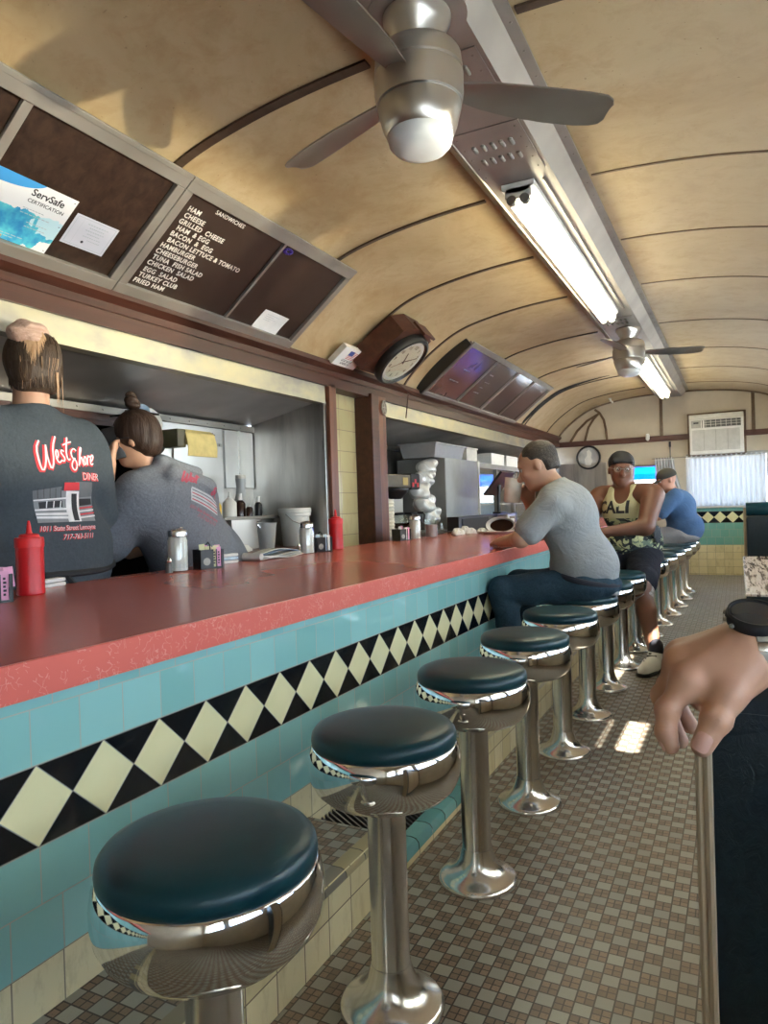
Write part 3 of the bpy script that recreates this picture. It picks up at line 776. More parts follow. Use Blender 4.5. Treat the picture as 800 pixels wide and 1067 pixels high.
# ------------------------------------------------------------------ letter boards along the sloping ceiling
BP0 = Vector((-2.475, 0, 1.020)); BV = Vector((.48, 0, .37)).normalized(); BN = Vector((BV.z, 0, -BV.x)); BU = Vector((0, 1, 0))
def bpt(y, v, d=0.): return BP0+BU*y+BV*v+BN*d
def bbox(bm, y0, y1, v0, v1, d0, d1, bev=0.):
    M = Matrix(((BU.x, BV.x, BN.x, BP0.x), (BU.y, BV.y, BN.y, BP0.y), (BU.z, BV.z, BN.z, BP0.z), (0, 0, 0, 1)))
    box(bm, y0, y1, v0, v1, d0, d1, bev, M); return bm
def board(label, y0, y1, divs, mat, stile=.045, rail=(.05, .055), h=.615, group=None, d=0.):
    t = wthing('menu_board', label, 'menu board', bpt((y0+y1)/2, 0), group)
    bm = bm_(); bbox(bm, y0+.01, y1-.01, .01, h-.01, .0+d, .014+d); obj('panel', bm, mat, t, False)
    bm = bm_(); bbox(bm, y0, y1, 0, rail[1], -.005+d, .034+d, .004); obj('bottom_rail', bm, 'alu', t, False)
    bm = bm_(); bbox(bm, y0, y1, h-rail[0], h, -.005+d, .034+d, .004); bbox(bm, y0, y1, h-.004, h+.016, .02+d, .036+d, .002); obj('top_rail', bm, 'alu', t, False)
    for a in (y0, y1-stile):
        bm = bm_(); bbox(bm, a, a+stile, rail[1], h-rail[0], -.005+d, .034+d, .004); obj('stile', bm, 'alu', t, False)
    for a, w in divs:
        bm = bm_(); bbox(bm, a-w/2, a+w/2, rail[1], h-rail[0], .0+d, .028+d, .002); obj('divider', bm, 'alu', t, False)
    return t
GB = 'aluminium framed boards on the sloping ceiling'
board('brown wood-grain board with aluminium frame nearest the camera, holding the certificates', .15, 2.243, ((1.53, .035),), 'boardwood', group=GB)
tb = board('letter board headed SANDWICHES listing ham, cheese and burgers in white letters', 2.247, 3.62, ((2.975, .018),), 'feltboard', group=GB)
LINES = ['HAM', 'CHEESE', 'GRILLED  CHEESE', 'HAM  & EGG', 'BACON  &  EGG', 'BACON LETTUCE & TOMATO', 'HAMBURGER', 'CHEESEBURGER', 'TUNA  FISH SALAD', 'CHICKEN  SALAD', 'EGG  SALAD', 'TURKEY CLUB', 'FRIED HAM']
DX = [.0, .004, .0, .012, .002, .01, -.004, -.006, .0, -.006, .0, -.004, -.010]
for i, s in enumerate(LINES):
    v = .483-i*.0338-(.004 if i > 9 else 0)
    text_on('lettering', s, .0335, bpt(2.335+DX[i], v, .0145), BU, BV, 'letters', tb, spacing=1.13, offset=.0006)
text_on('lettering', 'SANDWICHES', .029, bpt(2.475, .527, .0145), BU, BV, 'letters', tb, spacing=1.12)
q = M_('glossy brown menu panel', .12, spec=.8); q.col(q.ramp(q.noise(3, 3), (.3, (.07, .045, .04)), (.7, (.12, .08, .07)))); MT['glossboard'] = q.m
tf = board('far menu board with four glossy panels just past the wall clock', 5.62, 8.45, ((6.42, .022), (7.12, .05), (7.75, .022)), 'glossboard', .04, (.035, .035), group=GB, d=.03)
bm = bm_(); bbox(bm, 5.60, 5.625, -.0, .60, -.04, .06); obj('side_panel', bm, 'black', tf, False)  # black strip put in for the shade between board and ceiling
for k, (y, v, w) in enumerate([(5.95, .36, .16), (5.88, .22, .22), (6.55, .42, .10), (6.6, .33, .13), (6.6, .26, .08), (6.58, .19, .14)]):
    bm = bm_()
    for j in range(5): bbox(bm, y+j*w/5, y+j*w/5+w/7, v-.004+(j % 2)*.004, v+.008, .044, .0455)
    obj('faded_lettering', bm, simple('faded grey lettering', (.35, .32, .31), .5) if k == 0 else bpy.data.materials['faded grey lettering'], tf, False)
# papers pinned on the brown board
def paper(name, label, y0, y1, v0, v1, rot=0., mat='paper', d=.0155, cat='paper', curl=.0):
    t = wthing(name, label, cat, bpt(y0, v0, d))
    bm = bm_(); n = 8; g = []
    cy, cv = (y0+y1)/2, (v0+v1)/2; c, s = math.cos(rot), math.sin(rot)
    def P(a, b, dd):
        yy = (a-.5)*(y1-y0); vv = (b-.5)*(v1-v0)
        return bpt(cy+yy*c-vv*s, cv+yy*s+vv*c, d+dd+curl*((2*a-1)**2+(2*b-1)**2)/2)
    A = [[bm.verts.new(P(i/n, j/n, 0)) for i in range(n+1)] for j in range(n+1)]
    B = [[bm.verts.new(P(i/n, j/n, .0012)) for i in range(n+1)] for j in range(n+1)]
    for j in range(n):
        for i in range(n):
            bm.faces.new((A[j][i], A[j+1][i], A[j+1][i+1], A[j][i+1])); bm.faces.new((B[j][i], B[j][i+1], B[j+1][i+1], B[j+1][i]))
    for i in range(n):
        bm.faces.new((A[0][i], A[0][i+1], B[0][i+1], B[0][i])); bm.faces.new((A[n][i], B[n][i], B[n][i+1], A[n][i+1]))
        bm.faces.new((A[i][0], B[i][0], B[i+1][0], A[i+1][0])); bm.faces.new((A[i][n], A[i+1][n], B[i+1][n], B[i][n]))
    obj('sheet', bm, mat, t, True)
    u = BU*c+BV*s; v = BV*c-BU*s
    return t, (lambda a, b, dd=.0016: P(a, b, dd)), u, v
q = M_('certificate art', .7)
x, y, z = q.geo()
vv = ((x+2.475)*.792+(z-1.020)*.6105)      # distance up the board
uu = y-1.55
nz = q.noise(9, 3, .6, dist=1.5)
c = q.mix(0., (.82, .83, .84), (.82, .83, .84))
blob = (((uu-.17)*(uu-.17))*5.+((vv-.13)*(vv-.13))*28.+nz*.36).lt(.33)
c = q.mix(blob, c, q.ramp(q.noise(14, 3, .6), (.35, (.02, .25, .55)), (.6, (.10, .60, .70)), (.8, (.35, .75, .72))))
b2 = (((uu-.02)*(uu-.02))*9.+((vv-.045)*(vv-.045))*40.+nz*.3).lt(.27)
c = q.mix(b2, c, (.50, .33, .16))
b3 = (((uu-.30)*(uu-.30))*22.+((vv-.17)*(vv-.17))*60.+nz*.8).lt(.52)
c = q.mix(b3, c, (.55, .78, .85))
band = ((uu-.03)*(uu-.03)*14.+(vv-.335)*(vv-.335)*110.).lt(.42)
c = q.mix(band, c, (.05, .33, .72))
q.col(c); MT['certart'] = q.m
t, P, u, v = paper('certificate_poster', 'large white certificate poster with blue swirls pinned on the brown board', 1.53, 1.885, .058, .318, -.012, 'certart', cat='certificate')
text_on('lettering', 'ServSafe', .040, P(.50, .80), u, v, 'ink', t, extr=.0004, offset=.0006)
text_on('lettering', 'CERTIFICATION', .021, P(.50, .69), u, v, 'ink', t, extr=.0004)
bm = bm_()
for r in range(3): lathe(bm, [(.001, 0), (.004, .001), (0, .002)], 8, mt=Matrix.Translation(P(.97, .04+.45*r)))
obj('pins', bm, 'ink', t)
bm = bm_()
for r, (a, b, w) in enumerate([(.50, .58, .25), (.50, .50, .35), (.62, .38, .25), (.62, .31, .25), (.2, .10, .5), (.2, .06, .4)]):
    for j in range(7):
        a0 = a+w*j/7; q0, q1, q2, q3 = P(a0, b, .0014), P(a0+w/9, b, .0014), P(a0+w/9, b+.012, .0014), P(a0, b+.012, .0014); bm.faces.new([bm.verts.new(p) for p in (q0, q1, q2, q3)])
obj('small_print', bm, simple('grey print', (.45, .5, .55), .8), t, False, recalc=False)
q = M_('pale lilac certificate paper', .7); q.col(q.mix(q.noise(6), (.58, .60, .68), (.66, .67, .74))); MT['lilac'] = q.m
t, P, u, v = paper('small_certificate', 'small framed-border certificate pinned just right of the large blue certificate poster', 1.908, 2.112, .132, .272, .0, 'lilac', cat='certificate')
bm = bm_()
for a0, a1, b0, b1 in ((.05, .95, .05, .065), (.05, .95, .935, .95), (.05, .06, .05, .95), (.94, .95, .05, .95), (.2, .205, .05, .95)): bm.faces.new([bm.verts.new(P(a, b, .0014)) for a, b in ((a0, b0), (a1, b0), (a1, b1), (a0, b1))])
for r, (a, b, w) in enumerate([(.32, .80, .5), (.40, .70, .35), (.34, .60, .45), (.42, .5, .3), (.36, .40, .42), (.5, .3, .3)]):
    for j in range(8):
        a0 = a+w*j/8; bm.faces.new([bm.verts.new(P(aa, bb, .0014)) for aa, bb in ((a0, b), (a0+w/11, b), (a0+w/11, b+.03), (a0, b+.03))])
obj('print', bm, bpy.data.materials['grey print'], t, False, recalc=False)
bm = bm_(); lathe(bm, [(0, 0), (.006, .0), (.006, .001), (0, .0012)], 12, mt=Matrix.Translation(P(.42, .22, .0012)) @ BN.to_track_quat('Z', 'Y').to_matrix().to_4x4()); obj('seal', bm, 'ink', t)
t, P, u, v = paper('paper_note', 'white paper note taped to the lower right pane of the sandwiches letter board', 3.20, 3.43, .055, .185, -.02, 'paper', cat='note', curl=.006)
bm = bm_()
for r, (a, b, w) in enumerate([(.2, .80, .5), (.2, .70, .35), (.2, .60, .45), (.2, .5, .3)]):
    for j in range(8):
        a0 = a+w*j/8; bm.faces.new([bm.verts.new(P(aa, bb, .0014)) for aa, bb in ((a0, b), (a0+w/11, b), (a0+w/11, b+.02), (a0, b+.02))])
obj('print', bm, bpy.data.materials['grey print'], t, False, recalc=False)
t = wthing('purple_bow', 'small purple bow stuck at the top of the right pane of the sandwiches board', 'ornament', bpt(3.03, .535, .014))
bm = bm_()
for k in range(9):
    a = k*2*PI/9; p = bpt(3.03+.026*math.cos(a), .535+.013*math.sin(a), .02)
    lathe(bm, [(0, -.006), (.010, -.003), (.012, 0), (.008, .004), (0, .006)], 8, mt=Matrix.Translation(p))
obj('loops', bm, simple('purple ribbon', (.07, .03, .30), .4), t)

# ------------------------------------------------------------------ wall clock on its wooden bracket
t = wthing('wall_clock', 'round black-rimmed wall clock on a reddish wooden bracket above the tiled pillar', 'clock', (-2.36, 4.6, 1.1))
cc = bpt(4.60, .285, .16); Mc = Matrix(((BU.x, BV.x, BN.x, cc.x), (BU.y, BV.y, BN.y, cc.y), (BU.z, BV.z, BN.z, cc.z), (0, 0, 0, 1)))
bm = bm_(); lathe(bm, [(0, -.02), (.222, -.02), (.226, .0), (.225, .03), (.216, .047), (.20, .052), (.188, .040), (.184, .03), (0, .03)], 56, mt=Mc); obj('rim', bm, 'black', t)
q = M_('aged clock dial', .3); q.col(q.mix(q.noise(12, 3), (.66, .60, .44), (.76, .72, .56))); MT['dial'] = q.m
bm = bm_(); lathe(bm, [(0, .028), (.186, .028), (.186, .033), (0, .033)], 56, mt=Mc); d = obj('dial', bm, 'dial', t)
bm = bm_(); lathe(bm, [(.158, .0331), (.180, .0331), (.180, .0345), (.158, .0345), (.158, .0331)], 56, mt=Mc, cap=False); obj('chapter_ring', bm, 'white', d)
for k in range(12):
    a = PI/2-(k+1)*PI/6; c = Mc @ Vector((math.cos(a)*.135, math.sin(a)*.135-.011, .0335))
    bmx = text_mesh(str(k+1), .042, .0006, align='CENTER'); bmx.transform(Matrix(((BU.x, BV.x, BN.x, c.x), (BU.y, BV.y, BN.y, c.y), (BU.z, BV.z, BN.z, c.z), (0, 0, 0, 1)))); obj('numeral', bmx, 'ink', d, False)
def hand_(a, L, w):
    bm = bm_(); prism(bm, [(-w, -.02), (w, -.02), (w*.6, L), (-w*.6, L)], .035, .037, lambda u, v, dd: Mc @ Vector((u*math.cos(a)+v*math.sin(a), -u*math.sin(a)+v*math.cos(a), dd))); return bm
obj('hour_hand', hand_(math.radians(-28), .085, .006), 'ink', t, False); obj('minute_hand', hand_(math.radians(62), .135, .004), 'ink', t, False); obj('second_hand', hand_(math.radians(230), .12, .0015), 'redwood', t, False)
bm = bm_(); lathe(bm, [(0, .042), (.187, .040), (.187, .043), (0, .045)], 48, mt=Mc); obj('cover_glass', bm, 'glass', t)
bm = bm_()
prism(bm, [(-.30, -.20), (-.24, .19), (-.12, .245), (.10, .245), (.20, .21), (.215, -.05), (.13, -.20)], -.165, -.015, lambda u, v, dd: Mc @ Vector((u*(1 if dd > -.1 else 1.05), v, dd))); obj('bracket', bm, 'redwood', t, False)
bm = bm_(); bbox(bm, 4.54, 4.73, .525, .545, .06, .19, .004); obj('bracket_cap', bm, 'redwood', t, False)
# small flag card beside the clock
t, P, u, v = paper('flag_card', 'small white card with a flag picture standing on the wooden header left of the clock', 4.10, 4.40, .01, .165, .0, 'paper', d=.05, cat='card')
def quad(P, a0, a1, b0, b1, mat, nm, t, dd=.0015):
    bm = bm_(); bm.faces.new([bm.verts.new(P(a, b, dd)) for a, b in ((a0, b0), (a1, b0), (a1, b1), (a0, b1))]); return obj(nm, bm, mat, t, False, recalc=False)
for k in range(6): quad(P, .3, .8, .42+k*.075, .455+k*.075, simple('flag red', (.55, .12, .1), .6) if k == 0 else bpy.data.materials['flag red'], 'stripe', t)
quad(P, .3, .5, .62, .87, simple('flag blue', (.06, .09, .3), .6), 'canton', t, .0018)
text_on('lettering', 'GOD BLESS', .028, P(.22, .25), u, v, 'ink', t, extr=.0003); text_on('lettering', 'AMERICA', .028, P(.26, .09), u, v, 'ink', t, extr=.0003)
bm = bm_(); bbox(bm, 4.10, 4.40, .005, .165, .01, .0495); obj('backing', bm, 'offwhite', t, False)
# cable and little wheel on the post
t = wthing('wall_cable', 'thin loose cable sagging under the wooden header right of the clock', 'cable', (-2.47, 5.2, .9))
bm = bm_(); tube(bm, [(-2.462, 4.95, .99), (-2.44, 5.1, 1.0), (-2.44, 5.35, .955), (-2.445, 5.7, .93), (-2.45, 6.1, .93), (-2.45, 6.4, .955), (-2.455, 7.2, .965)], .005, 6); tube(bm, [(-2.44, 5.35, .955), (-2.46, 5.36, .85), (-2.48, 5.37, .74)], .005, 6); obj('cable_run', bm, 'redwood', t)
t = wthing('iron_star', 'small dark cast metal wheel ornament hanging on the wooden post', 'ornament', (-2.462, 4.92, .78))
bm = bm_()
for k in range(24):
    pass
R = [(-2.457, 4.92+.035*math.cos(a*PI/10), .775+.055*math.sin(a*PI/10)) for a in range(21)]; tube(bm, R, .006, 6, False)
for a in range(3): tube(bm, [(-2.457, 4.92+.035*math.cos(a*PI/3), .775+.055*math.sin(a*PI/3)), (-2.457, 4.92-.035*math.cos(a*PI/3), .775-.055*math.sin(a*PI/3))], .004, 6)
obj('wheel', bm, 'alu', t)

# ------------------------------------------------------------------ kitchen recess things
def on(name, label, cat, loc, group=None): return thing(name, label, cat, loc, 0, group)
WT = -.245
t = wthing('back_worktop', 'wood-topped worktop in the stainless kitchen recess behind the counter', 'worktop', (-2.85, 3.5, ZF))
bm = bm_(); box(bm, XB+.01, -2.54, 3.14, 4.08, WT-.045, WT, .01); obj('wooden_top', bm, 'postwood', t, False)
bm = bm_(); box(bm, XB+.02, -2.60, 3.12, 4.07, ZF, WT-.045); obj('base_cabinet', bm, 'black', t, False)
for k in range(2):
    bm = bm_(); box(bm, -2.602, -2.59, 3.15+k*.46, 3.57+k*.46, ZF+.1, WT-.08, .004); p = obj('door', bm, 'black', t, False)
    bm = bm_(); tube(bm, [(-2.585, 3.50+k*.16, -.42), (-2.575, 3.50+k*.16, -.43), (-2.575, 3.50+k*.16, -.53), (-2.585, 3.50+k*.16, -.54)], .006, 8); obj('handle', bm, 'chrome_base', p)
# dark under-counter equipment in front of women
t = wthing('undercounter_cooler', 'low black under-counter cooler along the back wall by the women', 'cooler', (-2.9, 1.8, ZF))
bm = bm_(); box(bm, XB+.02, -2.72, -.2, 3.08, ZF, -.37, .01); obj('body', bm, 'black', t, False)
for k in range(3):
    bm = bm_(); box(bm, -2.724, -2.70, -.15+k*1.08, .85+k*1.08, ZF+.1, -.42, .006); p = obj('door', bm, 'black', t, False)
    bm = bm_(); tube(bm, [(-2.70, -.05+k*1.08, -.46), (-2.68, -.05+k*1.08, -.46), (-2.68, .7+k*1.08, -.46), (-2.70, .7+k*1.08, -.46)], .008, 8); obj('handle', bm, 'chrome_base', p)
# bucket
t = on('plastic_bucket', 'white plastic bucket on the wooden worktop by the steel side wall', 'bucket', (-2.67, 3.945, WT))
bm = bm_(); lathe(bm, [(0, 0), (.082, 0), (.086, .01), (.098, .20), (.107, .202), (.108, .222), (.112, .224), (.112, .250), (.106, .254), (0, .252)], 40); obj('tub', bm, simple('milky white plastic', (.68, .70, .66), .35, var=.04), t)
bm = bm_(); tube(bm, [(-.0, -.108, .215), (.05, -.10, .17), (.10, -.05, .14), (.112, 0, .135), (.10, .05, .14), (.05, .10, .17), (0, .108, .215)], .003, 6); obj('handle', bm, 'alu', t)
# plastic cup
def cup(label, loc, h=.13, r0=.035, r1=.047, mat='milk', g=None, name='plastic_cup'):
    t = on(name, label, 'cup', loc, g)
    bm = bm_(); lathe(bm, [(0, 0), (r0, 0), (r1, h), (r1-.003, h), (r0-.003, .004), (0, .004)], 28, cap=False); obj('cup_wall', bm, mat, t)
    bm = bm_(); lathe(bm, [(r1, h-.004), (r1+.003, h-.002), (r1+.003, h+.002), (r1-.002, h+.002)], 28, cap=False); obj('rim', bm, mat, t); return t
q = M_('translucent milky plastic', .3, 0, (.72, .74, .74)); q.b.inputs['Transmission Weight'].default_value = .35; q.b.inputs['Alpha'].default_value = .85; MT['milk'] = q.m
c = cup('translucent plastic cup in front of the white bucket', (-2.62, 3.555, WT), .165, .046, .062)
bm = bm_(); tube(bm, [(0, -.05, .13), (-.01, -.07, .155), (-.02, -.07, .175), (0, -.055, .18)], .004, 6); obj('clip', bm, 'chrome', c)
# stainless steam bin with sauce bottles on top
t = wthing('stainless_bin', 'square stainless steel bin holding up the sauce bottles', 'bin', (-2.85, 3.6, WT))
bm = bm_(); prism(bm, [(3.46, WT), (3.86, WT), (3.88, -.055), (3.44, -.055)], -2.98, -2.80, lambda u, v, d: (d, u, v)); obj('body', bm, 'steel', t, False)
bm = bm_(); box(bm, -3.02, -2.785, 3.36, 3.93, -.055, -.035, .004); obj('shelf_lip', bm, 'alu', t, False)
def sauce(label, loc, col, h, r, name='sauce_bottle', cat='sauce bottle', cap=None, nozzle=True):
    t = on(name, label, cat, loc, 'sauce bottles on the stainless bin')
    bm = bm_(); lathe(bm, [(0, 0), (r, 0), (r, h*.55), (r*.75, h*.65), (r*.4, h*.72), (0, h*.72)], 20); obj('body', bm, col, t)
    if nozzle:
        bm = bm_(); lathe(bm, [(r*.75, h*.62), (r*.5, h*.72), (r*.22, h*.78), (r*.12, h), (0, h)], 16, cap=False); obj('nozzle', bm, cap or col, t)
    else:
        bm = bm_(); lathe(bm, [(r*.45, h*.70), (r*.45, h), (0, h)], 16, cap=False); obj('cap', bm, cap or col, t)
yl = simple('mustard yellow plastic', (.75, .48, .01), .35); dk = simple('dark brown sauce glass', (.03, .012, .008), .2)
sauce('yellow mustard squeeze bottle at the left of the bin shelf', (-2.90, 3.42, -.035), yl, .135, .033)
sauce('white squeeze bottle with a pointed nozzle beside the mustard', (-2.90, 3.55, -.035), MT['white'], .16, .045)
sauce('dark brown sauce bottle with a white cap between the white bottle and the tall shaker', (-2.92, 3.68, -.035), dk, .15, .036, cap=MT['white'], nozzle=False)
sauce('short dark sauce bottle with a pale nozzle in front of the clear carafe', (-2.86, 3.70, -.035), dk, .09, .022, cap=MT['white'])
sauce('black bottle with white label right of the other sauces', (-2.90, 3.85, -.035), MT['black'], .13, .025, cap=MT['white'], nozzle=False)
t = on('glass_carafe', 'clear glass carafe standing behind the sauce bottles against the steel corner', 'carafe', (-2.97, 3.76, -.035))
bm = bm_(); lathe(bm, [(0, 0), (.05, 0), (.056, .05), (.05, .10), (.034, .15), (.03, .20), (.036, .25), (.033, .252), (.027, .20), (.031, .15), (.046, .10), (.05, .05), (.04, .005), (0, .005)], 24, cap=False); obj('vessel', bm, 'milk', t)
bm = bm_(); lathe(bm, [(0, .252), (.034, .252), (.034, .275), (0, .28)], 20); obj('lid', bm, 'offwhite', t)
# cloth on worktop
def crumple(name, label, cat, loc, r, h, mat, seed, sx=1., sy=1., n=26, group=None):
    rs = random.Random(seed); bm = bm_(); A = []
    ph = [rs.uniform(0, 6.28) for _ in range(9)]
    for j in range(9):
        tt = j/8*PI/2; ring = []
        for i in range(n):
            a = 2*PI*i/n; w = 1+.16*math.sin(3*a+ph[0]+j*.3)+.10*math.sin(7*a+ph[1]-j*.5)+.07*math.sin(11*a+ph[2]+j)
            rr = r*math.cos(tt)**.6*w; z = h*math.sin(tt)*(1+.25*math.sin(4*a+ph[3]))+.004
            ring.append(bm.verts.new((rr*math.cos(a)*sx, rr*math.sin(a)*sy, z)))
        A.append(ring)
    for a, b in zip(A, A[1:]):
        for i in range(n): bm.faces.new((a[i], a[(i+1) % n], b[(i+1) % n], b[i]))
    bm.faces.new(list(reversed(A[0]))); bm.faces.new(A[-1])
    o = obj(name, bm, mat, None, True, 60); o.location = loc; return tag(o, label, cat, group)
crumple('paper_towel', 'crumpled white paper towel at the left front of the wooden worktop', 'paper towel', (-2.62, 3.25, WT), .09, .035, 'paper', 3, .5, 1.6)
# hanging order papers, shelf stuff
t = wthing('hanging_folder', 'yellow manila paper folded over a rail in the steel recess', 'paper', (-2.72, 3.2, .30))
bm = bm_(); n = 12
sh = [(-.09+.0, .02), (-.075, .065), (-.04, .085), (0, .09), (.03, .07), (.045, .02), (.05, -.02), (.045, -.06)]
for y0, y1, mm, nm in ((2.95, 3.19, 'yellowpaper', 'front_sheet'),):
    bm = bm_(); g = [[bm.verts.new((-2.73+x, y0+(y1-y0)*i/6+(.03 if z < -.04 else 0)*(z+.04)*-3, .375+z-.012*i/6*0)) for i in range(7)] for x, z in sh]
    for a, b in zip(g, g[1:]):
        for i in range(6): bm.faces.new((a[i], a[i+1], b[i+1], b[i]))
    r = bmesh.ops.extrude_face_region(bm, geom=bm.faces[:]); bmesh.ops.translate(bm, vec=(-.003, 0, -.002), verts=[q for q in r['geom'] if isinstance(q, bmesh.types.BMVert)]); obj(nm, bm, mm, t)
bm = bm_(); box(bm, -2.82, -2.70, 2.89, 2.955, .36, .46, .006); obj('clip_box', bm, simple('dark olive metal', (.09, .075, .03), .4), t, False)
bm = bm_(); tube(bm, [(-3.1, 3.2, .46), (-2.72, 3.2, .455)], .006, 8); tube(bm, [(-2.74, 2.96, .452), (-2.74, 3.24, .452)], .005, 8); obj('rail', bm, 'alu', t)
t = wthing('ladle_rack', 'steel bowls and white lids hanging on a rack behind the person in the hoodie', 'utensils', (-2.8, 2.9, .45))
for k, (y, z, r, mm) in enumerate([(2.83, .50, .065, 'offwhite'), (2.80, .42, .06, 'steel'), (2.86, .36, .05, 'alu'), (2.78, .54, .04, 'bluep')]):
    bm = bm_(); lathe(bm, [(0, 0), (r*.6, .004), (r, .03), (r*1.05, .032), (r*1.05, .036), (r*.55, .012), (0, .010)], 28, mt=Matrix.Translation((-2.85, y, z)) @ Matrix.Rotation(math.radians(70), 4, 'Y') @ Matrix.Rotation(.2*k, 4, 'X')); obj('bowl' if k % 2 else 'lid', bm, mm, t)
bm = bm_(); tube(bm, [(-2.88, 2.70, .55), (-2.8, 2.86, .54)], .006, 8); tube(bm, [(XB+.03, 2.80, .55), (-2.84, 2.80, .55)], .006, 8)
for y in (2.74, 2.8, 2.85): tube(bm, [(-2.84, y, .53), (-2.83, y, .50), (-2.81, y, .49)], .004, 6)
obj('hooks', bm, 'black', t)
# riveted white panels in the recess corner
bm = bm_(); box(bm, XB, XB+.012, 3.14, 3.76, .46, .562, .002); box(bm, XB, XB+.014, 3.30, 3.76, WT, .44, .002)
struct('trim_95', bm, mat_steel('pale brushed recess panel', (.74, .74, .72), .35))
bm = bm_(); box(bm, XB, XB+.02, 3.78, 4.09, .16, .555, .002); box(bm, XB, XB+.03, 3.92, 3.94, .1, .56)
for z in np.arange(.18, .55, .08): lathe(bm, [(.007, 0), (.005, .004), (0, .005)], 8, mt=Matrix.Translation((XB+.03, 3.93, z)) @ Matrix.Rotation(PI/2, 4, 'Y'))
struct('trim_96', bm, bpy.data.materials['pale brushed recess panel'])

# ---- second recess: coffee things
t = wthing('service_worktop', 'stainless service worktop in the far kitchen recess behind the counter', 'worktop', (-2.85, 7.4, ZF))
bm = bm_(); box(bm, XB+.01, -2.52, 5.0, 10.4, WT-.04, WT, .006); obj('steel_top', bm, 'steel', t, False)
bm = bm_(); box(bm, XB+.02, -2.58, 5.02, 10.38, ZF, WT-.04); obj('base_cabinet', bm, 'steel', t, False)
for k in range(5):
    bm = bm_(); box(bm, -2.582, -2.57, 5.1+k*1.05, 6.08+k*1.05, ZF+.1, WT-.08, .004); p = obj('door', bm, 'steel', t, False)
    bm = bm_(); tube(bm, [(-2.57, 5.2+k*1.05, -.4), (-2.55, 5.2+k*1.05, -.4), (-2.55, 5.2+k*1.05, -.55), (-2.57, 5.2+k*1.05, -.55)], .007, 8); obj('handle', bm, 'chrome_base', p)
t = on('coffee_maker', 'coffee maker with black brew basket and dark metal top behind the post', 'coffee maker', (-2.62, 5.45, WT))
bm = bm_(); box(bm, -.19, .03, -.28, .28, 0, .05, .01); box(bm, -.19, -.08, -.28, .28, .04, .40, .01); obj('stand', bm, 'steel', t, False)
bm = bm_(); box(bm, -.19, .055, -.30, .16, .40, .515, .01); obj('tank', bm, simple('dark bronze metal', (.10, .085, .06), .35, .7), t, False)
bm = bm_(); box(bm, -.18, .06, .16, .35, .39, .53, .012); obj('control_box', bm, 'blackrub', t, False)
bm = bm_(); box(bm, .0555, .0575, -.0, .10, .425, .49); obj('name_plate', bm, simple('brass plate', (.45, .33, .10), .4, .6), t, False)
bm = bm_()
for k in range(3): box(bm, .06, .064, .18+.05*k, .215+.05*k, .41+.03*(k % 2), .45+.03*(k % 2), .002)
obj('switches', bm, 'red', t, False)
bm = bm_(); lathe(bm, [(0, -.0), (.05, 0), (.10, .05), (.115, .075), (.115, .09), (0, .09)], 28, c=(-.02, 0, .305)); obj('brew_basket', bm, 'black', t)
def carafe(dy, lab):
    q = on('coffee_pot', lab, 'coffee pot', (-2.60, 5.45+dy, WT+.05), 'glass coffee pots by the coffee maker')
    bm = bm_(); lathe(bm, [(0, 0), (.065, 0), (.085, .03), (.088, .06), (.07, .10), (.052, .12), (.056, .135), (.05, .135), (.046, .12), (.064, .10), (.082, .06), (.06, .004), (0, .004)], 28, cap=False); obj('glass_bowl', bm, 'glass', q)
    bm = bm_(); lathe(bm, [(.053, .118), (.056, .118), (.058, .136), (.03, .142), (0, .142)], 28, cap=False); obj('collar', bm, 'black', q)
    bm = bm_(); tube(bm, [(.05, 0, .13), (.11, 0, .13), (.125, 0, .11), (.12, 0, .05)], .009, 8); obj('handle', bm, 'black', q)
    bm = bm_(); lathe(bm, [(0, .003), (.062, .004), (.082, .03), (.084, .05), (0, .05)], 24); obj('coffee', bm, simple('black coffee', (.015, .006, .003), .1) if dy < 0 else bpy.data.materials['black coffee'], q)
carafe(-.02, 'glass coffee pot with black handle under the brew basket'); carafe(.24, 'glass coffee pot with black handle right of the brew basket')
t = on('paper_cup_stack', 'cream paper cups and filters stacked left of the coffee maker', 'paper cups', (-2.54, 5.10, WT))
for k in range(2):
    bm = bm_(); lathe(bm, [(0, 0), (.045, 0)]+[(.045+.006*(j % 2), .02+j*.014) for j in range(9)]+[(.05, .15), (0, .15)], 24, c=(0, 0, .15*k+.003*k)); obj('cup_sleeve', bm, simple('cream paper cup', (.74, .72, .60), .7) if k == 0 else bpy.data.materials['cream paper cup'], t)
# bagged cups
for k, (y, z, xx) in enumerate([(6.12, -.11, -2.62), (5.98, .01, -2.61), (5.93, .13, -2.63), (6.06, .25, -2.64), (6.20, .36, -2.67)]):
    o = sdf_mesh('plastic_bag', [('c', (xx, y-.08, z), (xx, y+.08, z+.03), .065, .06), ('e', (xx+.05, y, z-.03), (.05, .09, .05)), ('e', (xx+.04, y+.07, z+.05), (.05, .06, .04))], .03, .012, 'milk', disp=wrinkle(.012, 26, k))
    tag(o, ['lowest bulging clear plastic bag of cups in the pile by the steel urn', 'second clear plastic bag from the bottom beside the steel urn', 'middle clear plastic bag in the pile beside the steel urn', 'fourth clear plastic bag up, leaning on the steel urn', 'topmost clear plastic bag tucked against the steel urn'][k], 'plastic bag', 'clear bags of cups beside the steel urn')
t = wthing('steel_urn', 'tall grey stainless cabinet with a rounded front behind the counter', 'urn', (-2.8, 6.9, WT))
bm = bm_(); prism(bm, [(-3.08, 6.42), (-2.56, 6.42), (-2.535, 6.45), (-2.53, 6.8), (-2.535, 7.3), (-2.56, 7.34), (-3.08, 7.34)], WT+.03, .46, lambda u, v, d: (u, v, d)); obj('body', bm, simple('matt grey painted steel', (.27, .27, .26), .5, .3, scale=4), t, True, 50)
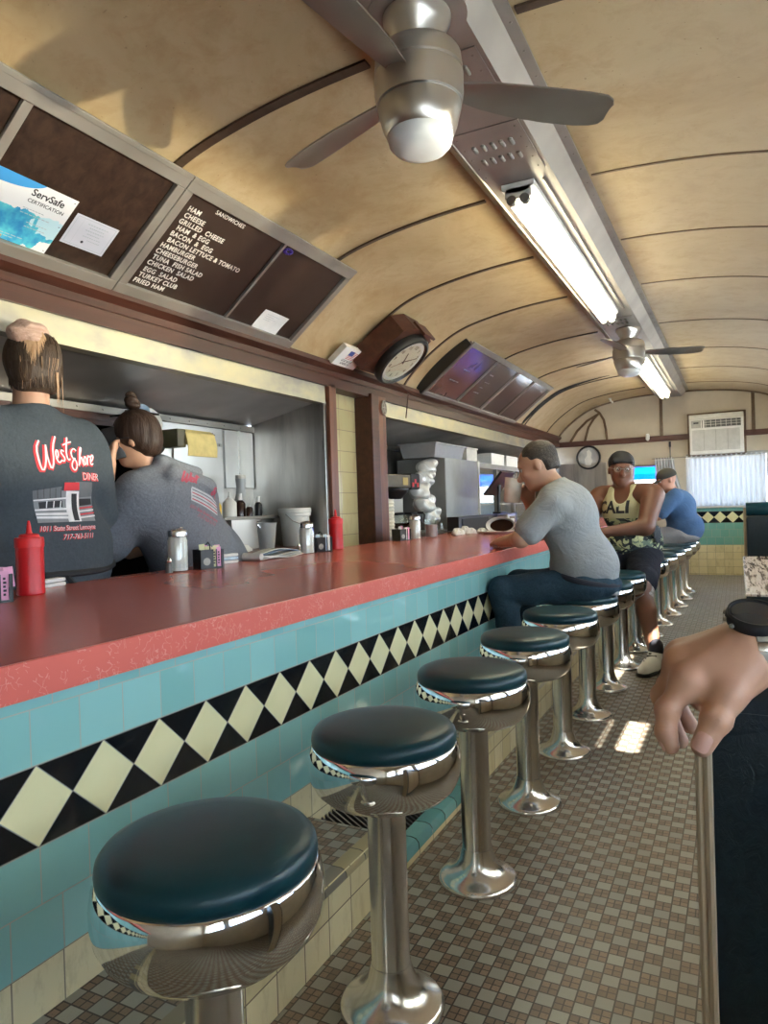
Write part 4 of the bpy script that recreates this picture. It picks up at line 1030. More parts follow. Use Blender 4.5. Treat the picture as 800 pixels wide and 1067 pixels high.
bm = bm_(); prism(bm, [(-3.1, 6.40), (-2.55, 6.40), (-2.52, 6.45), (-2.52, 7.32), (-2.55, 7.36), (-3.1, 7.36)], WT, WT+.035, lambda u, v, d: (u, v, d)); obj('foot', bm, 'alu', t, False)
bm = bm_(); box(bm, -2.60, -2.53, 7.335, 7.37, WT+.02, .47, .006); obj('edge_strip', bm, 'offwhite', t, False)
def tub(name, label, cat, y0, y1, z0, z1, mat, x0=-2.95, x1=-2.56, flare=.03, group=None, lip=True):
    t = wthing(name, label, cat, ((x0+x1)/2, (y0+y1)/2, z0), group)
    bm = bm_(); vs = []
    for z, f in ((z0, flare), (z1, 0)):
        vs.append([bm.verts.new(p) for p in ((x0+f, y0+f, z), (x1-f, y0+f, z), (x1-f, y1-f, z), (x0+f, y1-f, z))])
    bm.faces.new(list(reversed(vs[0])))
    for i in range(4): bm.faces.new((vs[0][i], vs[0][(i+1) % 4], vs[1][(i+1) % 4], vs[1][i]))
    vi = [bm.verts.new(p) for p in ((x0+.01, y0+.01, z1), (x1-.01, y0+.01, z1), (x1-.01, y1-.01, z1), (x0+.01, y1-.01, z1))]
    vb = [bm.verts.new(p) for p in ((x0+flare+.01, y0+flare+.01, z0+.01), (x1-flare-.01, y0+flare+.01, z0+.01), (x1-flare-.01, y1-flare-.01, z0+.01), (x0+flare+.01, y1-flare-.01, z0+.01))]
    for i in range(4): bm.faces.new((vs[1][i], vs[1][(i+1) % 4], vi[(i+1) % 4], vi[i])); bm.faces.new((vi[i], vi[(i+1) % 4], vb[(i+1) % 4], vb[i]))
    bm.faces.new(vb); obj('tub', bm, mat, t, False)
    if lip:
        bm = bm_()
        for q in ((x0-.01, x1+.01, y0-.012, y0+.004), (x0-.01, x1+.01, y1-.004, y1+.012), (x0-.01, x0+.004, y0, y1), (x1-.004, x1+.01, y0, y1)): box(bm, *q, z1-.012, z1+.004, .002)
        obj('lip', bm, mat, t, False)
    return t
gt = simple('grey plastic tub', (.30, .30, .31), .5, var=.06)
tub('grey_tub', 'grey plastic bus tub resting on top of the stainless urn', 'tub', 6.20, 7.0, .463, .60, gt)
tub('storage_bin', 'tall off-white bin on the urn top right of the grey tub', 'bin', 7.05, 7.38, .463, .60, MT['offwhite'], flare=.0)
t = wthing('glass_display_case', 'bright glass-doored display case to the right of the steel urn', 'display case', (-2.8, 8.3, WT))
bm = bm_()
for q in ((-3.1, -2.58, 7.42, 9.6, WT, WT+.03), (-3.1, -2.56, 7.40, 9.6, .40, .455), (-3.1, -3.07, 7.42, 9.6, WT, .42)): box(bm, *q)
for y in (7.42, 8.1, 8.8, 9.56): box(bm, -2.61, -2.57, y, y+.04, WT, .42)
obj('frame', bm, 'alu', t, False)
bm = bm_(); box(bm, -2.60, -2.595, 7.46, 9.56, WT+.03, .40); obj('glass_doors', bm, 'glass', t, False)
bm = bm_()
for z in (-.02, .18): box(bm, -3.06, -2.62, 7.46, 9.56, z, z+.012)
obj('shelf', bm, 'white', t, False)
bm = bm_(); box(bm, -3.065, -3.055, 7.46, 9.56, WT+.03, .40); obj('back_panel', bm, 'bluep', t, False)
for k in range(2):
    t = wthing('white_carton', ['white carton on top of the display case, the nearer one', 'white carton on top of the display case, the farther one'][k], 'carton', (-2.7, 7.9+k*.5, .46), 'white cartons on the display case')
    bm = bm_(); box(bm, -2.86, -2.58, 7.95+k*.60, 8.45+k*.60, .458, .585, .004); obj('box', bm, 'paper', t, False)
    bm = bm_(); box(bm, -2.862, -2.578, 7.948+k*.60, 8.452+k*.60, .565, .592, .004); obj('lid', bm, 'white', t, False)
# till / monitor
t = on('order_screen', 'dark tilted flat touch screen of the till standing behind the counter', 'screen', (-2.38, 6.35, -.245))
Ms = Matrix.Translation((0, 0, .37)) @ Matrix.Rotation(math.radians(-52), 4, 'Y') @ Matrix.Rotation(math.radians(0), 4, 'Z')
bm = bm_(); box(bm, -.15, .15, -.22, .22, -.012, .012, .004, Matrix.Translation((0, 0, .31)) @ Matrix.Rotation(math.radians(-50), 4, 'Y')); obj('screen_panel', bm, 'black', t, False)
bm = bm_(); box(bm, -.135, .135, -.20, .20, .012, .014, 0, Matrix.Translation((0, 0, .31)) @ Matrix.Rotation(math.radians(-50), 4, 'Y')); obj('display', bm, simple('dark glass display', (.03, .03, .035), .08), t, False)
bm = bm_(); box(bm, -.045, .04, -.1, .1, 0, .02, .005); tube(bm, [(-.01, 0, .01), (-.01, 0, .15), (0, 0, .30)], .02, 10); obj('stand', bm, 'black', t)
t.location = (-2.215, 7.05, -.11)
t = wthing('cash_box', 'long black till drawer box on the back edge of the counter', 'cash box', (-2.2, 6.3, -.252))
bm = bm_(); box(bm, -2.27, -2.16, 5.70, 7.5, -.2515, -.11, .006); obj('box', bm, 'black', t, False)
bm = bm_(); box(bm, -2.158, -2.154, 5.78, 6.5, -.235, -.13); obj('drawer', bm, 'blackrub', t, False)
t = wthing('napkin_dispenser', 'grey steel napkin dispenser in front of the black till box', 'napkin dispenser', (-2.1, 6.8, -.252))
bm = bm_(); box(bm, -2.14, -2.03, 6.72, 7.0, -.252, -.115, .01); obj('case', bm, 'steel', t, False)
bm = bm_(); box(bm, -2.032, -2.027, 6.76, 6.96, -.23, -.135, .002); p = obj('face_plate', bm, 'chrome', t, False)
bm = bm_(); box(bm, -2.03, -2.022, 6.81, 6.91, -.20, -.16, .002); obj('napkins', bm, 'paper', t, False)

# ------------------------------------------------------------------ things on the counter
CT = -.252
def ketchup(label, loc):
    t = on('ketchup_bottle', label, 'ketchup bottle', loc, 'red squeeze bottles on the counter')
    bm = bm_(); lathe(bm, [(0, 0), (.040, 0), (.0435, .004), (.0435, .012), (.0425, .02), (.0425, .148), (.043, .156), (0, .156)], 40); obj('body', bm, 'red', t)
    bm = bm_(); lathe(bm, [(.042, .154), (.0445, .156), (.0445, .182), (.0425, .188), (.032, .189), (.030, .196), (.026, .199), (.011, .201), (.009, .206), (.0065, .225), (.0035, .242), (0, .243)], 40, cap=False); obj('nozzle_cap', bm, simple('bright red cap', (.70, .02, .025), .4) if not bpy.data.materials.get('bright red cap') else bpy.data.materials['bright red cap'], t)
    return t
ketchup('red ketchup squeeze bottle near the left edge, beside the pink packet caddy', (-2.08, 1.525, CT))
ketchup('red ketchup squeeze bottle farther down, in front of the yellow tiled pillar', (-2.20, 3.69, CT))
def shaker(label, loc, s=1.):
    t = on('sugar_shaker', label, 'sugar shaker', loc, 'glass sugar shakers on the counter')
    bm = bm_(); lathe(bm, [(0, .002), (.034, .003), (.036, .012), (.036, .115), (.031, .13), (0, .13)], 48, flute=.02, nfl=12); obj('sugar', bm, 'sugar', t)
    bm = bm_(); lathe(bm, [(0, 0), (.038, 0), (.041, .008), (.041, .012), (.0385, .014), (.0385, .118), (.034, .134), (.034, .140), (.033, .140), (.033, .134), (.0375, .118), (.0375, .014), (0, .003)], 48, cap=False, flute=.02, nfl=12); obj('glass_jar', bm, 'glass', t)
    bm = bm_(); lathe(bm, [(.0345, .132), (.0375, .133), (.038, .150), (.036, .156), (.025, .163), (.010, .166), (0, .167)], 40, cap=False); obj('lid', bm, 'chrome_base', t)
    bm = bm_(); box(bm, -.012, .012, .004, .02, .160, .168, .003); obj('pour_flap', bm, 'chrome', t, False)
    t.scale = (s, s, s); return t
shaker('glass sugar shaker with steel lid in front of the person in the hoodie', (-2.17, 2.30, CT), 1.14)
shaker('glass sugar shaker with steel lid next to the far ketchup bottle', (-2.18, 3.33, CT), 1.1)
shaker('glass sugar shaker with steel lid below the coffee maker', (-2.17, 4.80, CT), 1.1)
def caddy(label, loc, rz, packs, fill=True):
    t = on('sweetener_caddy', label, 'caddy', loc, 'black sweetener packet caddies'); t.rotation_euler = (0, 0, rz)
    bm = bm_()
    for q in ((-.045, .045, -.055, .055, 0, .006), (-.045, -.041, -.055, .055, 0, .085), (.041, .045, -.055, .0, 0, .085), (-.045, .045, -.055, -.051, 0, .085), (-.045, .045, .051, .055, 0, .085), (-.045, .045, -.002, .002, 0, .08), (.041, .045, .018, .022, 0, .085), (.041, .045, .045, .055, 0, .085), (.041, .045, .0, .006, 0, .085)): box(bm, *q)
    obj('tray', bm, 'black', t, False)
    bm = bm_(); tube(bm, [(-.02, 0, .08), (-.02, 0, .105), (0, 0, .116), (.02, 0, .105), (.02, 0, .08)], .003, 6); obj('carry_loop', bm, 'blackrub', t)
    bm = bm_(); lathe(bm, [(0, 0), (.016, 0), (.017, .0015), (0, .003)], 20, mt=Matrix.Translation((.0455, -.027, .032)) @ Matrix.Rotation(PI/2, 4, 'Y')); obj('round_badge', bm, 'alu', t)
    rs = random.Random(len(label))
    for k in range(packs[1]):
        mt_ = packs[0][k % len(packs[0])]
        y = -.045+.1*(k+.5)/packs[1]; x = .026-.05*(k % 3)/2.4; zt = .098+rs.uniform(-.006, .012)
        bm = bm_(); box(bm, -.0016, .0016, -.0135, .0135, 0, .062, .001, Matrix.Translation((x, y, zt-.062)) @ Matrix.Rotation(rs.uniform(-.15, .15), 4, 'X') @ Matrix.Rotation(rs.uniform(-.18, .1), 4, 'Y')); pk = obj('packet', bm, mt_, t, False)
    for k, (y, mm) in enumerate(((.033, packs[0][-1]), (.0125, packs[0][0]))):
        bm = bm_(); box(bm, .034, .0385, y-.011, y+.011, .007, .095, .001); pp = obj('front_packet', bm, mm, t, False)
        if fill:
            bm = bm_()
            for j in range(5): box(bm, .0385, .0389, y-.004, y+.003+.002*(j % 2), .02+.012*j, .027+.012*j)
            obj('packet_print', bm, 'ink', pp, False)
    return t
caddy('black caddy of pink sweetener packets at the left edge of the photo', (-2.02, 1.345, CT), -.45, (['pinkp', 'pinkp'], 10))
caddy('black caddy with pale yellow and pink packets in front of the person in the hoodie', (-2.14, 2.46, CT), -.45, (['yellowp', 'yellowp', 'pinkp'], 9))
caddy('black caddy of blue and white packets just left of the far ketchup bottle', (-2.19, 3.49, CT), -.4, (['bluep', 'paper'], 6), False)
caddy('black caddy beside the wooden post, with a red tag at its corner', (-2.19, 4.60, CT), -.35, (['paper', 'pinkp'], 5), False)
for k, (lx, ly, lab, cat, s) in enumerate([(-2.16, 2.235, 'tiny dark glass pepper shaker left of the sugar shaker by the person in the hoodie', 'pepper shaker', 1.), (-2.19, 3.265, 'tiny dark pepper shaker left of the farther sugar shaker', 'pepper shaker', .9), (-2.09, 1.44, 'small glass pepper shaker squeezed between the pink caddy and the ketchup bottle', 'pepper shaker', 1.6)]):
    t = on('pepper_shaker', lab, cat, (lx, ly, CT), 'small pepper shakers')
    bm = bm_(); lathe(bm, [(0, 0), (.015*s, 0), (.015*s, .035*s), (.011*s, .045*s), (0, .045*s)], 8); obj('body', bm, simple('pepper grey', (.16, .14, .12), .3) if k == 0 else bpy.data.materials['pepper grey'], t, False)
    bm = bm_(); lathe(bm, [(.0115*s, .044*s), (.0125*s, .052*s), (.008*s, .06*s), (0, .061*s)], 16, cap=False); obj('cap', bm, 'chrome_base', t)
# rolled cutlery napkins
def roll(label, loc, rz, cols, L=.13):
    t = on('napkin_roll', label, 'napkin roll', loc, 'folded napkin rolls on the back edge of the counter'); t.rotation_euler = (0, 0, rz)
    for k, c in enumerate(cols):
        bm = bm_(); box(bm, -.02, .02, -L/2, L/2, k*.016, k*.016+.0145, .006); obj('fold', bm, c, t)
roll('two folded white napkins behind the near ketchup bottle', (-2.22, 1.70, CT), .2, ('paper', 'paper'))
roll('stack of blue and white folded napkins right of the near packet caddies', (-2.22, 2.66, CT), .0, ('paper', 'bluep', 'paper'), .18)
# folded newspaper
t = on('folded_newspaper', 'rolled newspaper with grey and blue pages lying on the counter back edge', 'newspaper', (-2.19, 3.03, CT)); t.rotation_euler = (0, 0, .05)
for k in range(5):
    bm = bm_(); n = 14; w = .20; prof = []
    for i in range(n+1):
        a = i/n; y = -w+2*w*a; prof.append((y, .008+k*.0065+.004*math.sin(a*7+k)+(.012 if k > 2 else .0)*math.sin(a*PI)))
    prism(bm, prof+[(y, z-.0045) for y, z in reversed(prof)], -.055+.004*k, .06-.008*k, lambda u, v, d: (d, u, v))
    obj('page_fold', bm, [simple('newsprint', (.55, .55, .52), .9), simple('blue newsprint', (.16, .22, .33), .9)][0 if k != 3 else 1] if k in (0, 3) else bpy.data.materials['newsprint'], t)
bm = bm_(); tube(bm, [(-.05, -.2, .022), (.055, -.2, .022)], .018, 12); obj('rolled_edge', bm, bpy.data.materials['newsprint'], t)
# glass pitcher beside the far shaker
t = on('glass_pitcher', 'clear glass pitcher with a pinkish drink right of the far sugar shaker', 'pitcher', (-2.13, 5.02, CT))
bm = bm_(); lathe(bm, [(0, 0), (.05, 0), (.055, .14), (.052, .14), (.047, .004), (0, .004)], 28, cap=False); obj('jug', bm, 'glass', t)
q = M_('pinkish drink', .1, 0, (.55, .38, .38)); q.b.inputs['Alpha'].default_value = .7; bm = bm_(); lathe(bm, [(0, .005), (.046, .006), (.049, .10), (0, .10)], 28); obj('drink', bm, q.m, t)
bm = bm_(); tube(bm, [(.05, 0, .12), (.085, 0, .11), (.09, 0, .06), (.052, 0, .03)], .006, 8); obj('handle', bm, 'glass', t)
for k in range(5):
    crumple('crumpled_napkin', ['crumpled white napkin nearest the sugar shaker on the counter', 'second crumpled white napkin on the counter before the plates', 'small crumpled white napkin behind the row of napkins', 'crumpled white napkin beside the paper plates', 'flat crumpled white napkin under the plate rim'][k], 'napkin', [(-2.03, 5.32, CT), (-1.98, 5.50, CT), (-2.08, 5.62, CT), (-1.93, 5.62, CT), (-1.80, 5.60, CT)][k], [.05, .045, .04, .04, .07][k], [.045, .04, .05, .035, .012][k], 'paper', 20+k, group='crumpled white napkins on the counter')
# plates / basket
t = on('paper_plate_pile', 'tipped white paper bowl with a dark inside on the counter by the grey T-shirt', 'plates', (-1.78, 5.60, CT))
bm = bm_(); lathe(bm, [(0, 0), (.11, 0), (.15, .018), (.155, .02), (.15, .022), (.11, .006), (0, .006)], 36); obj('flat_plate', bm, 'paper', t)
Mb = Matrix.Translation((0.02, .02, .065)) @ Matrix.Rotation(math.radians(70), 4, 'X') @ Matrix.Rotation(math.radians(14), 4, 'Y')
bm = bm_(); lathe(bm, [(0, 0), (.06, 0), (.11, .06), (.125, .10), (.121, .10), (.105, .062), (.056, .006), (0, .006)], 32, cap=False, mt=Matrix.Translation((.02, .10, .062)) @ Matrix.Scale(.55, 4, (0, 0, 1)) @ Matrix.Rotation(math.radians(82), 4, 'X')); obj('tipped_bowl', bm, 'paper', t)
bm = bm_(); lathe(bm, [(0, 0), (.08, 0), (.10, .03), (0, .03)], 28, mt=Matrix.Translation((.02, .07, .062)) @ Matrix.Scale(.5, 4, (0, 0, 1)) @ Matrix.Rotation(math.radians(82), 4, 'X')); obj('dark_contents', bm, dk, t)
t = wthing('counter_cable', 'black cable loop lying on the counter near the napkins', 'cable', (-2.15, 5.35, CT))
bm = bm_(); tube(bm, [(-2.16, 5.72, CT+.01), (-2.10, 5.45, CT+.03), (-2.12, 5.28, CT+.03), (-2.18, 5.22, CT+.012), (-2.22, 5.3, CT+.008)], .006, 6); obj('cable_run', bm, 'black', t)

# ------------------------------------------------------------------ end wall things
t = wthing('air_conditioner', 'white window air conditioner set high in the end wall above the curtains', 'air conditioner', (-.25, YE-.1, .57))
AX = (-.600, .098); AZ0, AZ1 = .600, 1.165
D = YE-.15
bm = bm_(); box(bm, AX[0], AX[1], D+.02, YE+.2, AZ0, AZ1, .008); obj('cabinet', bm, 'offwhite', t, False)
bm = bm_(); box(bm, AX[0]-.03, AX[1]+.03, YE-.02, YE+.002, AZ0-.03, AZ1+.035); obj('wall_frame', bm, 'ribthin', t, False)
bm = bm_(); box(bm, AX[0]+.004, AX[1]-.004, D-.012, D+.02, AZ0+.004, AZ1-.07, .01); f_ = obj('front_panel', bm, 'white', t, False)
gm = simple('grey grille plastic', (.42, .41, .38), .5)
bm = bm_()
for k in range(22): z = AZ0+.05+k*.0135; box(bm, AX[0]+.04, AX[1]-.05, D-.016, D-.010, z, z+.007)
for k in range(1, 4): x = AX[0]+.04+(AX[1]-AX[0]-.09)*k/4; box(bm, x-.004, x+.004, D-.018, D-.010, AZ0+.05, AZ0+.345)
obj('intake_grille', bm, gm, f_, False)
bm = bm_(); box(bm, AX[0]+.20, AX[1]-.035, D-.013, D-.008, AZ0+.375, AZ0+.48); o_ = obj('outlet', bm, simple('dark outlet', (.10, .10, .10), .6), f_, False)
bm = bm_()
for k in range(7): x = AX[0]+.215+k*.065; box(bm, x, x+.006, D-.024, D-.011, AZ0+.38, AZ0+.475)
for z in (AZ0+.41, AZ0+.445): box(bm, AX[0]+.20, AX[1]-.035, D-.022, D-.012, z, z+.005)
obj('outlet_vanes', bm, 'offwhite', f_, False)
bm = bm_(); box(bm, AX[0]+.03, AX[0]+.155, D-.016, D-.010, AZ0+.375, AZ0+.48, .002); p = obj('control_panel', bm, gm, f_, False)
bm = bm_(); box(bm, AX[0]+.06, AX[0]+.125, D-.020, D-.014, AZ0+.435, AZ0+.455); obj('display', bm, 'ink', p, False)
bm = bm_(); box(bm, AX[0]+.17, AX[0]+.178, D-.018, D-.010, AZ0+.375, AZ0+.48); obj('seam', bm, 'ink', p, False)
bm = bm_(); box(bm, AX[0]+.0, AX[1], D+.03, YE, AZ1-.06, AZ1+.005, .006); obj('top_cover', bm, 'offwhite', t, False)
t = wthing('power_cord', 'dark power cord hanging down left of the air conditioner', 'cord', (-.86, YE-.02, .8))
bm = bm_(); box(bm, -.885, -.855, YE-.04, YE-.022, .74, .82, .004); tube(bm, [(-.87, YE-.03, .74), (-.868, YE-.03, .5), (-.87, YE-.03, .2)], .007, 6); obj('plug_and_cord', bm, 'ink', t)
t = wthing('door_chime', 'small white plastic bell box on the brown end wall band', 'bell box', (-1.14, YE-.05, .86))
bm = bm_(); box(bm, -1.20, -1.145, YE-.07, YE-.022, .86, .955, .02); obj('case', bm, 'white', t)
bm = bm_(); lathe(bm, [(0, 0), (.012, 0), (.012, .01), (0, .012)], 12, c=(-1.172, YE-.045, .85)); obj('button', bm, 'offwhite', t)
def curtain(label, x0, x1, z0, z1, waves, amp=.022, gather=None, axis='x', plane=YE-.06):
    t = wthing('sheer_curtain', label, 'curtain', ((x0+x1)/2, plane, z0), 'white gathered sheer curtains')
    bm = bm_(); n = waves*10; m = 14; g = []
    for j in range(m+1):
        b = j/m; z = z1+(z0-z1)*b; row = []
        for i in range(n+1):
            a = i/n; gx = 0
            if gather: gx = gather*(1-math.cos(b*PI))/2*(a)          # lower part pulled sideways
            x = x0+(x1-x0)*a-gx; w = math.sin(a*waves*2*PI+.7*math.sin(a*9)+.5*b*math.sin(a*5))*amp*(.55+.45*b)
            row.append(bm.verts.new((x, plane-w, z+.006*math.sin(a*waves*2*PI)*(1 if j == 0 else 0))))
        g.append(row)
    for j in range(m):
        for i in range(n): bm.faces.new((g[j][i], g[j+1][i], g[j+1][i+1], g[j][i+1]))
    obj('cloth', bm, 'sheer', t)
    bm = bm_(); box(bm, x0, x1, plane-.016, plane+.016, z1-.035, z1-.020, .006); obj('heading', bm, 'white', t)
    return t
curtain('wide white gathered curtain hanging right below the air conditioner', -.66, .36, -.14, .585, 16)
curtain('narrow white curtain drawn aside left of the wide one, behind the person in the cap', -1.08, -.82, -.12, .585, 7, gather=-.12)
t = wthing('curtain_rod', 'thin rod carrying the two white curtains across the end wall', 'curtain rod', (-.3, YE-.06, .57))
bm = bm_(); tube(bm, [(-1.12, YE-.06, .578), (.42, YE-.06, .578)], .006, 8)
for x in (-1.1, -.70, .40): tube(bm, [(x, YE-.06, .578), (x, YE, .578)], .005, 6)
obj('rod', bm, 'alu', t)
q = M_('bright blue window film', .4, 0, (.02, .22, .75)); q.b.inputs['Transmission Weight'].default_value = .0; q.b.inputs['Alpha'].default_value = 1.
m_ = bpy.data.materials.new('blue tarpaulin'); m_.use_nodes = True; nt_ = m_.node_tree; nt_.nodes.clear(); o_ = nt_.nodes.new('ShaderNodeOutputMaterial'); tl_ = nt_.nodes.new('ShaderNodeBsdfTranslucent'); tl_.inputs[0].default_value = (.03, .30, .95, 1); nt_.links.new(tl_.outputs[0], o_.inputs[0])
t = wthing('blue_awning', 'bright blue awning seen outside through the far window', 'awning', (-1.4, YE+.5, .4))
bm = bm_(); prism(bm, [(YE+.25, .68), (YE+.9, .40), (YE+.9, .30), (YE+.92, .30), (YE+.92, .41), (YE+.25, .70)], -2.2, -.8, lambda u, v, d: (d, u, v)); obj('canopy', bm, m_, t, False)
# oval picture
t = wthing('round_picture', 'round black-framed picture of a pale statue on the end wall left side', 'picture', (-2.05, YE-.05, .66))
Mp = Matrix.Translation((-2.04, YE-.005, .655)) @ Matrix.Rotation(PI/2, 4, 'X')
bm = bm_(); lathe(bm, [(.185, 0), (.185, .03), (.175, .045), (.160, .04), (.155, .02), (.155, 0)], 48, mt=Mp, cap=False); obj('frame', bm, 'black', t)
q = M_('grey picture print', .35); q.col(q.ramp(q.noise(7, 3, .5, dist=.5), (.35, (.42, .43, .45)), (.65, (.62, .63, .64)))); bm = bm_(); lathe(bm, [(0, 0), (.158, 0), (.158, .012), (0, .012)], 40, mt=Mp); obj('print', bm, q.m, t)
bm = bm_(); prism(bm, [(-.05, -.11), (.03, -.12), (.06, -.05), (.035, .0), (.05, .06), (.015, .12), (-.025, .10), (-.02, .03), (-.06, -.02)], .012, .016, lambda u, v, d: Mp @ Vector((u, v, d))); obj('pale_figure', bm, 'white', t)
# ceiling hook
t = wthing('smoke_detector', 'small white fitting on the far ceiling', 'detector', (-1.62, 10.6, 1.46))
bm = bm_(); tube(bm, [(-1.63, 10.65, 1.47), (-1.62, 10.65, 1.435), (-1.59, 10.65, 1.41)], .014, 10); obj('body', bm, 'white', t)
bm = bm_(); lathe(bm, [(0, 0), (.025, 0), (.025, .01), (0, .01)], 14, c=(-1.63, 10.65, 1.468)); obj('base_plate', bm, 'offwhite', t)

# ------------------------------------------------------------------ booths on the right
t = wthing('booth_bench', 'dark vinyl booth seat back with a cream wooden edge in the right foreground', 'booth', (.4, .9, ZF))
bm = bm_(); box(bm, -.047, -.034, .84, .93, ZF, -.285, .003); box(bm, -.034, XR-.01, .87, .93, ZF, -.30); obj('back_board', bm, 'trimcream', t, False)
bm = bm_()
g = []
for j in range(25):
    z = ZF+.02+(-.235-ZF-.02)*j/24; row = []
    for i in range(13):
        x = -.033+(XR-.03+.033)*i/12
        bul = .030*(1-abs(2*i/12-1)**6)*(1-abs(2*j/24-1)**8)
        row.append(bm.verts.new((x, .842-bul, z)))
    g.append(row)
for a, b in zip(g, g[1:]):
    for i in range(12): bm.faces.new((a[i], a[i+1], b[i+1], b[i]))
r = bmesh.ops.extrude_face_region(bm, geom=bm.faces[:]); bmesh.ops.translate(bm, vec=(0, .10, 0), verts=[q for q in r['geom'] if isinstance(q, bmesh.types.BMVert)])
obj('cushion_back', bm, 'boothvinyl', t)
bm = bm_(); tube(bm, [(-.03, .89, -.250), (XR-.03, .89, -.250)], .05, 16); obj('top_roll', bm, 'boothvinyl', t)
bm = bm_(); tube(bm, [(-.037, .842, ZF), (-.037, .842, -.28)], .005, 8); tube(bm, [(-.046, .843, ZF), (-.046, .843, -.28)], .004, 8); obj('edge_moulding', bm, 'trimcream', t)
def far_booth(label, y, facing):
    t = wthing('booth_bench', label, 'booth', (.45, y, ZF)); s = facing
    bm = bm_(); box(bm, .035, XR-.01, y-.05, y+.03, ZF, -.10, .006); obj('back_board', bm, 'trimcream', t, False)
    for z0, z1, th in ((ZF+.42, -.17, .055), ):
        bm = bm_(); box(bm, .055, XR-.02, y-.05-th, y-.045, z0, z1, .02); obj('back_cushion', bm, 'boothvinyl', t)
    bm = bm_(); tube(bm, [(.055, y-.04, -.115), (XR-.02, y-.04, -.115)], .055, 16); obj('top_roll', bm, 'vinyl', t)
    bm = bm_(); box(bm, .055, XR-.02, y-.50, y-.05, ZF+.33, ZF+.45, .03); obj('seat_cushion', bm, 'boothvinyl', t)
    bm = bm_(); box(bm, .06, XR-.02, y-.46, y-.05, ZF, ZF+.33); obj('base', bm, 'black', t, False)
    return t
far_booth('far dark teal booth bench with rolled top at the right edge behind the patterned table', 6.4, -1)
def booth_table(label, y0, y1, zt):
    t = wthing('booth_table', label, 'table', (.45, (y0+y1)/2, ZF))
    q = M_('brown and white streaked laminate', .22); n = q.noise(30, 4, .7, stretch=(2.2, .12, 1)); q.col(q.ramp(n, (.42, (.10, .06, .05)), (.5, (.62, .54, .48)), (.75, (.78, .72, .66)))); 
    bm = bm_(); box(bm, .02, XR-.01, y0, y1, zt-.012, zt, .004); obj('tabletop', bm, q.m, t, False)
    bm = bm_(); box(bm, .022, XR-.01, y0+.004, y1-.004, zt-.075, zt-.012, .003); obj('apron', bm, 'boothvinyl', t, False)
    bm = bm_(); lathe(bm, [(.2, 0), (.2, .02), (.05, .06), (.035, .1), (.035, zt-ZF-.08), (.1, zt-ZF-.075)], 24, c=(.48, (y0+y1)/2, ZF)); obj('pedestal', bm, 'chrome_base', t)
booth_table('booth table with streaked brown and white top at the right edge beyond the watch', 3.35, 5.4, -.42)
# ------------------------------------------------------------------ people
SK1 = mat_skin('fair tanned skin', (.56, .33, .22)); SK2 = mat_skin('deep brown skin', (.155, .070, .042)); SK3 = mat_skin('ruddy skin', (.52, .26, .18)); SK4 = mat_skin('warm tan skin', (.55, .31, .205))  # the near arm has its own tan base colour
MT['eye'] = simple('eye white', (.7, .68, .65), .2); MT['iris'] = simple('dark iris', (.03, .02, .015), .15)
def hair_mat(name, stops, sc=(1, 1, .08)):
    m = M_(name, .5, 0, (.1, .05, .03), .3); n = m.noise(90, 4, .6, stretch=sc, dist=.3); n2 = m.noise(7, 3)
    m.col(m.mix((n2-.35)*1.6, m.ramp(n, (.3, stops[0]), (.7, stops[1])), stops[2])); m.bump(n, .7, .006); return m.m
def head_prims(c, fwd, up, s=1., jaw=1.):
    """skull, jaw, nose, brow, ears about head centre c (ear-hole height)"""
    f = Vector(fwd).normalized(); u = Vector(up); u = (u-f*u.dot(f)).normalized(); l = u.cross(f); c = Vector(c)
    P = lambda a, b, z: tuple(c+f*a*s+l*b*s+u*z*s)
    R = [[f.x, l.x, u.x], [f.y, l.y, u.y], [f.z, l.z, u.z]]
    pr = [('e', P(-.008, 0, .028), (.097*s, .075*s, .092*s), R), ('e', P(.028, 0, -.035), (.066*s, .058*s*jaw, .078*s), R),
          ('e', P(.060, 0, -.088), (.028*s, .030*s*jaw, .022*s), R, {'k': .03}),
          ('c', P(.086, 0, .012), P(.112, 0, -.028), .009*s, .015*s, {'k': .012}), ('e', P(.095, 0, -.033), (.012*s, .018*s, .009*s), R, {'k': .01}),
          ('c', P(.084, .035, .030), P(.084, -.035, .030), .011*s, .011*s, {'k': .02}),
          ('e', P(.070, .036, -.018), (.02*s, .02*s, .02*s), R, {'k': .02}), ('e', P(.070, -.036, -.018), (.02*s, .02*s, .02*s), R, {'k': .02}),
          ('e', P(.086, 0, -.060), (.012*s, .024*s, .007*s), R, {'k': .006}), ('e', P(.084, 0, -.070), (.012*s, .020*s, .008*s), R, {'k': .006}),
          ('e', P(-.005, .077, -.005), (.018*s, .007*s, .030*s), R, {'k': .008}), ('e', P(-.005, -.077, -.005), (.018*s, .007*s, .030*s), R, {'k': .008})]
    subs = [('e', P(.092, .031, .008), (.012*s, .015*s, .009*s), R, {'k': .012}), ('e', P(.092, -.031, .008), (.012*s, .015*s, .009*s), R, {'k': .012})]
    return pr, subs, P, R
def eyes(P, s, root):
    for sd in (1, -1):
        bm = bm_(); lathe(bm, [(0, -.0105*s), (.0075*s, -.0075*s), (.0105*s, 0), (.0075*s, .0075*s), (0, .0105*s)], 14, c=P(.080, .031*sd, .008)); e = obj('eye', bm, 'eye', root)
        bm = bm_(); lathe(bm, [(0, -.005*s), (.004*s, -.003*s), (.005*s, 0), (.004*s, .003*s), (0, .005*s)], 10, c=P(.0885, .031*sd, .007)); obj('iris', bm, 'iris', e)
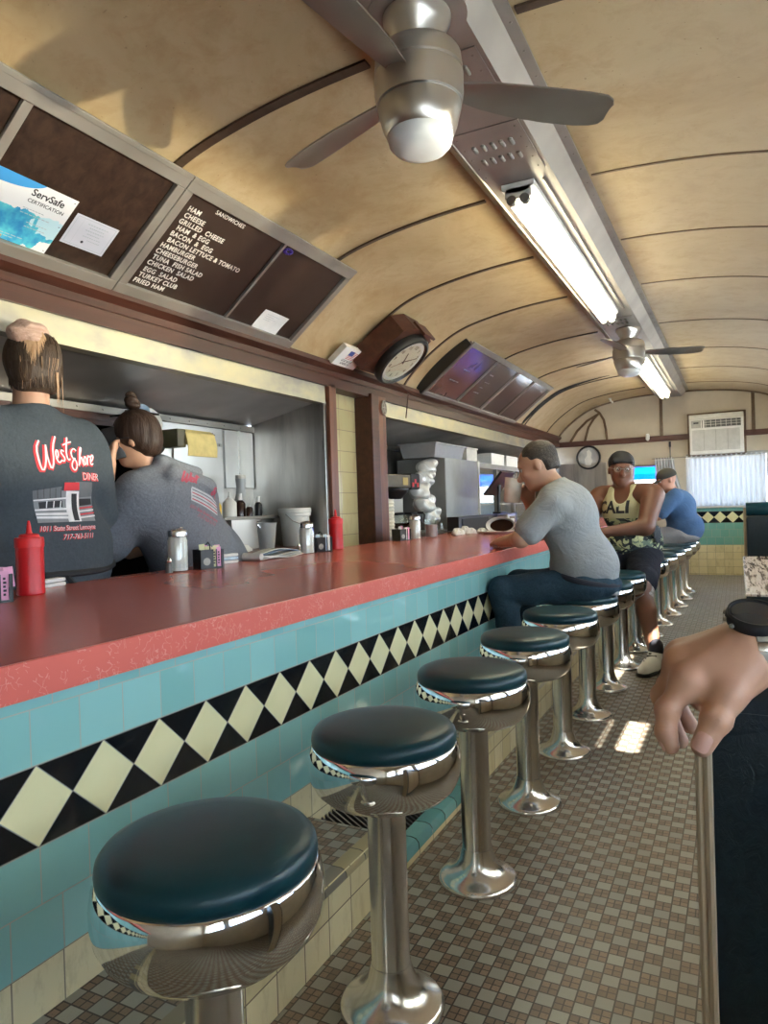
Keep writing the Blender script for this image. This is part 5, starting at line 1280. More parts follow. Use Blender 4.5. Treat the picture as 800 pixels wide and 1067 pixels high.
def hand_prims(w, d, n, s=1., curl=.5, grip=None):
    """w wrist point, d direction of the fingers, n back-of-hand normal"""
    d = Vector(d).normalized(); n = Vector(n); n = (n-d*n.dot(d)).normalized(); t = d.cross(n); w = Vector(w)
    pr = [('c', tuple(w), tuple(w+d*.045*s), .026*s, .030*s, (tuple(n), .55))]
    for k in range(4):
        o = (k-1.5)*.021*s; L = [.070, .078, .074, .058][k]*s
        a = w+d*.075*s+t*o; m_ = a+d*L*.5*math.cos(curl)-n*L*.5*math.sin(curl); e = m_+d*L*.45*math.cos(curl*2.3)-n*L*.45*math.sin(curl*2.3)
        pr += [('c', tuple(w+d*.02*s+t*o*.6), tuple(a), .014*s, .0105*s, {'k': .012}), ('c', tuple(a), tuple(m_), .0105*s, .009*s, {'k': .004}), ('c', tuple(m_), tuple(e), .009*s, .0075*s, {'k': .004})]
    a = w+d*.02*s-t*.024*s; b = w+d*.055*s-t*.045*s-n*.01*s; c = w+d*.085*s-t*.048*s-n*.02*s
    pr += [('c', tuple(a), tuple(b), .014*s, .011*s, {'k': .01}), ('c', tuple(b), tuple(c), .011*s, .0085*s, {'k': .004})]
    return pr
def leg_prims(hip, knee, ankle, toe, s=1.):
    a, k, n, t = [Vector(q) for q in (hip, knee, ankle, toe)]
    return [('c', tuple(a), tuple(k), .085*s, .058*s), ('c', tuple(k), tuple(k.lerp(n, .35)), .055*s, .057*s), ('c', tuple(k.lerp(n, .35)), tuple(n), .057*s, .036*s)]
def shoe(parent, ankle, toe, mat_u='white', mat_s='black', s=1., hi=.05):
    a = Vector(ankle); t = Vector(toe); d = (t-a); d.z = 0; d.normalize(); z0 = min(a.z, t.z)
    A = Vector((a.x, a.y, z0)); side = Vector((-d.y, d.x, 0))
    o = sdf_mesh('shoe', [('c', tuple(A-d*.03*s+Vector((0, 0, .045*s))), tuple(A+d*.07*s+Vector((0, 0, .045*s))), .042*s, .042*s), ('c', tuple(A+d*.07*s+Vector((0, 0, .04*s))), tuple(A+d*.165*s+Vector((0, 0, .032*s))), .044*s, .034*s), ('c', tuple(A+Vector((0, 0, .05*s))), tuple(A+Vector((0, 0, .09*s))), .04*s, .043*s)], .03, .006, mat_u, parent, cuts=[(tuple(A+Vector((0, 0, .012))), (0, 0, -1)), (tuple(A+Vector((0, 0, .115*s))), (0, 0, 1))])
    so_ = sdf_mesh('sole', [('c', tuple(A-d*.032*s+Vector((0, 0, .012))), tuple(A+d*.165*s+Vector((0, 0, .012))), .046*s, .042*s)], .01, .006, mat_s, o, cuts=[(tuple(A+Vector((0, 0, .022))), (0, 0, 1)), (tuple(A), (0, 0, -1))])
    return o
def person(label, cat='person'):
    t = wthing('person', label, cat, (0, 0, 0)); return t
# --- 1: waitress in the printed dark shirt, back to us
p = wthing('person', 'person with blond-topped bun seen from behind in a dark slate printed diner T-shirt', 'person', (-2.45, 1.8, ZF))
hp, hs, HP, HR = head_prims((-2.42, 1.805, .585), (-.86, .5, -.05), (0, 0, 1), 1.05)
prims = hp+[('c', (-2.415, 1.805, .53), (-2.42, 1.80, .38), .062, .068), ('c', (-2.43, 1.62, .34), (-2.43, 1.98, .34), .06, .06), ('e', (-2.44, 1.80, .12), (.12, .22, .28)), ('e', (-2.44, 1.80, -.2), (.14, .27, .24)),
   ('c', (-2.43, 2.06, .26), (-2.47, 2.14, .02), .056, .046), ('c', (-2.47, 2.16, .02), (-2.68, 2.05, -.06), .045, .032), ('c', (-2.43, 1.54, .26), (-2.47, 1.46, .02), .056, .046), ('c', (-2.47, 1.44, .02), (-2.68, 1.55, -.06), .045, .032)]
prims += hand_prims((-2.69, 2.04, -.065), (-1, -.3, -.1), (0, 0, 1), 1., .6)+hand_prims((-2.69, 1.56, -.065), (-1, .3, -.1), (0, 0, 1), 1., .6)
prims += leg_prims((-2.45, 1.93, -.32), (-2.46, 1.93, -.70), (-2.45, 1.93, -1.05), None or (-2.6, 1.93, -1.1), 1.15)+leg_prims((-2.45, 1.67, -.32), (-2.46, 1.67, -.70), (-2.45, 1.67, -1.05), (-2.6, 1.67, -1.1), 1.15)
sdf_mesh('body', prims, .03, .0095, SK1, p, subs=hs)
eyes(HP, 1.05, p)
SH = mat_cloth('dark slate jersey', (.060, .074, .088), .12, 90, .35)
shirt = sdf_mesh('tshirt', [('e', (-2.435, 1.80, .15), (.150, .285, .28)), ('c', (-2.425, 1.585, .315), (-2.425, 2.015, .315), .095, .095), ('e', (-2.435, 1.80, -.12), (.168, .335, .24)), ('c', (-2.435, 1.80, -.12), (-2.435, 1.80, -.30), .165, .17, ((0, 1, 0), 2.0)),
    ('c', (-2.43, 2.06, .26), (-2.455, 2.125, .02), .092, .088, {'k': .04}), ('c', (-2.43, 1.525, .275), (-2.46, 1.45, .02), .098, .090, {'k': .04}), ('c', (-2.42, 1.805, .33), (-2.42, 1.80, .40), .09, .078)], .06, .0085, SH, p,
    cuts=[((-2.42, 1.8, .415), (-.25, 0, 1)), ((-2.4, 1.8, -.42), (0, 0, -1))], disp=wrinkle(.006, 14, 3, (1, .6, 1.6)))
bm = bm_(); R = [(-2.435-.175*math.cos(a*PI/12), 1.80+.350*math.sin(a*PI/12), -.215+.02*math.sin(a*PI/12*2)+.03*math.sin(a*PI/12)) for a in range(25)]; tube(bm, R, .014, 8, False); tube(bm, [(-2.262, 1.80, -.215), (-2.258, 1.86, -.28), (-2.27, 1.92, -.40)], .011, 6); tube(bm, [(-2.262, 1.80, -.215), (-2.258, 1.73, -.27), (-2.27, 1.72, -.40)], .011, 6)
obj('apron_strings', bm, 'blackrub', p)
sdf_mesh('trousers', [('e', (-2.44, 1.80, -.42), (.165, .30, .17))]+[(q[0], q[1], q[2], q[3]+.015, q[4]+.02) for q in leg_prims((-2.45, 1.93, -.40), (-2.46, 1.93, -.70), (-2.45, 1.93, -1.04), (0, 0, 0), 1.2)+leg_prims((-2.45, 1.67, -.40), (-2.46, 1.67, -.70), (-2.45, 1.67, -1.04), (0, 0, 0), 1.2)], .04, .014, mat_cloth('black trousers', (.02, .021, .025)), p)
for yy in (1.93, 1.67): shoe(p, (-2.45, yy, ZF), (-2.6, yy, ZF), 'black', 'blackrub')
HM = hair_mat('two-tone brown and blond hair', ((.045, .028, .018), (.10, .066, .04), (.06, .035, .024))); HB = hair_mat('blond streaked hair', ((.40, .23, .11), (.62, .42, .25), (.50, .30, .20)))
hair = sdf_mesh('hair', [('e', (-2.405, 1.805, .615), (.112, .098, .112)), ('e', (-2.385, 1.805, .545), (.085, .097, .095))], .03, .007, HM, p, cuts=[(HP(.035, 0, 0), (-.86, .5, -.25)), ((-2.4, 1.8, .475), (0, 0, -1))], disp=wrinkle(.004, 60, 5, (1, 1, .2)))
hb = sdf_mesh('bun', [('e', (-2.385, 1.775, .700), (.062, .080, .046)), ('e', (-2.365, 1.77, .660), (.05, .055, .05))], .03, .005, hair_mat('pinkish blond bun hair', ((.45, .28, .2), (.70, .50, .40), (.58, .36, .30)), (1, .15, 1)), hair, disp=wrinkle(.007, 55, 9))
rs = random.Random(5)
TH0 = math.atan2(-.60, .80)
def strand(bm, a, z0, z1, da, r, lift=.002):
    pts = []
    for j in range(7):
        z = z0+(z1-z0)*j/6; dz = (z-.607)/.118; t_ = TH0+a+da*(j/6)**1.4
        R_ = max(.45, math.sqrt(max(.05, 1-dz*dz*.9)))
        if z < .56: R_ = max(R_, .88)
        x = -2.403+(.1125*R_+lift)*math.cos(t_); y = 1.805+(.1020*R_+lift)*math.sin(t_)
        pts.append((x, y, z))
    tube(bm, pts, [r, r*1.1, r, r*.9, r*.75, r*.5, r*.2], 4)
bm = bm_()
for k in range(230): strand(bm, rs.uniform(-1.15, 1.15), rs.uniform(.60, .69), rs.uniform(.475, .52), rs.uniform(-.1, .1), .0024, .0)
obj('dark_strands', bm, HM, hair)
bm = bm_()
for k in range(170):
    a = rs.uniform(-1, 1); strand(bm, a*.42, .700, .672-.100*(1-abs(a))*rs.uniform(.3, 1.1), a*.10+rs.uniform(-.04, .04), .0020, .003)
for k in range(10): strand(bm, rs.uniform(-1, 1), .60, rs.uniform(.47, .51), rs.uniform(-.1, .15), .0008, .003)
obj('blond_streak', bm, HB, hair)
bm = bm_()
for k in range(9): strand(bm, rs.uniform(.75, 1.3), .55, rs.uniform(.40, .46), rs.uniform(-.05, .25), .0012, .008)
obj('loose_strands', bm, HB, hair)
# the print on the back: script wordmark, diner drawing, address
PR = simple('red print', (.62, .035, .05), .7); PW = simple('white print', (.75, .74, .76), .7); PG = simple('grey print ink', (.24, .25, .27), .7); PK = simple('black print ink', (.02, .02, .025), .7)
UB = Vector((0, 1, 0)); VB = Vector((0, .0, 1))
def poly_strokes(strokes, r):
    bm = bm_()
    for s in strokes:
        P2 = [Vector((x, y)) for x, y in s]
        Q = [P2[0]]
        for a, b in zip(P2, P2[1:]): Q += [a*.75+b*.25, a*.25+b*.75]
        Q.append(P2[-1]); P2 = Q
        L = []; Rr = []
        for i, q in enumerate(P2):
            a = P2[max(i-1, 0)]; b = P2[min(i+1, len(P2)-1)]; t = (b-a).normalized() if (b-a).length else Vector((1, 0)); n_ = Vector((-t.y, t.x))
            w = r*(.75+.5*abs(t.y)); L.append(bm.verts.new((q.x+n_.x*w, q.y+n_.y*w, 0))); Rr.append(bm.verts.new((q.x-n_.x*w, q.y-n_.y*w, 0)))
        for i in range(len(P2)-1): bm.faces.new((Rr[i], Rr[i+1], L[i+1], L[i]))
    return bm
# coordinates in metres on the shirt, origin at y=1.72 z=.17
WEST = [[(.012, .118), (-.002, .09), (.0, .03), (.012, .0), (.025, .03), (.036, .085), (.038, .11), (.036, .05), (.046, .006), (.060, .04), (.068, .10), (.080, .138)],
        [(.072, .05), (.086, .062), (.088, .085), (.078, .085), (.074, .055), (.082, .035), (.096, .045)], [(.116, .082), (.106, .088), (.100, .078), (.108, .066), (.115, .056), (.108, .042), (.096, .048)],
        [(.136, .138), (.128, .09), (.126, .058), (.134, .048), (.142, .056)], [(.112, .106), (.134, .116), (.156, .122)]]
SHORE = [[(.178, .088), (.166, .098), (.150, .085), (.152, .06), (.170, .052), (.172, .028), (.156, .008), (.142, .02), (.146, .04), (.168, .060)],
         [(.182, .03), (.198, .075), (.206, .10), (.200, .105), (.194, .07), (.188, .03), (.198, .062), (.208, .066), (.210, .04), (.216, .032)],
         [(.224, .036), (.218, .055), (.226, .072), (.236, .06), (.232, .04), (.224, .036)], [(.240, .035), (.244, .07), (.248, .074), (.254, .068), (.258, .073)], [(.262, .05), (.274, .058), (.276, .075), (.266, .078), (.260, .055), (.266, .036), (.280, .044)]]
O1 = (-2.285, 1.727, .165)
for nm, st in (('west_lettering', WEST), ('shore_lettering', SHORE)):
    rd = project_mesh(poly_strokes(st, .0078), shirt, O1, UB, VB, .0015, PR, shirt, nm)
    project_mesh(poly_strokes([[(x+.003, y+.003) for x, y in s] for s in st], .0028), shirt, O1, UB, VB, .0028, PW, rd, nm+'_highlight')
def ptext(body, size, oy, oz, mat, off, shear=0, offset=.0, sp=1., par=None, nm='print_lettering', target=None, X=-2.285, v=VB, u=UB):
    bm = text_mesh(body, size, 0, shear=shear, offset=offset, spacing=sp); return project_mesh(bm, target or shirt, (X, oy, oz), u, v, off, mat, par or shirt, nm, 1)
ptext('DINER', .040, 1.925, .143, PR, .0016, offset=.003, sp=.95); ptext('DINER', .040, 1.926, .144, PW, .0026, offset=-.0005, sp=1.0)
def pquad(q, mat, off, nm):
    bm = bm_(); n = 8; pts = [Vector(a) for a in q]; g = [[bm.verts.new((pts[0].lerp(pts[1], i/n).lerp(pts[3].lerp(pts[2], i/n), j/n).to_3d())) for i in range(n+1)] for j in range(n+1)]
    for j in range(n):
        for i in range(n): bm.faces.new((g[j][i], g[j][i+1], g[j+1][i+1], g[j+1][i]))
    return project_mesh(bm, shirt, (-2.285, 1.70, -.02), UB, VB, off, mat, dr, nm)
dr = None
bmq = bm_(); bmq.verts.new((0, 0, 0))
def pq(q, mat, off, nm='print_patch'):
    global dr
    bm = bm_(); n = 8; pts = [Vector((a[0], a[1], 0)) for a in q]; g = [[bm.verts.new(pts[0].lerp(pts[1], i/n).lerp(pts[3].lerp(pts[2], i/n), j/n)) for i in range(n+1)] for j in range(n+1)]
    for j in range(n):
        for i in range(n): bm.faces.new((g[j][i], g[j][i+1], g[j+1][i+1], g[j+1][i]))
    return project_mesh(bm, shirt, (-2.285, 1.700, -.02), UB, VB, off, mat, dr or shirt, nm)
dr = pq([(.004, .0), (.285, .0), (.290, .125), (.004, .115)], PG, .0012, 'diner_drawing')
pq([(.004, .085), (.12, .090), (.12, .135), (.004, .118)], simple('slate print', (.13, .14, .155), .7), .0018, 'roof'); pq([(.185, .092), (.288, .098), (.288, .155), (.185, .155)], bpy.data.materials['slate print'], .0018, 'roof')
for k in range(5): pq([(.02+.024*k, .09), (.022+.024*k, .09), (.022+.024*k, .128), (.02+.024*k, .128)], PK, .0024, 'roof_seam')
pq([(.022, .052), (.122, .058), (.122, .082), (.022, .076)], PK, .0022, 'window_band'); pq([(.205, .06), (.282, .066), (.282, .09), (.205, .088)], PK, .0022, 'window_band')
for k in range(3): pq([(.048+.03*k, .054), (.052+.03*k, .054), (.058+.03*k, .08), (.053+.03*k, .08)], PW, .0028, 'window_post')
pq([(.004, .044), (.14, .046), (.14, .054), (.004, .05)], PW, .0024, 'trim_line'); pq([(.004, .016), (.14, .012), (.14, .036), (.004, .036)], PW, .0022, 'wall_panel'); pq([(.004, .024), (.14, .022), (.14, .026), (.004, .028)], PG, .003, 'wall_line')
pq([(.004, .080), (.14, .088), (.14, .094), (.004, .085)], PW, .0028, 'eave_line')
for k in range(4): pq([(.20, .012+.012*k), (.29, .018+.012*k), (.29, .024+.012*k), (.20, .018+.012*k)], PW if k % 2 == 0 else PR, .0026, 'side_stripe')
pq([(.135, .0), (.200, .0), (.205, .118), (.14, .118)], PW, .0028, 'entrance'); pq([(.163, .004), (.190, .004), (.192, .108), (.165, .108)], PK, .0036, 'entrance_door'); pq([(.128, .118), (.206, .122), (.204, .152), (.13, .150)], PR, .0036, 'entrance_canopy')
ptext('1011 State Street Lemoyne', .0265, 1.700, -.052, PR, .0015, .3, .0016, .92); ptext('1011 State Street Lemoyne', .0265, 1.7025, -.0505, PW, .0025, .3, -.0002, .92)
ptext('717-763-5111', .027, 1.79, -.086, PR, .0015, .4, .0015, 1.); ptext('717-763-5111', .027, 1.7925, -.0845, PW, .0025, .4, -.0002, 1.)

# --- 2: waitress in the grey hoodie leaning on her elbow, phone at her ear
p = wthing('person', 'person with a dark bun leaning in a grey hoodie, phone held to ear', 'person', (-2.5, 2.6, ZF))
hp, hs, HP, HR = head_prims((-2.47, 2.375, .345), (-.86, -.42, -.16), (-.05, -.14, 1), 1.05)
prims = hp+[('c', (-2.46, 2.39, .29), (-2.44, 2.46, .17), .058, .07), ('e', (-2.45, 2.54, .03), (.115, .18, .17)), ('c', (-2.45, 2.55, .0), (-2.45, 2.78, -.38), .12, .14),
   ('c', (-2.46, 2.33, .10), (-2.58, 2.25, -.12), .06, .05), ('c', (-2.58, 2.25, -.12), (-2.53, 2.27, .23), .040, .028), ('c', (-2.47, 2.68, .06), (-2.62, 2.84, -.12), .055, .045), ('c', (-2.62, 2.86, -.12), (-2.80, 2.62, -.20), .042, .03)]
prims += hand_prims((-2.53, 2.275, .245), (.05, .15, 1), (-.5, -1, 0), 1., .5)+hand_prims((-2.81, 2.61, -.20), (-.6, -.8, 0), (0, 0, 1), 1., .5)
prims += leg_prims((-2.46, 2.90, -.45), (-2.46, 2.90, -.75), (-2.45, 2.90, -1.05), (0, 0, 0), 1.15)+leg_prims((-2.46, 2.66, -.45), (-2.46, 2.64, -.75), (-2.45, 2.64, -1.05), (0, 0, 0), 1.15)
sdf_mesh('body', prims, .03, .0095, SK1, p, subs=hs); eyes(HP, 1.05, p)
HG = mat_cloth('grey marl sweatshirt fleece', (.19, .205, .235), .18, 120, .5)
def hood_bits(): return []
hood = sdf_mesh('hoodie', [('e', (-2.44, 2.52, .02), (.165, .22, .19)), ('c', (-2.435, 2.55, .0), (-2.435, 2.80, -.34), .17, .19, ((0, 1, 0), 1.45)), ('c', (-2.435, 2.76, -.22), (-2.435, 2.82, -.45), .17, .19, ((0, 1, 0), 1.5)),
    ('c', (-2.455, 2.35, .095), (-2.56, 2.28, -.12), .105, .105), ('c', (-2.56, 2.28, -.12), (-2.56, 2.27, .0), .10, .062, {'k': .04}), ('c', (-2.44, 2.48, .13), (-2.45, 2.74, .075), .105, .105), ('c', (-2.44, 2.66, .06), (-2.55, 2.82, -.10), .11, .09),
    ('c', (-2.40, 2.45, .215), (-2.385, 2.64, .185), .050, .045, {'k': .012}), ('c', (-2.335, 2.46, .18), (-2.305, 2.64, .12), .055, .05, {'k': .022}), ('c', (-2.37, 2.43, .232), (-2.37, 2.66, .195), .042, .034, {'k': .018}), ('c', (-2.42, 2.37, .185), (-2.36, 2.45, .20), .032, .045, {'k': .012})], .055, .009, HG, p,
    cuts=[((-2.5, 2.2, .04), (-.15, -.2, 1)) if False else ((-2.5, 2.5, -.62), (0, 0, -1))], disp=wrinkle(.010, 12, 11, (1, 1, .7)))
sdf_mesh('trousers', [('e', (-2.45, 2.80, -.56), (.17, .26, .18))]+[(q[0], q[1], q[2], q[3]+.015, q[4]+.02) for q in leg_prims((-2.46, 2.90, -.5), (-2.46, 2.90, -.75), (-2.45, 2.90, -1.04), (0, 0, 0), 1.15)+leg_prims((-2.46, 2.66, -.5), (-2.46, 2.64, -.75), (-2.45, 2.64, -1.04), (0, 0, 0), 1.15)], .04, .014, bpy.data.materials['black trousers'], p)
for yy in (2.90, 2.64): shoe(p, (-2.45, yy, ZF), (-2.6, yy, ZF), 'black', 'blackrub')
HD = hair_mat('dark brown hair', ((.022, .012, .008), (.055, .03, .02), (.035, .02, .014)))
hr = sdf_mesh('hair', [('e', tuple(HP(-.012, 0, .035)), (.108, .092, .104), HR), ('e', tuple(HP(-.05, 0, -.02)), (.062, .080, .075), HR)], .03, .007, HD, p, cuts=[(tuple(HP(.055, 0, 0)), tuple(Vector((-.86, -.42, -.16))+Vector((0, 0, -.35))))], disp=wrinkle(.003, 60, 6, (1, 1, .2)))
sdf_mesh('bun', [('e', tuple(HP(-.02, 0, .15)), (.034, .034, .022)), ('e', tuple(HP(-.022, .006, .172)), (.030, .030, .022)), ('e', tuple(HP(-.02, -.004, .195)), (.022, .024, .018))], .012, .004, HD, hr, disp=wrinkle(.004, 90, 2))
bm = bm_(); tube(bm, [HP(.085, .05, .012), HP(.06, .080, .014), HP(.0, .088, .01)], .003, 6)
for sd in (1, -1): tube(bm, [HP(.098, .03*sd+.022*math.cos(a*PI/8), .006+.018*math.sin(a*PI/8)) for a in range(17)], .0022, 5, False)
obj('glasses', bm, 'ink', p)
ph = obj('mobile_phone', box(bm_(), -.006, .006, -.036, .036, -.075, .075, .006, Matrix.Translation((-2.515, 2.285, .325)) @ Matrix.Rotation(math.radians(-50), 4, 'Z') @ Matrix.Rotation(.25, 4, 'X')), 'black', None); tag(ph, 'black mobile phone held to the ear of the person in the hoodie', 'phone')
bm = bm_(); tube(bm, [(-2.535+.034*math.cos(a*PI/8), 2.235+.034*math.sin(a*PI/8), .13) for a in range(17)], .012, 8, False); obj('wristband', bm, 'blackrub', p)
UH = Vector((0, 1, -.42)).normalized(); VH = Vector((0, .42, 1)).normalized()
PR2 = simple('faded red print', (.42, .08, .12), .8); PW2 = simple('faded pale print', (.50, .51, .54), .8)
def pq2(q, mat, off, nm):
    bm = bm_(); n = 6; pts = [Vector((a[0], a[1], 0)) for a in q]; g = [[bm.verts.new(pts[0].lerp(pts[1], i/n).lerp(pts[3].lerp(pts[2], i/n), j/n)) for i in range(n+1)] for j in range(n+1)]
    for j in range(n):
        for i in range(n): bm.faces.new((g[j][i], g[j][i+1], g[j+1][i+1], g[j+1][i]))
    return project_mesh(bm, hood, (-2.28, 2.50, .05), UH, VH, off, mat, hood, nm)
project_mesh(poly_strokes([[(x*.55-.075, y*.45+.075) for x, y in s] for s in WEST], .0045), hood, (-2.28, 2.50, .05), UH, VH, .002, PR2, hood, 'west_lettering')
project_mesh(poly_strokes([[(x*.62-.0, y*.45+.06) for x, y in s] for s in SHORE], .0045), hood, (-2.28, 2.52, .06), UH, VH, .002, PR2, hood, 'shore_lettering')
d_ = pq2([(-.01, .005), (.19, .005), (.19, .075), (-.01, .075)], PW2, .002, 'diner_drawing')
for k in range(4): pq2([(-.005, .012+.016*k), (.185, .012+.016*k), (.185, .018+.016*k), (-.005, .018+.016*k)], HG if k % 2 else PR2, .003, 'drawing_line')
project_mesh(text_mesh('1011 State Street Lemoyne', .024, shear=.3, spacing=.8), hood, (-2.28, 2.475, .028), UH, VH, .002, PR2, hood, 'address_lettering', 1); project_mesh(text_mesh('717-763-5111', .024, shear=.3), hood, (-2.28, 2.52, -.018), UH, VH, .002, PR2, hood, 'phone_number_lettering', 1)

# --- 3: man in the grey T-shirt
p = wthing('person', 'person in a grey T-shirt and jeans hunched over the counter with a mug', 'person', (-.72, 3.74, ZF))
hp, hs, HP, HR = head_prims((-.953, 3.74, .190), (-.93, -.12, -.36), (-.36, 0, .93), 1.06)
S3 = SK1
LS, LE, LW = (-.84, 3.54, -.02), (-.985, 3.47, -.185), (-1.15, 3.67, -.212)
RS, RE, RW = (-.86, 3.93, -.02), (-1.04, 3.97, -.18), (-1.035, 3.86, -.005)
body = hp+[('c', (-.915, 3.74, .13), (-.85, 3.74, .05), .058, .066), ('c', (-.84, 3.60, .0), (-.84, 3.88, .0), .07, .07), ('e', (-.80, 3.74, -.12), (.12, .17, .19)), ('e', (-.73, 3.74, -.33), (.13, .16, .17)), ('e', (-.70, 3.74, -.42), (.13, .175, .09)),
   ('c', LS, LE, .056, .043), ('c', LE, LW, .042, .029), ('c', RS, RE, .056, .043), ('c', RE, RW, .042, .029)]
body += hand_prims(LW, (-.35, .9, -.05), (0, 0, 1), 1.05, .25)+hand_prims(RW, (-.35, -.35, 1), (-.2, .9, .3), 1.05, .7)
body += leg_prims((-.74, 3.65, -.44), (-1.125, 3.60, -.475), (-1.07, 3.58, -.86), (0, 0, 0))+leg_prims((-.74, 3.83, -.44), (-1.125, 3.90, -.475), (-1.07, 3.90, -.86), (0, 0, 0))
sdf_mesh('body', body, .028, .0085, SK1, p, subs=hs); eyes(HP, 1.06, p)
GT = mat_cloth('light grey jersey', (.30, .31, .31), .06, 90, .6)
sdf_mesh('tshirt', [('e', (-.80, 3.74, -.10), (.150, .200, .20)), ('c', (-.835, 3.60, .0), (-.835, 3.88, .0), .088, .088), ('e', (-.735, 3.74, -.32), (.165, .185, .19)), ('c', (-.71, 3.74, -.37), (-.70, 3.74, -.47), .155, .15), ('c', (-.86, 3.74, .02), (-.885, 3.74, .085), .085, .07),
    ('c', LS, tuple(Vector(LS).lerp(Vector(LE), .75)), .078, .074, {'k': .03}), ('c', RS, tuple(Vector(RS).lerp(Vector(RE), .75)), .078, .074, {'k': .03})], .05, .008, GT, p,
    cuts=[((-.70, 3.74, -.435), (-.25, 0, -1)), (tuple(Vector((-.90, 3.74, .10))), (-.55, 0, 1)), (tuple(Vector(LS).lerp(Vector(LE), .82)), (-.7, 0, -.7))] if False else [((-.70, 3.74, -.445), (-.35, 0, -1)), ((-.895, 3.74, .085), (-.5, 0, .9))], disp=wrinkle(.0065, 16, 21, (1, .7, 1)))
JM = mat_cloth('dark blue denim', (.030, .060, .085), .3, 160, .5, .8)
sdf_mesh('jeans', [('e', (-.70, 3.74, -.44), (.158, .195, .085)), ('c', (-.74, 3.65, -.435), (-1.125, 3.60, -.470), .098, .078), ('c', (-.74, 3.83, -.435), (-1.125, 3.90, -.470), .098, .078), ('c', (-1.125, 3.60, -.47), (-1.07, 3.58, -.84), .074, .062), ('c', (-1.125, 3.90, -.47), (-1.07, 3.90, -.84), .074, .062)], .035, .0085, JM, p,
    cuts=[((-.7, 3.74, -.385), (-.15, 0, 1)) if False else ((0, 0, -.865), (0, 0, -1))], disp=wrinkle(.005, 22, 8))
bm = bm_(); tube(bm, [(-.715+.158*math.cos(a*PI/16), 3.74+.192*math.sin(a*PI/16), -.405+.035*math.cos(a*PI/16)*-1) for a in range(33)], .015, 8, False); obj('belt', bm, 'ink', p)
for yy in (3.58, 3.90): shoe(p, (-1.05, yy, -.9485), (-1.15, yy, -.9485), 'black', 'blackrub', .9)
sdf_mesh('hair', [('e', tuple(HP(-.020, 0, .047)), (.100, .083, .087), HR), ('e', tuple(HP(-.055, 0, -.01)), (.055, .070, .07), HR)], .02, .006, hair_mat('short dark greying hair', ((.03, .024, .02), (.075, .062, .05), (.05, .045, .04)), (1, 1, 1)), p,
    cuts=[(tuple(HP(.062, 0, .04)), tuple(Vector(HR[0][0:1]+HR[1][0:1]+HR[2][0:1])-Vector((HR[0][2], HR[1][2], HR[2][2]))*.45)), (tuple(HP(.0, 0, -.045)), tuple(-Vector((HR[0][2], HR[1][2], HR[2][2]))))], disp=wrinkle(.0015, 90, 4))
m = thing('coffee_mug', 'plain cream mug lifted by the person in the grey T-shirt', 'mug', (-1.115, 3.77, .000))
bm = bm_(); lathe(bm, [(0, 0), (.030, 0), (.034, .006), (.038, .10), (.0385, .105), (.035, .105), (.031, .01), (0, .008)], 32); obj('cup_wall', bm, simple('cream mug glaze', (.85, .82, .72), .25), m)
bm = bm_(); tube(bm, [(0, .036, .085), (0, .062, .08), (0, .066, .05), (0, .055, .028), (0, .033, .025)], .006, 8); obj('handle', bm, 'offwhite', m)
bm = bm_(); tube(bm, [(.01, -.01, .02), (.016, -.02, .13)], .003, 6); obj('spoon', bm, 'chrome_base', m); m.rotation_euler = (0, .12, 0); m.scale = (1.3, 1.3, 1.3)

# --- 4: man in the camouflage tank top
p = wthing('person', 'person in a black head wrap, camouflage tank top and dark shorts on a stool', 'person', (-.66, 5.4, ZF))
hp, hs, HP, HR = head_prims((-.765, 5.42, .215), (.22, -.93, -.08), (.03, .05, 1), 1.12, 1.1)
LS, LE, LW = (-.535, 5.30, .02), (-.575, 5.14, -.20), (-.83, 5.05, -.225)
RS, RE, RW = (-.94, 5.50, .02), (-1.02, 5.40, -.18), (-.92, 5.15, -.215)
LK, LA = (-.60, 5.02, -.60), (-.505, 4.87, -1.04)
RK, RA = (-1.02, 5.15, -.52), (-1.00, 5.2, -.86)
body = hp+[('c', (-.755, 5.45, .14), (-.74, 5.47, .05), .072, .08), ('c', (-.58, 5.34, .03), (-.90, 5.52, .03), .082, .078), ('e', (-.725, 5.45, -.10), (.165, .150, .20)), ('e', (-.70, 5.47, -.32), (.185, .175, .16)), ('e', (-.69, 5.48, -.42), (.18, .17, .09)),
   ('c', LS, LE, .078, .058), ('c', LE, LW, .056, .034), ('c', RS, RE, .076, .056), ('c', RE, RW, .054, .034)]
body += hand_prims(LW, (-1, .05, .05), (0, -.3, 1), 1.1, .4)+hand_prims(RW, (.5, -.8, -.1), (0, -.3, 1), 1.1, .4)
body += leg_prims((-.62, 5.40, -.44), LK, LA, (0, 0, 0), 1.08)+leg_prims((-.78, 5.46, -.44), RK, RA, (0, 0, 0), 1.08)
bd = sdf_mesh('body', body, .03, .0095, SK2, p, subs=hs)
eyes(HP, 1.12, p)
q = M_('camouflage tank jersey', .8, spec=.2); x, y, z = q.geo()
n = q.noise(11, 3, .5, stretch=(1, 1, 1.6), dist=1.2); n2 = q.noise(13, 3, .5, vec=None, stretch=(1.3, 1, 1.5), dist=1.4)
cam_ = q.mix(n.gt(.50), (.045, .055, .06), (.50, .52, .30)); cam_ = q.mix(n2.gt(.56), cam_, (.02, .025, .03)); cam_ = q.mix(n2.lt(.40), cam_, (.17, .22, .16))
up_ = q.mix(q.noise(5, 2), (.50, .49, .30), (.60, .58, .38))
q.col(q.mix(z.gt(-.14), cam_, up_)); q.bump(q.noise(10, 3, .6), .4, .03)
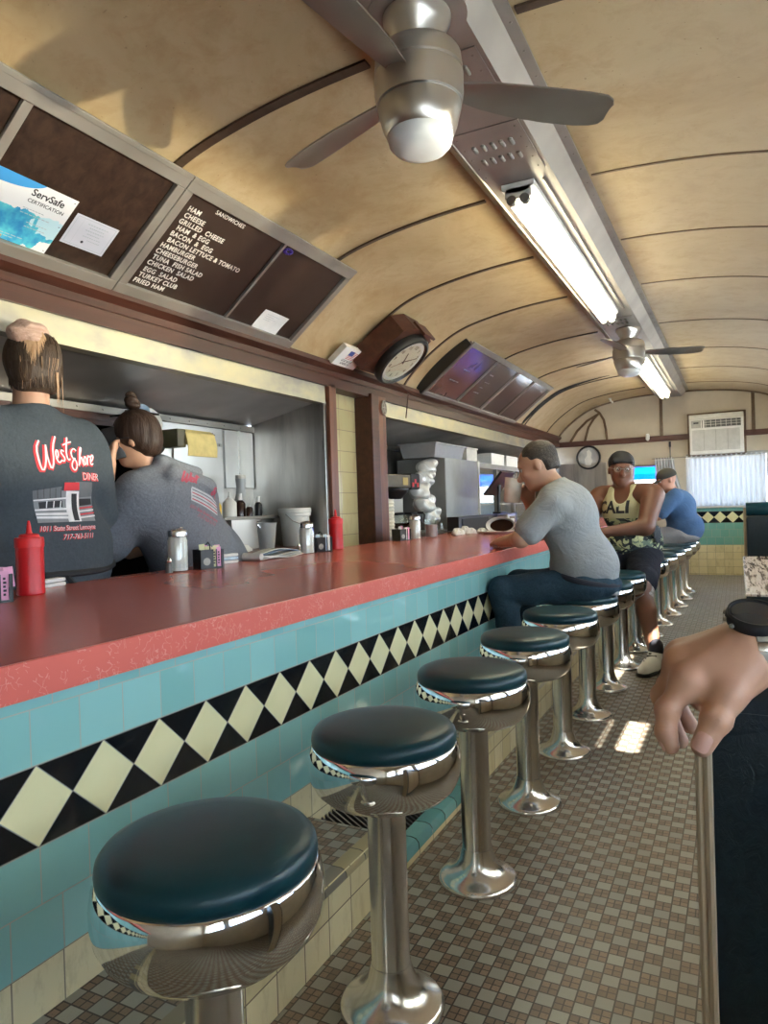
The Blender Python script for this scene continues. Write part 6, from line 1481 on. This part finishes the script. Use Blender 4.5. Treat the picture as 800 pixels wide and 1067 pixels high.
tank = sdf_mesh('tank_top', [('e', (-.725, 5.45, -.08), (.185, .168, .19)), ('e', (-.70, 5.47, -.32), (.208, .198, .19)), ('c', (-.66, 5.36, .05), (-.67, 5.40, -.05), .058, .07), ('c', (-.83, 5.46, .055), (-.82, 5.47, -.05), .052, .07)], .04, .0085, q.m, p,
    cuts=[((-.7, 5.4, -.445), (0, 0, -1))], subs=[('e', (-.76, 5.33, .075), (.065, .09, .115), {'k': .01})], disp=wrinkle(.005, 16, 31))
q = M_('dark grey mesh panel', .8); q.col(q.ramp(q.noise(150, 2), (.4, (.025, .03, .035)), (.6, (.05, .055, .06)))); MT['darkmesh'] = q.m
sdf_mesh('side_panel', [('e', (-.605, 5.46, -.26), (.110, .195, .19))], .02, .009, 'darkmesh', tank, cuts=[((-.545, 5.3, -.2), (-1, .35, 0)), ((-.7, 5.4, -.44), (0, 0, -1))])
UT = Vector((.87, -.0, 0)) if False else Vector((.885, -.46, 0)); VT = Vector((0, 0, 1))
project_mesh(text_mesh('CALI', .125, shear=.05, offset=.004, spacing=1.0), tank, (-.925, 5.42, -.10), UT, VT, .003, PK, tank, 'cali_lettering', 1)
SHM = mat_cloth('black basketball shorts', (.018, .020, .030), .15, 90, .5)
sh = sdf_mesh('shorts', [('e', (-.69, 5.47, -.43), (.20, .19, .10)), ('c', (-.62, 5.40, -.44), tuple(Vector(LK).lerp(Vector((-.62, 5.40, -.44)), .18)), .125, .105), ('c', (-.78, 5.46, -.44), tuple(Vector(RK).lerp(Vector((-.78, 5.46, -.44)), .18)), .12, .10)], .03, .0085, SHM, p, disp=wrinkle(.005, 18, 5))
sdf_mesh('leggings_hem', [('c', tuple(Vector(LK)+Vector((0, .06, .02))), tuple(Vector(LK)+Vector((.005, -.008, -.06))), .082, .075)], .02, .008, simple('grey patterned knit', (.30, .27, .25), .8, var=.6, scale=60), sh, disp=wrinkle(.003, 30, 5))
project_mesh((lambda b: (prism(b, [(-.012, -.07), (.012, -.07), (.014, .06), (-.012, .06)], 0, .001, lambda u, v, d: (u, v, d)), b)[1])(bm_()), sh, (-.66, 5.1, -.44), (.9, -.43, 0), (0, -.2, 1), .003, PR, sh, 'red_stripe', 0)
sdf_mesh('head_wrap', [('e', tuple(HP(-.008, 0, .046)), (.115, .094, .090), HR), ('c', tuple(HP(.075, .05, .058)), tuple(HP(.075, -.05, .058)), .018, .018), ('c', tuple(HP(-.07, .02, .0)), tuple(HP(-.10, .03, -.06)), .03, .012)], .02, .006, 'blackrub', p, cuts=[(tuple(HP(.0, 0, .018)), tuple(-Vector((HR[0][2], HR[1][2], HR[2][2]))-Vector((HR[0][0], HR[1][0], HR[2][0]))*-.35))], disp=wrinkle(.002, 50, 3))
bm = bm_()
for sd in (1, -1): tube(bm, [HP(.104, .032*sd+.020*math.cos(a*PI/8), .008+.015*math.sin(a*PI/8)) for a in range(17)], .0022, 5, False); tube(bm, [HP(.10, .052*sd, .012), HP(.05, .082*sd, .016), HP(.0, .086*sd, .01)], .002, 5)
tube(bm, [HP(.108, .012, .01), HP(.108, -.012, .01)], .0022, 5); obj('glasses', bm, 'alu', p)
shoe(p, (-.505, 4.87, ZF), (-.545, 4.74, ZF), 'white', 'black', 1.15); o = shoe(p, (-1.0, 5.2, -.9485), (-1.08, 5.15, -.9485), 'white', 'black', 1.)
bm = bm_()
for k in range(5): box(bm, -.03, .03, -.006, .006, -.004, .004, .002, Matrix.Translation((-.515-.008*k, 4.835-.026*k, ZF+.118-.012*k)) @ Matrix.Rotation(.3, 4, 'Z'))
obj('laces', bm, 'ink', p); sdf_mesh('sock', [('c', (-.503, 4.872, -1.02), (-.502, 4.875, -.965), .047, .045)], .01, .006, 'ink', p)
bm = bm_()

# --- 5: man in the cap
p = wthing('person', 'person in dark cap, blue T-shirt and grey shorts at the far counter end', 'person', (-.6, 8.43, ZF))
hp, hs, HP, HR = head_prims((-.70, 8.36, .19), (-.84, -.44, -.30), (-.28, -.12, .93), 1.05)
LS, LE, LW = (-.62, 8.24, .02), (-.78, 8.18, -.20), (-1.02, 8.28, -.215); RS, RE, RW = (-.64, 8.62, .02), (-.80, 8.66, -.20), (-1.02, 8.55, -.215)
body = hp+[('c', (-.675, 8.38, .11), (-.64, 8.42, .04), .06, .07), ('c', (-.63, 8.30, .0), (-.63, 8.56, .0), .075, .075), ('e', (-.58, 8.43, -.14), (.15, .17, .20)), ('e', (-.53, 8.43, -.35), (.17, .17, .16)), ('c', LS, LE, .058, .044), ('c', LE, LW, .042, .03), ('c', RS, RE, .058, .044), ('c', RE, RW, .042, .03)]
body += hand_prims(LW, (-1, .2, 0), (0, 0, 1), 1., .4)+hand_prims(RW, (-1, -.2, 0), (0, 0, 1), 1., .4)
body += leg_prims((-.58, 8.34, -.43), (-.98, 8.30, -.47), (-.96, 8.30, -.86), (0, 0, 0), 1.05)+leg_prims((-.58, 8.52, -.43), (-.98, 8.56, -.47), (-.96, 8.56, -.86), (0, 0, 0), 1.05)
sdf_mesh('body', body, .03, .010, SK3, p, subs=hs); eyes(HP, 1.05, p)
sdf_mesh('tshirt', [('e', (-.585, 8.43, -.12), (.175, .195, .21)), ('c', (-.63, 8.30, .0), (-.63, 8.56, .0), .093, .093), ('e', (-.525, 8.43, -.34), (.195, .195, .18)), ('c', LS, tuple(Vector(LS).lerp(Vector(LE), .8)), .083, .08), ('c', RS, tuple(Vector(RS).lerp(Vector(RE), .8)), .083, .08)], .04, .010, mat_cloth('blue jersey', (.085, .16, .30), .08, 90, .5), p, cuts=[((-.5, 8.43, -.455), (0, 0, -1)), ((-.635, 8.43, .09), (-.6, 0, .8))], disp=wrinkle(.006, 16, 41))
sdf_mesh('shorts', [('e', (-.55, 8.43, -.43), (.18, .19, .09)), ('c', (-.58, 8.34, -.42), (-.93, 8.31, -.45), .115, .095), ('c', (-.58, 8.52, -.42), (-.93, 8.55, -.45), .115, .095)], .03, .010, mat_cloth('light grey cotton', (.36, .36, .38), .06, 60, .5), p, disp=wrinkle(.005, 18, 5))
for yy in (8.30, 8.56): shoe(p, (-.96, yy, -.9485), (-1.08, yy, -.9485), 'white', 'black', .95)
cp = sdf_mesh('baseball_cap', [('e', tuple(HP(-.012, 0, .046)), (.112, .090, .088), HR)], .02, .007, simple('dark khaki cotton', (.05, .045, .035), .8), p, cuts=[(tuple(HP(.0, 0, .025)), tuple(-Vector((HR[0][2], HR[1][2], HR[2][2]))))])
bm = bm_(); vs = []
for k in range(13):
    a = -1.15+2.3*k/12; vs.append((HP(.075*math.cos(a)+.01, .080*math.sin(a), .030), HP(.11+.085*math.cos(a*.9), .082*math.sin(a), .018-.012*abs(math.sin(a)))))
va = [(bm.verts.new(a), bm.verts.new(b)) for a, b in vs]
for a, b in zip(va, va[1:]): bm.faces.new((a[0], b[0], b[1], a[1]))
r = bmesh.ops.extrude_face_region(bm, geom=bm.faces[:]); bmesh.ops.translate(bm, vec=(0, 0, .005), verts=[q for q in r['geom'] if isinstance(q, bmesh.types.BMVert)]); obj('cap_brim', bm, bpy.data.materials['dark khaki cotton'], cp)
# ------------------------------------------------------------------ the near hand resting over the booth back
MID = None
p = wthing('person', 'outstretched tanned arm with a black watch, its hand drooping over the booth back', 'person', (.05, .80, -.2))
W = Vector((.018, .765, -.150))
def V3(*a): return tuple(a)
pr = []
# forearm
pr += [('c', (.42, .86, -.150), (.20, .815, -.150), .047, .041, ((0, .2, 1), .86)), ('c', (.20, .815, -.150), (.045, .772, -.146), .041, .029, ((0, .2, 1), .80)), ('c', (.045, .772, -.146), (.006, .757, -.148), .029, .029, ((.2, .5, 1), .80))]
# back of the hand: metacarpals fan from the wrist to the knuckles
MC = [(-.0465, .716, -.173), (-.0535, .739, -.163), (-.0545, .761, -.160), (-.0475, .781, -.161)]
wr = [(.004, .742, -.152), (.002, .752, -.148), (.0, .763, -.148), (.002, .773, -.150)]
for a, b in zip(wr, MC): pr.append(('c', a, b, .0195, .0125, {'k': .018}))
pr.append(('e', (-.020, .752, -.166), (.034, .034, .017), [[.94, 0, .34], [0, 1, 0], [-.34, 0, .94]], {'k': .02}))
for a, b in zip(MC, MC[1:]): pr.append(('c', a, b, .0110, .0110, {'k': .012}))
# fingers: proximal, middle, distal
FG = [((-.0465, .716, -.173), (-.0640, .706, -.200), (-.0655, .699, -.2195), (-.0615, .696, -.2305), .0105),
      ((-.0535, .739, -.163), (-.0700, .732, -.194), (-.0645, .726, -.219), (-.0555, .722, -.233), .0105),
      ((-.0545, .761, -.160), (-.0680, .757, -.190), (-.0580, .750, -.211), (-.0465, .744, -.225), .0098),
      ((-.0475, .781, -.161), (-.0590, .780, -.186), (-.0490, .774, -.201), (-.0390, .769, -.210), .0086)]
for m_, a, b, c, r in FG:
    pr += [('c', m_, a, r*1.16, r*1.0, {'k': .010}), ('c', a, b, r*1.02, r*.90, {'k': .004}), ('c', b, c, r*.92, r*.76, {'k': .004}), ('e', a, (r*1.08, r*1.1, r*1.05), {'k': .004})]
# thumb: metacarpal web, proximal and tip, leaves the side of the palm
TH = [(.004, .738, -.164), (-.012, .715, -.183), (-.0225, .700, -.203), (-.0345, .690, -.2255)]
pr += [('c', TH[0], TH[1], .0195, .0150, {'k': .016}), ('c', TH[1], TH[2], .0148, .0122, {'k': .008}), ('c', TH[2], TH[3], .0128, .0098, {'k': .004}), ('e', TH[2], (.0136, .0136, .0128), {'k': .004})]
pr.append(('c', (-.010, .735, -.172), (-.034, .722, -.186), .012, .009, {'k': .016}))
# tendons raised on the back
for a, b in zip(wr[:3], MC[:3]):
    A = Vector(a)+Vector((-.004, -.001, .0165)); B = Vector(b)+Vector((.002, -.001, .0095)); pr.append(('c', tuple(A), tuple(B), .0032, .0028, {'k': .010}))
def crease(G):
    d = np.zeros(len(G))
    for cpt, ax, w in ((TH[2], np.array(TH[3])-np.array(TH[1]), 1.), (FG[0][1], np.array(FG[0][2])-np.array(FG[0][0]), .7), (FG[1][1], np.array(FG[1][2])-np.array(FG[1][0]), .6), (FG[0][2], np.array(FG[0][3])-np.array(FG[0][1]), .7), (FG[1][2], np.array(FG[1][3])-np.array(FG[1][1]), .7)):
        ax = ax/np.linalg.norm(ax); t = (G-np.array(cpt)) @ ax; rr = np.linalg.norm(G-np.array(cpt), axis=1)
        d += w*.00055*np.exp(-(t/.0075)**2)*np.cos(t*2*PI/.0034)*np.exp(-(rr/.022)**2)
    return d
hand_o = sdf_mesh('body', pr, .008, .0017, SK4, p, disp=crease)
def nail(tip, prev, up_, r, sc=1.):
    T = Vector(tip); d = (T-Vector(prev)).normalized(); n = Vector(up_); n = (n-d*n.dot(d)).normalized(); s = d.cross(n)
    M = Matrix(((d.x, s.x, n.x, 0), (d.y, s.y, n.y, 0), (d.z, s.z, n.z, 0), (0, 0, 0, 1)))
    bm = bm_(); g = []
    for j in range(9):
        v = -1+2*j/8; row = []
        for i in range(9):
            u = -1+2*i/8; e = math.sqrt(max(0, 1-.35*v*v*v*v)); x = u*.0074*sc*e-.001; y = v*.0062*sc*math.sqrt(1-.25*u*u*u*u)
            z = r*math.sqrt(max(.05, 1-(y/(r*1.02))**2))-.16*r*(u+1)**2*.35
            row.append(bm.verts.new(M @ Vector((x, y, z+.0014))+T-d*.001))
        g.append(row)
    for a, b in zip(g, g[1:]):
        for i in range(8): bm.faces.new((a[i], a[i+1], b[i+1], b[i]))
    r_ = bmesh.ops.extrude_face_region(bm, geom=bm.faces[:]); nn = n*-.0009; bmesh.ops.translate(bm, vec=nn, verts=[q for q in r_['geom'] if isinstance(q, bmesh.types.BMVert)])
    return obj('nail', bm, MT['nail'], p)
q = M_('pink fingernail', .22, 0, (.66, .38, .31), .5); MT['nail'] = q.m
nail(TH[3], TH[2], (-.1, -1, .35), .0102, 1.2)
nail(FG[0][3], FG[0][2], (-1, -.25, -.2), .0080, .8); nail(FG[1][3], FG[1][2], (-1, -.2, -.35), .0080, .8); nail(FG[2][3], FG[2][2], (-1, -.1, -.5), .0075, .75)
# wrist watch
wt = wthing('wrist_watch', 'black sports watch with a round dark face and steel link band on the near wrist', 'watch', (.03, .765, -.12))
ax = Vector((-1, -.26, .0)).normalized(); cW = Vector((.012, .761, -.147))
nW = Vector((-.10, -.42, .90)); nW = (nW-ax*nW.dot(ax)).normalized(); sW = ax.cross(nW)
MW = Matrix(((ax.x, sW.x, nW.x, cW.x), (ax.y, sW.y, nW.y, cW.y), (ax.z, sW.z, nW.z, cW.z), (0, 0, 0, 1)))
Mc2 = MW @ Matrix.Translation((.004, .0, .0265))
bm = bm_(); lathe(bm, [(0, 0), (.0225, 0), (.0245, .002), (.0255, .006), (.025, .0105), (.0235, .0125), (.0215, .0122), (.021, .0112), (0, .0112)], 56, mt=Mc2); obj('case', bm, 'blackrub', wt)
bm = bm_(); lathe(bm, [(0, .0112), (.0208, .0112), (.0205, .0122), (0, .0126)], 48, mt=Mc2); obj('glass_face', bm, simple('dark watch glass', (.03, .032, .035), .12), wt)
bm = bm_(); lathe(bm, [(.0222, .0108), (.0248, .0105), (.0240, .0138), (.0222, .0136), (.0222, .0108)], 56, mt=Mc2, cap=False); obj('bezel', bm, 'black', wt)
bm = bm_()
for a in (-.5, 0, .5): lathe(bm, [(0, 0), (.0022, 0), (.0024, .003), (0, .0035)], 12, mt=Mc2 @ Matrix.Rotation(a+.0, 4, 'Z') @ Matrix.Translation((.0245, 0, .0055)) @ Matrix.Rotation(PI/2, 4, 'Y'))
obj('button', bm, 'alu', wt)
bm = bm_()
for sg in (-1, 1): box(bm, -.0115, .0115, sg*.030-.006, sg*.030+.006, -.002, .006, .002, Mc2 @ Matrix.Rotation(-sg*.5, 4, 'X'))
obj('lug', bm, 'blackrub', wt)
NL = 22
for k in range(NL):
    a = math.radians(38+ (360-76)*k/(NL-1)); ry, rz = .0385, .0335
    y = -ry*math.sin(a)*-1; z = rz*math.cos(a)
    tang = math.atan2(-rz*math.sin(a), ry*math.cos(a))
    bm = bm_()
    box(bm, -.0105, .0105, -.0041, .0041, -.0014, .0014, .0009, MW @ Matrix.Translation((-.002, y, z)) @ Matrix.Rotation(tang, 4, 'X'))
    obj('band_link', bm, 'alu' if k % 2 else 'chrome_base', wt)
EXPO = 1.8
# ------------------------------------------------------------------ finish: shift world-built children under their empties
for t in WORLD:
    for ch in t.children:
        ch.location = ch.location-t.location
# ------------------------------------------------------------------ light
w = bpy.data.worlds.new('sky'); bpy.context.scene.world = w; w.use_nodes = True
nt = w.node_tree; bg = nt.nodes['Background']
tc = nt.nodes.new('ShaderNodeTexCoord'); sp = nt.nodes.new('ShaderNodeSeparateXYZ'); nt.links.new(tc.outputs['Generated'], sp.inputs[0])
rp = nt.nodes.new('ShaderNodeValToRGB'); nt.links.new(sp.outputs[2], rp.inputs[0])
rp.color_ramp.elements[0].position = 0.; rp.color_ramp.elements[0].color = (.82, .91, 1.0, 1)
rp.color_ramp.elements[1].position = .35; rp.color_ramp.elements[1].color = (.42, .62, .98, 1)
nt.links.new(rp.outputs[0], bg.inputs[0]); bg.inputs[1].default_value = 4.0
sun = bpy.data.lights.new('sun', 'SUN'); sun.energy = 22; sun.angle = .01; sun.color = (1, .93, .82)
so = bpy.data.objects.new('sun', sun); C.objects.link(so); so.rotation_euler = Vector((1, -.6, 1)).to_track_quat('Z', 'Y').to_euler(); so.location = (6, 5, 6)
for i, (a, b) in enumerate(WINY):
    l = bpy.data.lights.new('window_portal', 'AREA'); l.shape = 'RECTANGLE'; l.size = b-a; l.size_y = .78; l.cycles.is_portal = True
    o = bpy.data.objects.new('window_portal', l); C.objects.link(o); o.location = (XR+.13, (a+b)/2, .255)
    o.rotation_euler = Matrix(((0, 0, 1), (1, 0, 0), (0, 1, 0))).to_euler()      # size x runs along y; -z points to -x
for q in (WA, WB):
    l = bpy.data.lights.new('window_portal', 'AREA'); l.shape = 'RECTANGLE'; l.size = q[1]-q[0]; l.size_y = q[3]-q[2]; l.cycles.is_portal = True
    o = bpy.data.objects.new('window_portal', l); C.objects.link(o); o.location = ((q[0]+q[1])/2, YE+.11, (q[2]+q[3])/2); o.rotation_euler = (-PI/2, 0, 0)
gl = bpy.data.lights.new('windscreen_glint', 'SPOT'); gl.energy = 700; gl.shadow_soft_size = .07; gl.spot_size = math.radians(38); gl.spot_blend = .25; gl.color = (1, .86, .62)
go = bpy.data.objects.new('windscreen_glint', gl); C.objects.link(go); go.location = (4.2, 3.5, -.38); go.rotation_euler = (Vector((4.2, 3.5, -.38))-Vector((-1.7, 1.25, 1.45))).to_track_quat('Z', 'Y').to_euler()
# ------------------------------------------------------------------ camera
yaw, pit, rol, F = math.radians(26.83), math.radians(-.4456), math.radians(1.8211), 729.4
f = Vector((-math.sin(yaw)*math.cos(pit), math.cos(yaw)*math.cos(pit), math.sin(pit)))
rt = f.cross(Vector((0, 0, 1))).normalized(); up = rt.cross(f)
r2 = rt*math.cos(rol)-up*math.sin(rol); u2 = up*math.cos(rol)+rt*math.sin(rol)
cam = bpy.data.cameras.new('camera'); co = bpy.data.objects.new('camera', cam); C.objects.link(co)
co.matrix_world = Matrix(((r2.x, u2.x, -f.x, 0), (r2.y, u2.y, -f.y, 0), (r2.z, u2.z, -f.z, 0), (0, 0, 0, 1)))
cam.sensor_fit = 'VERTICAL'; cam.sensor_height = 24; cam.lens = F/1067*24; cam.clip_start = .02; cam.clip_end = 200
sc = bpy.context.scene; sc.camera = co
sc.view_settings.view_transform = 'Standard'; sc.view_settings.look = 'None'; sc.view_settings.gamma = 1; sc.view_settings.use_curve_mapping = False
sc.view_settings.exposure = EXPO
cy = sc.cycles; cy.use_denoising = True; cy.max_bounces = 10; cy.diffuse_bounces = 5; cy.glossy_bounces = 5; cy.transparent_max_bounces = 12; cy.caustics_reflective = False; cy.caustics_refractive = False
cy.sample_clamp_indirect = 6; cy.blur_glossy = .5
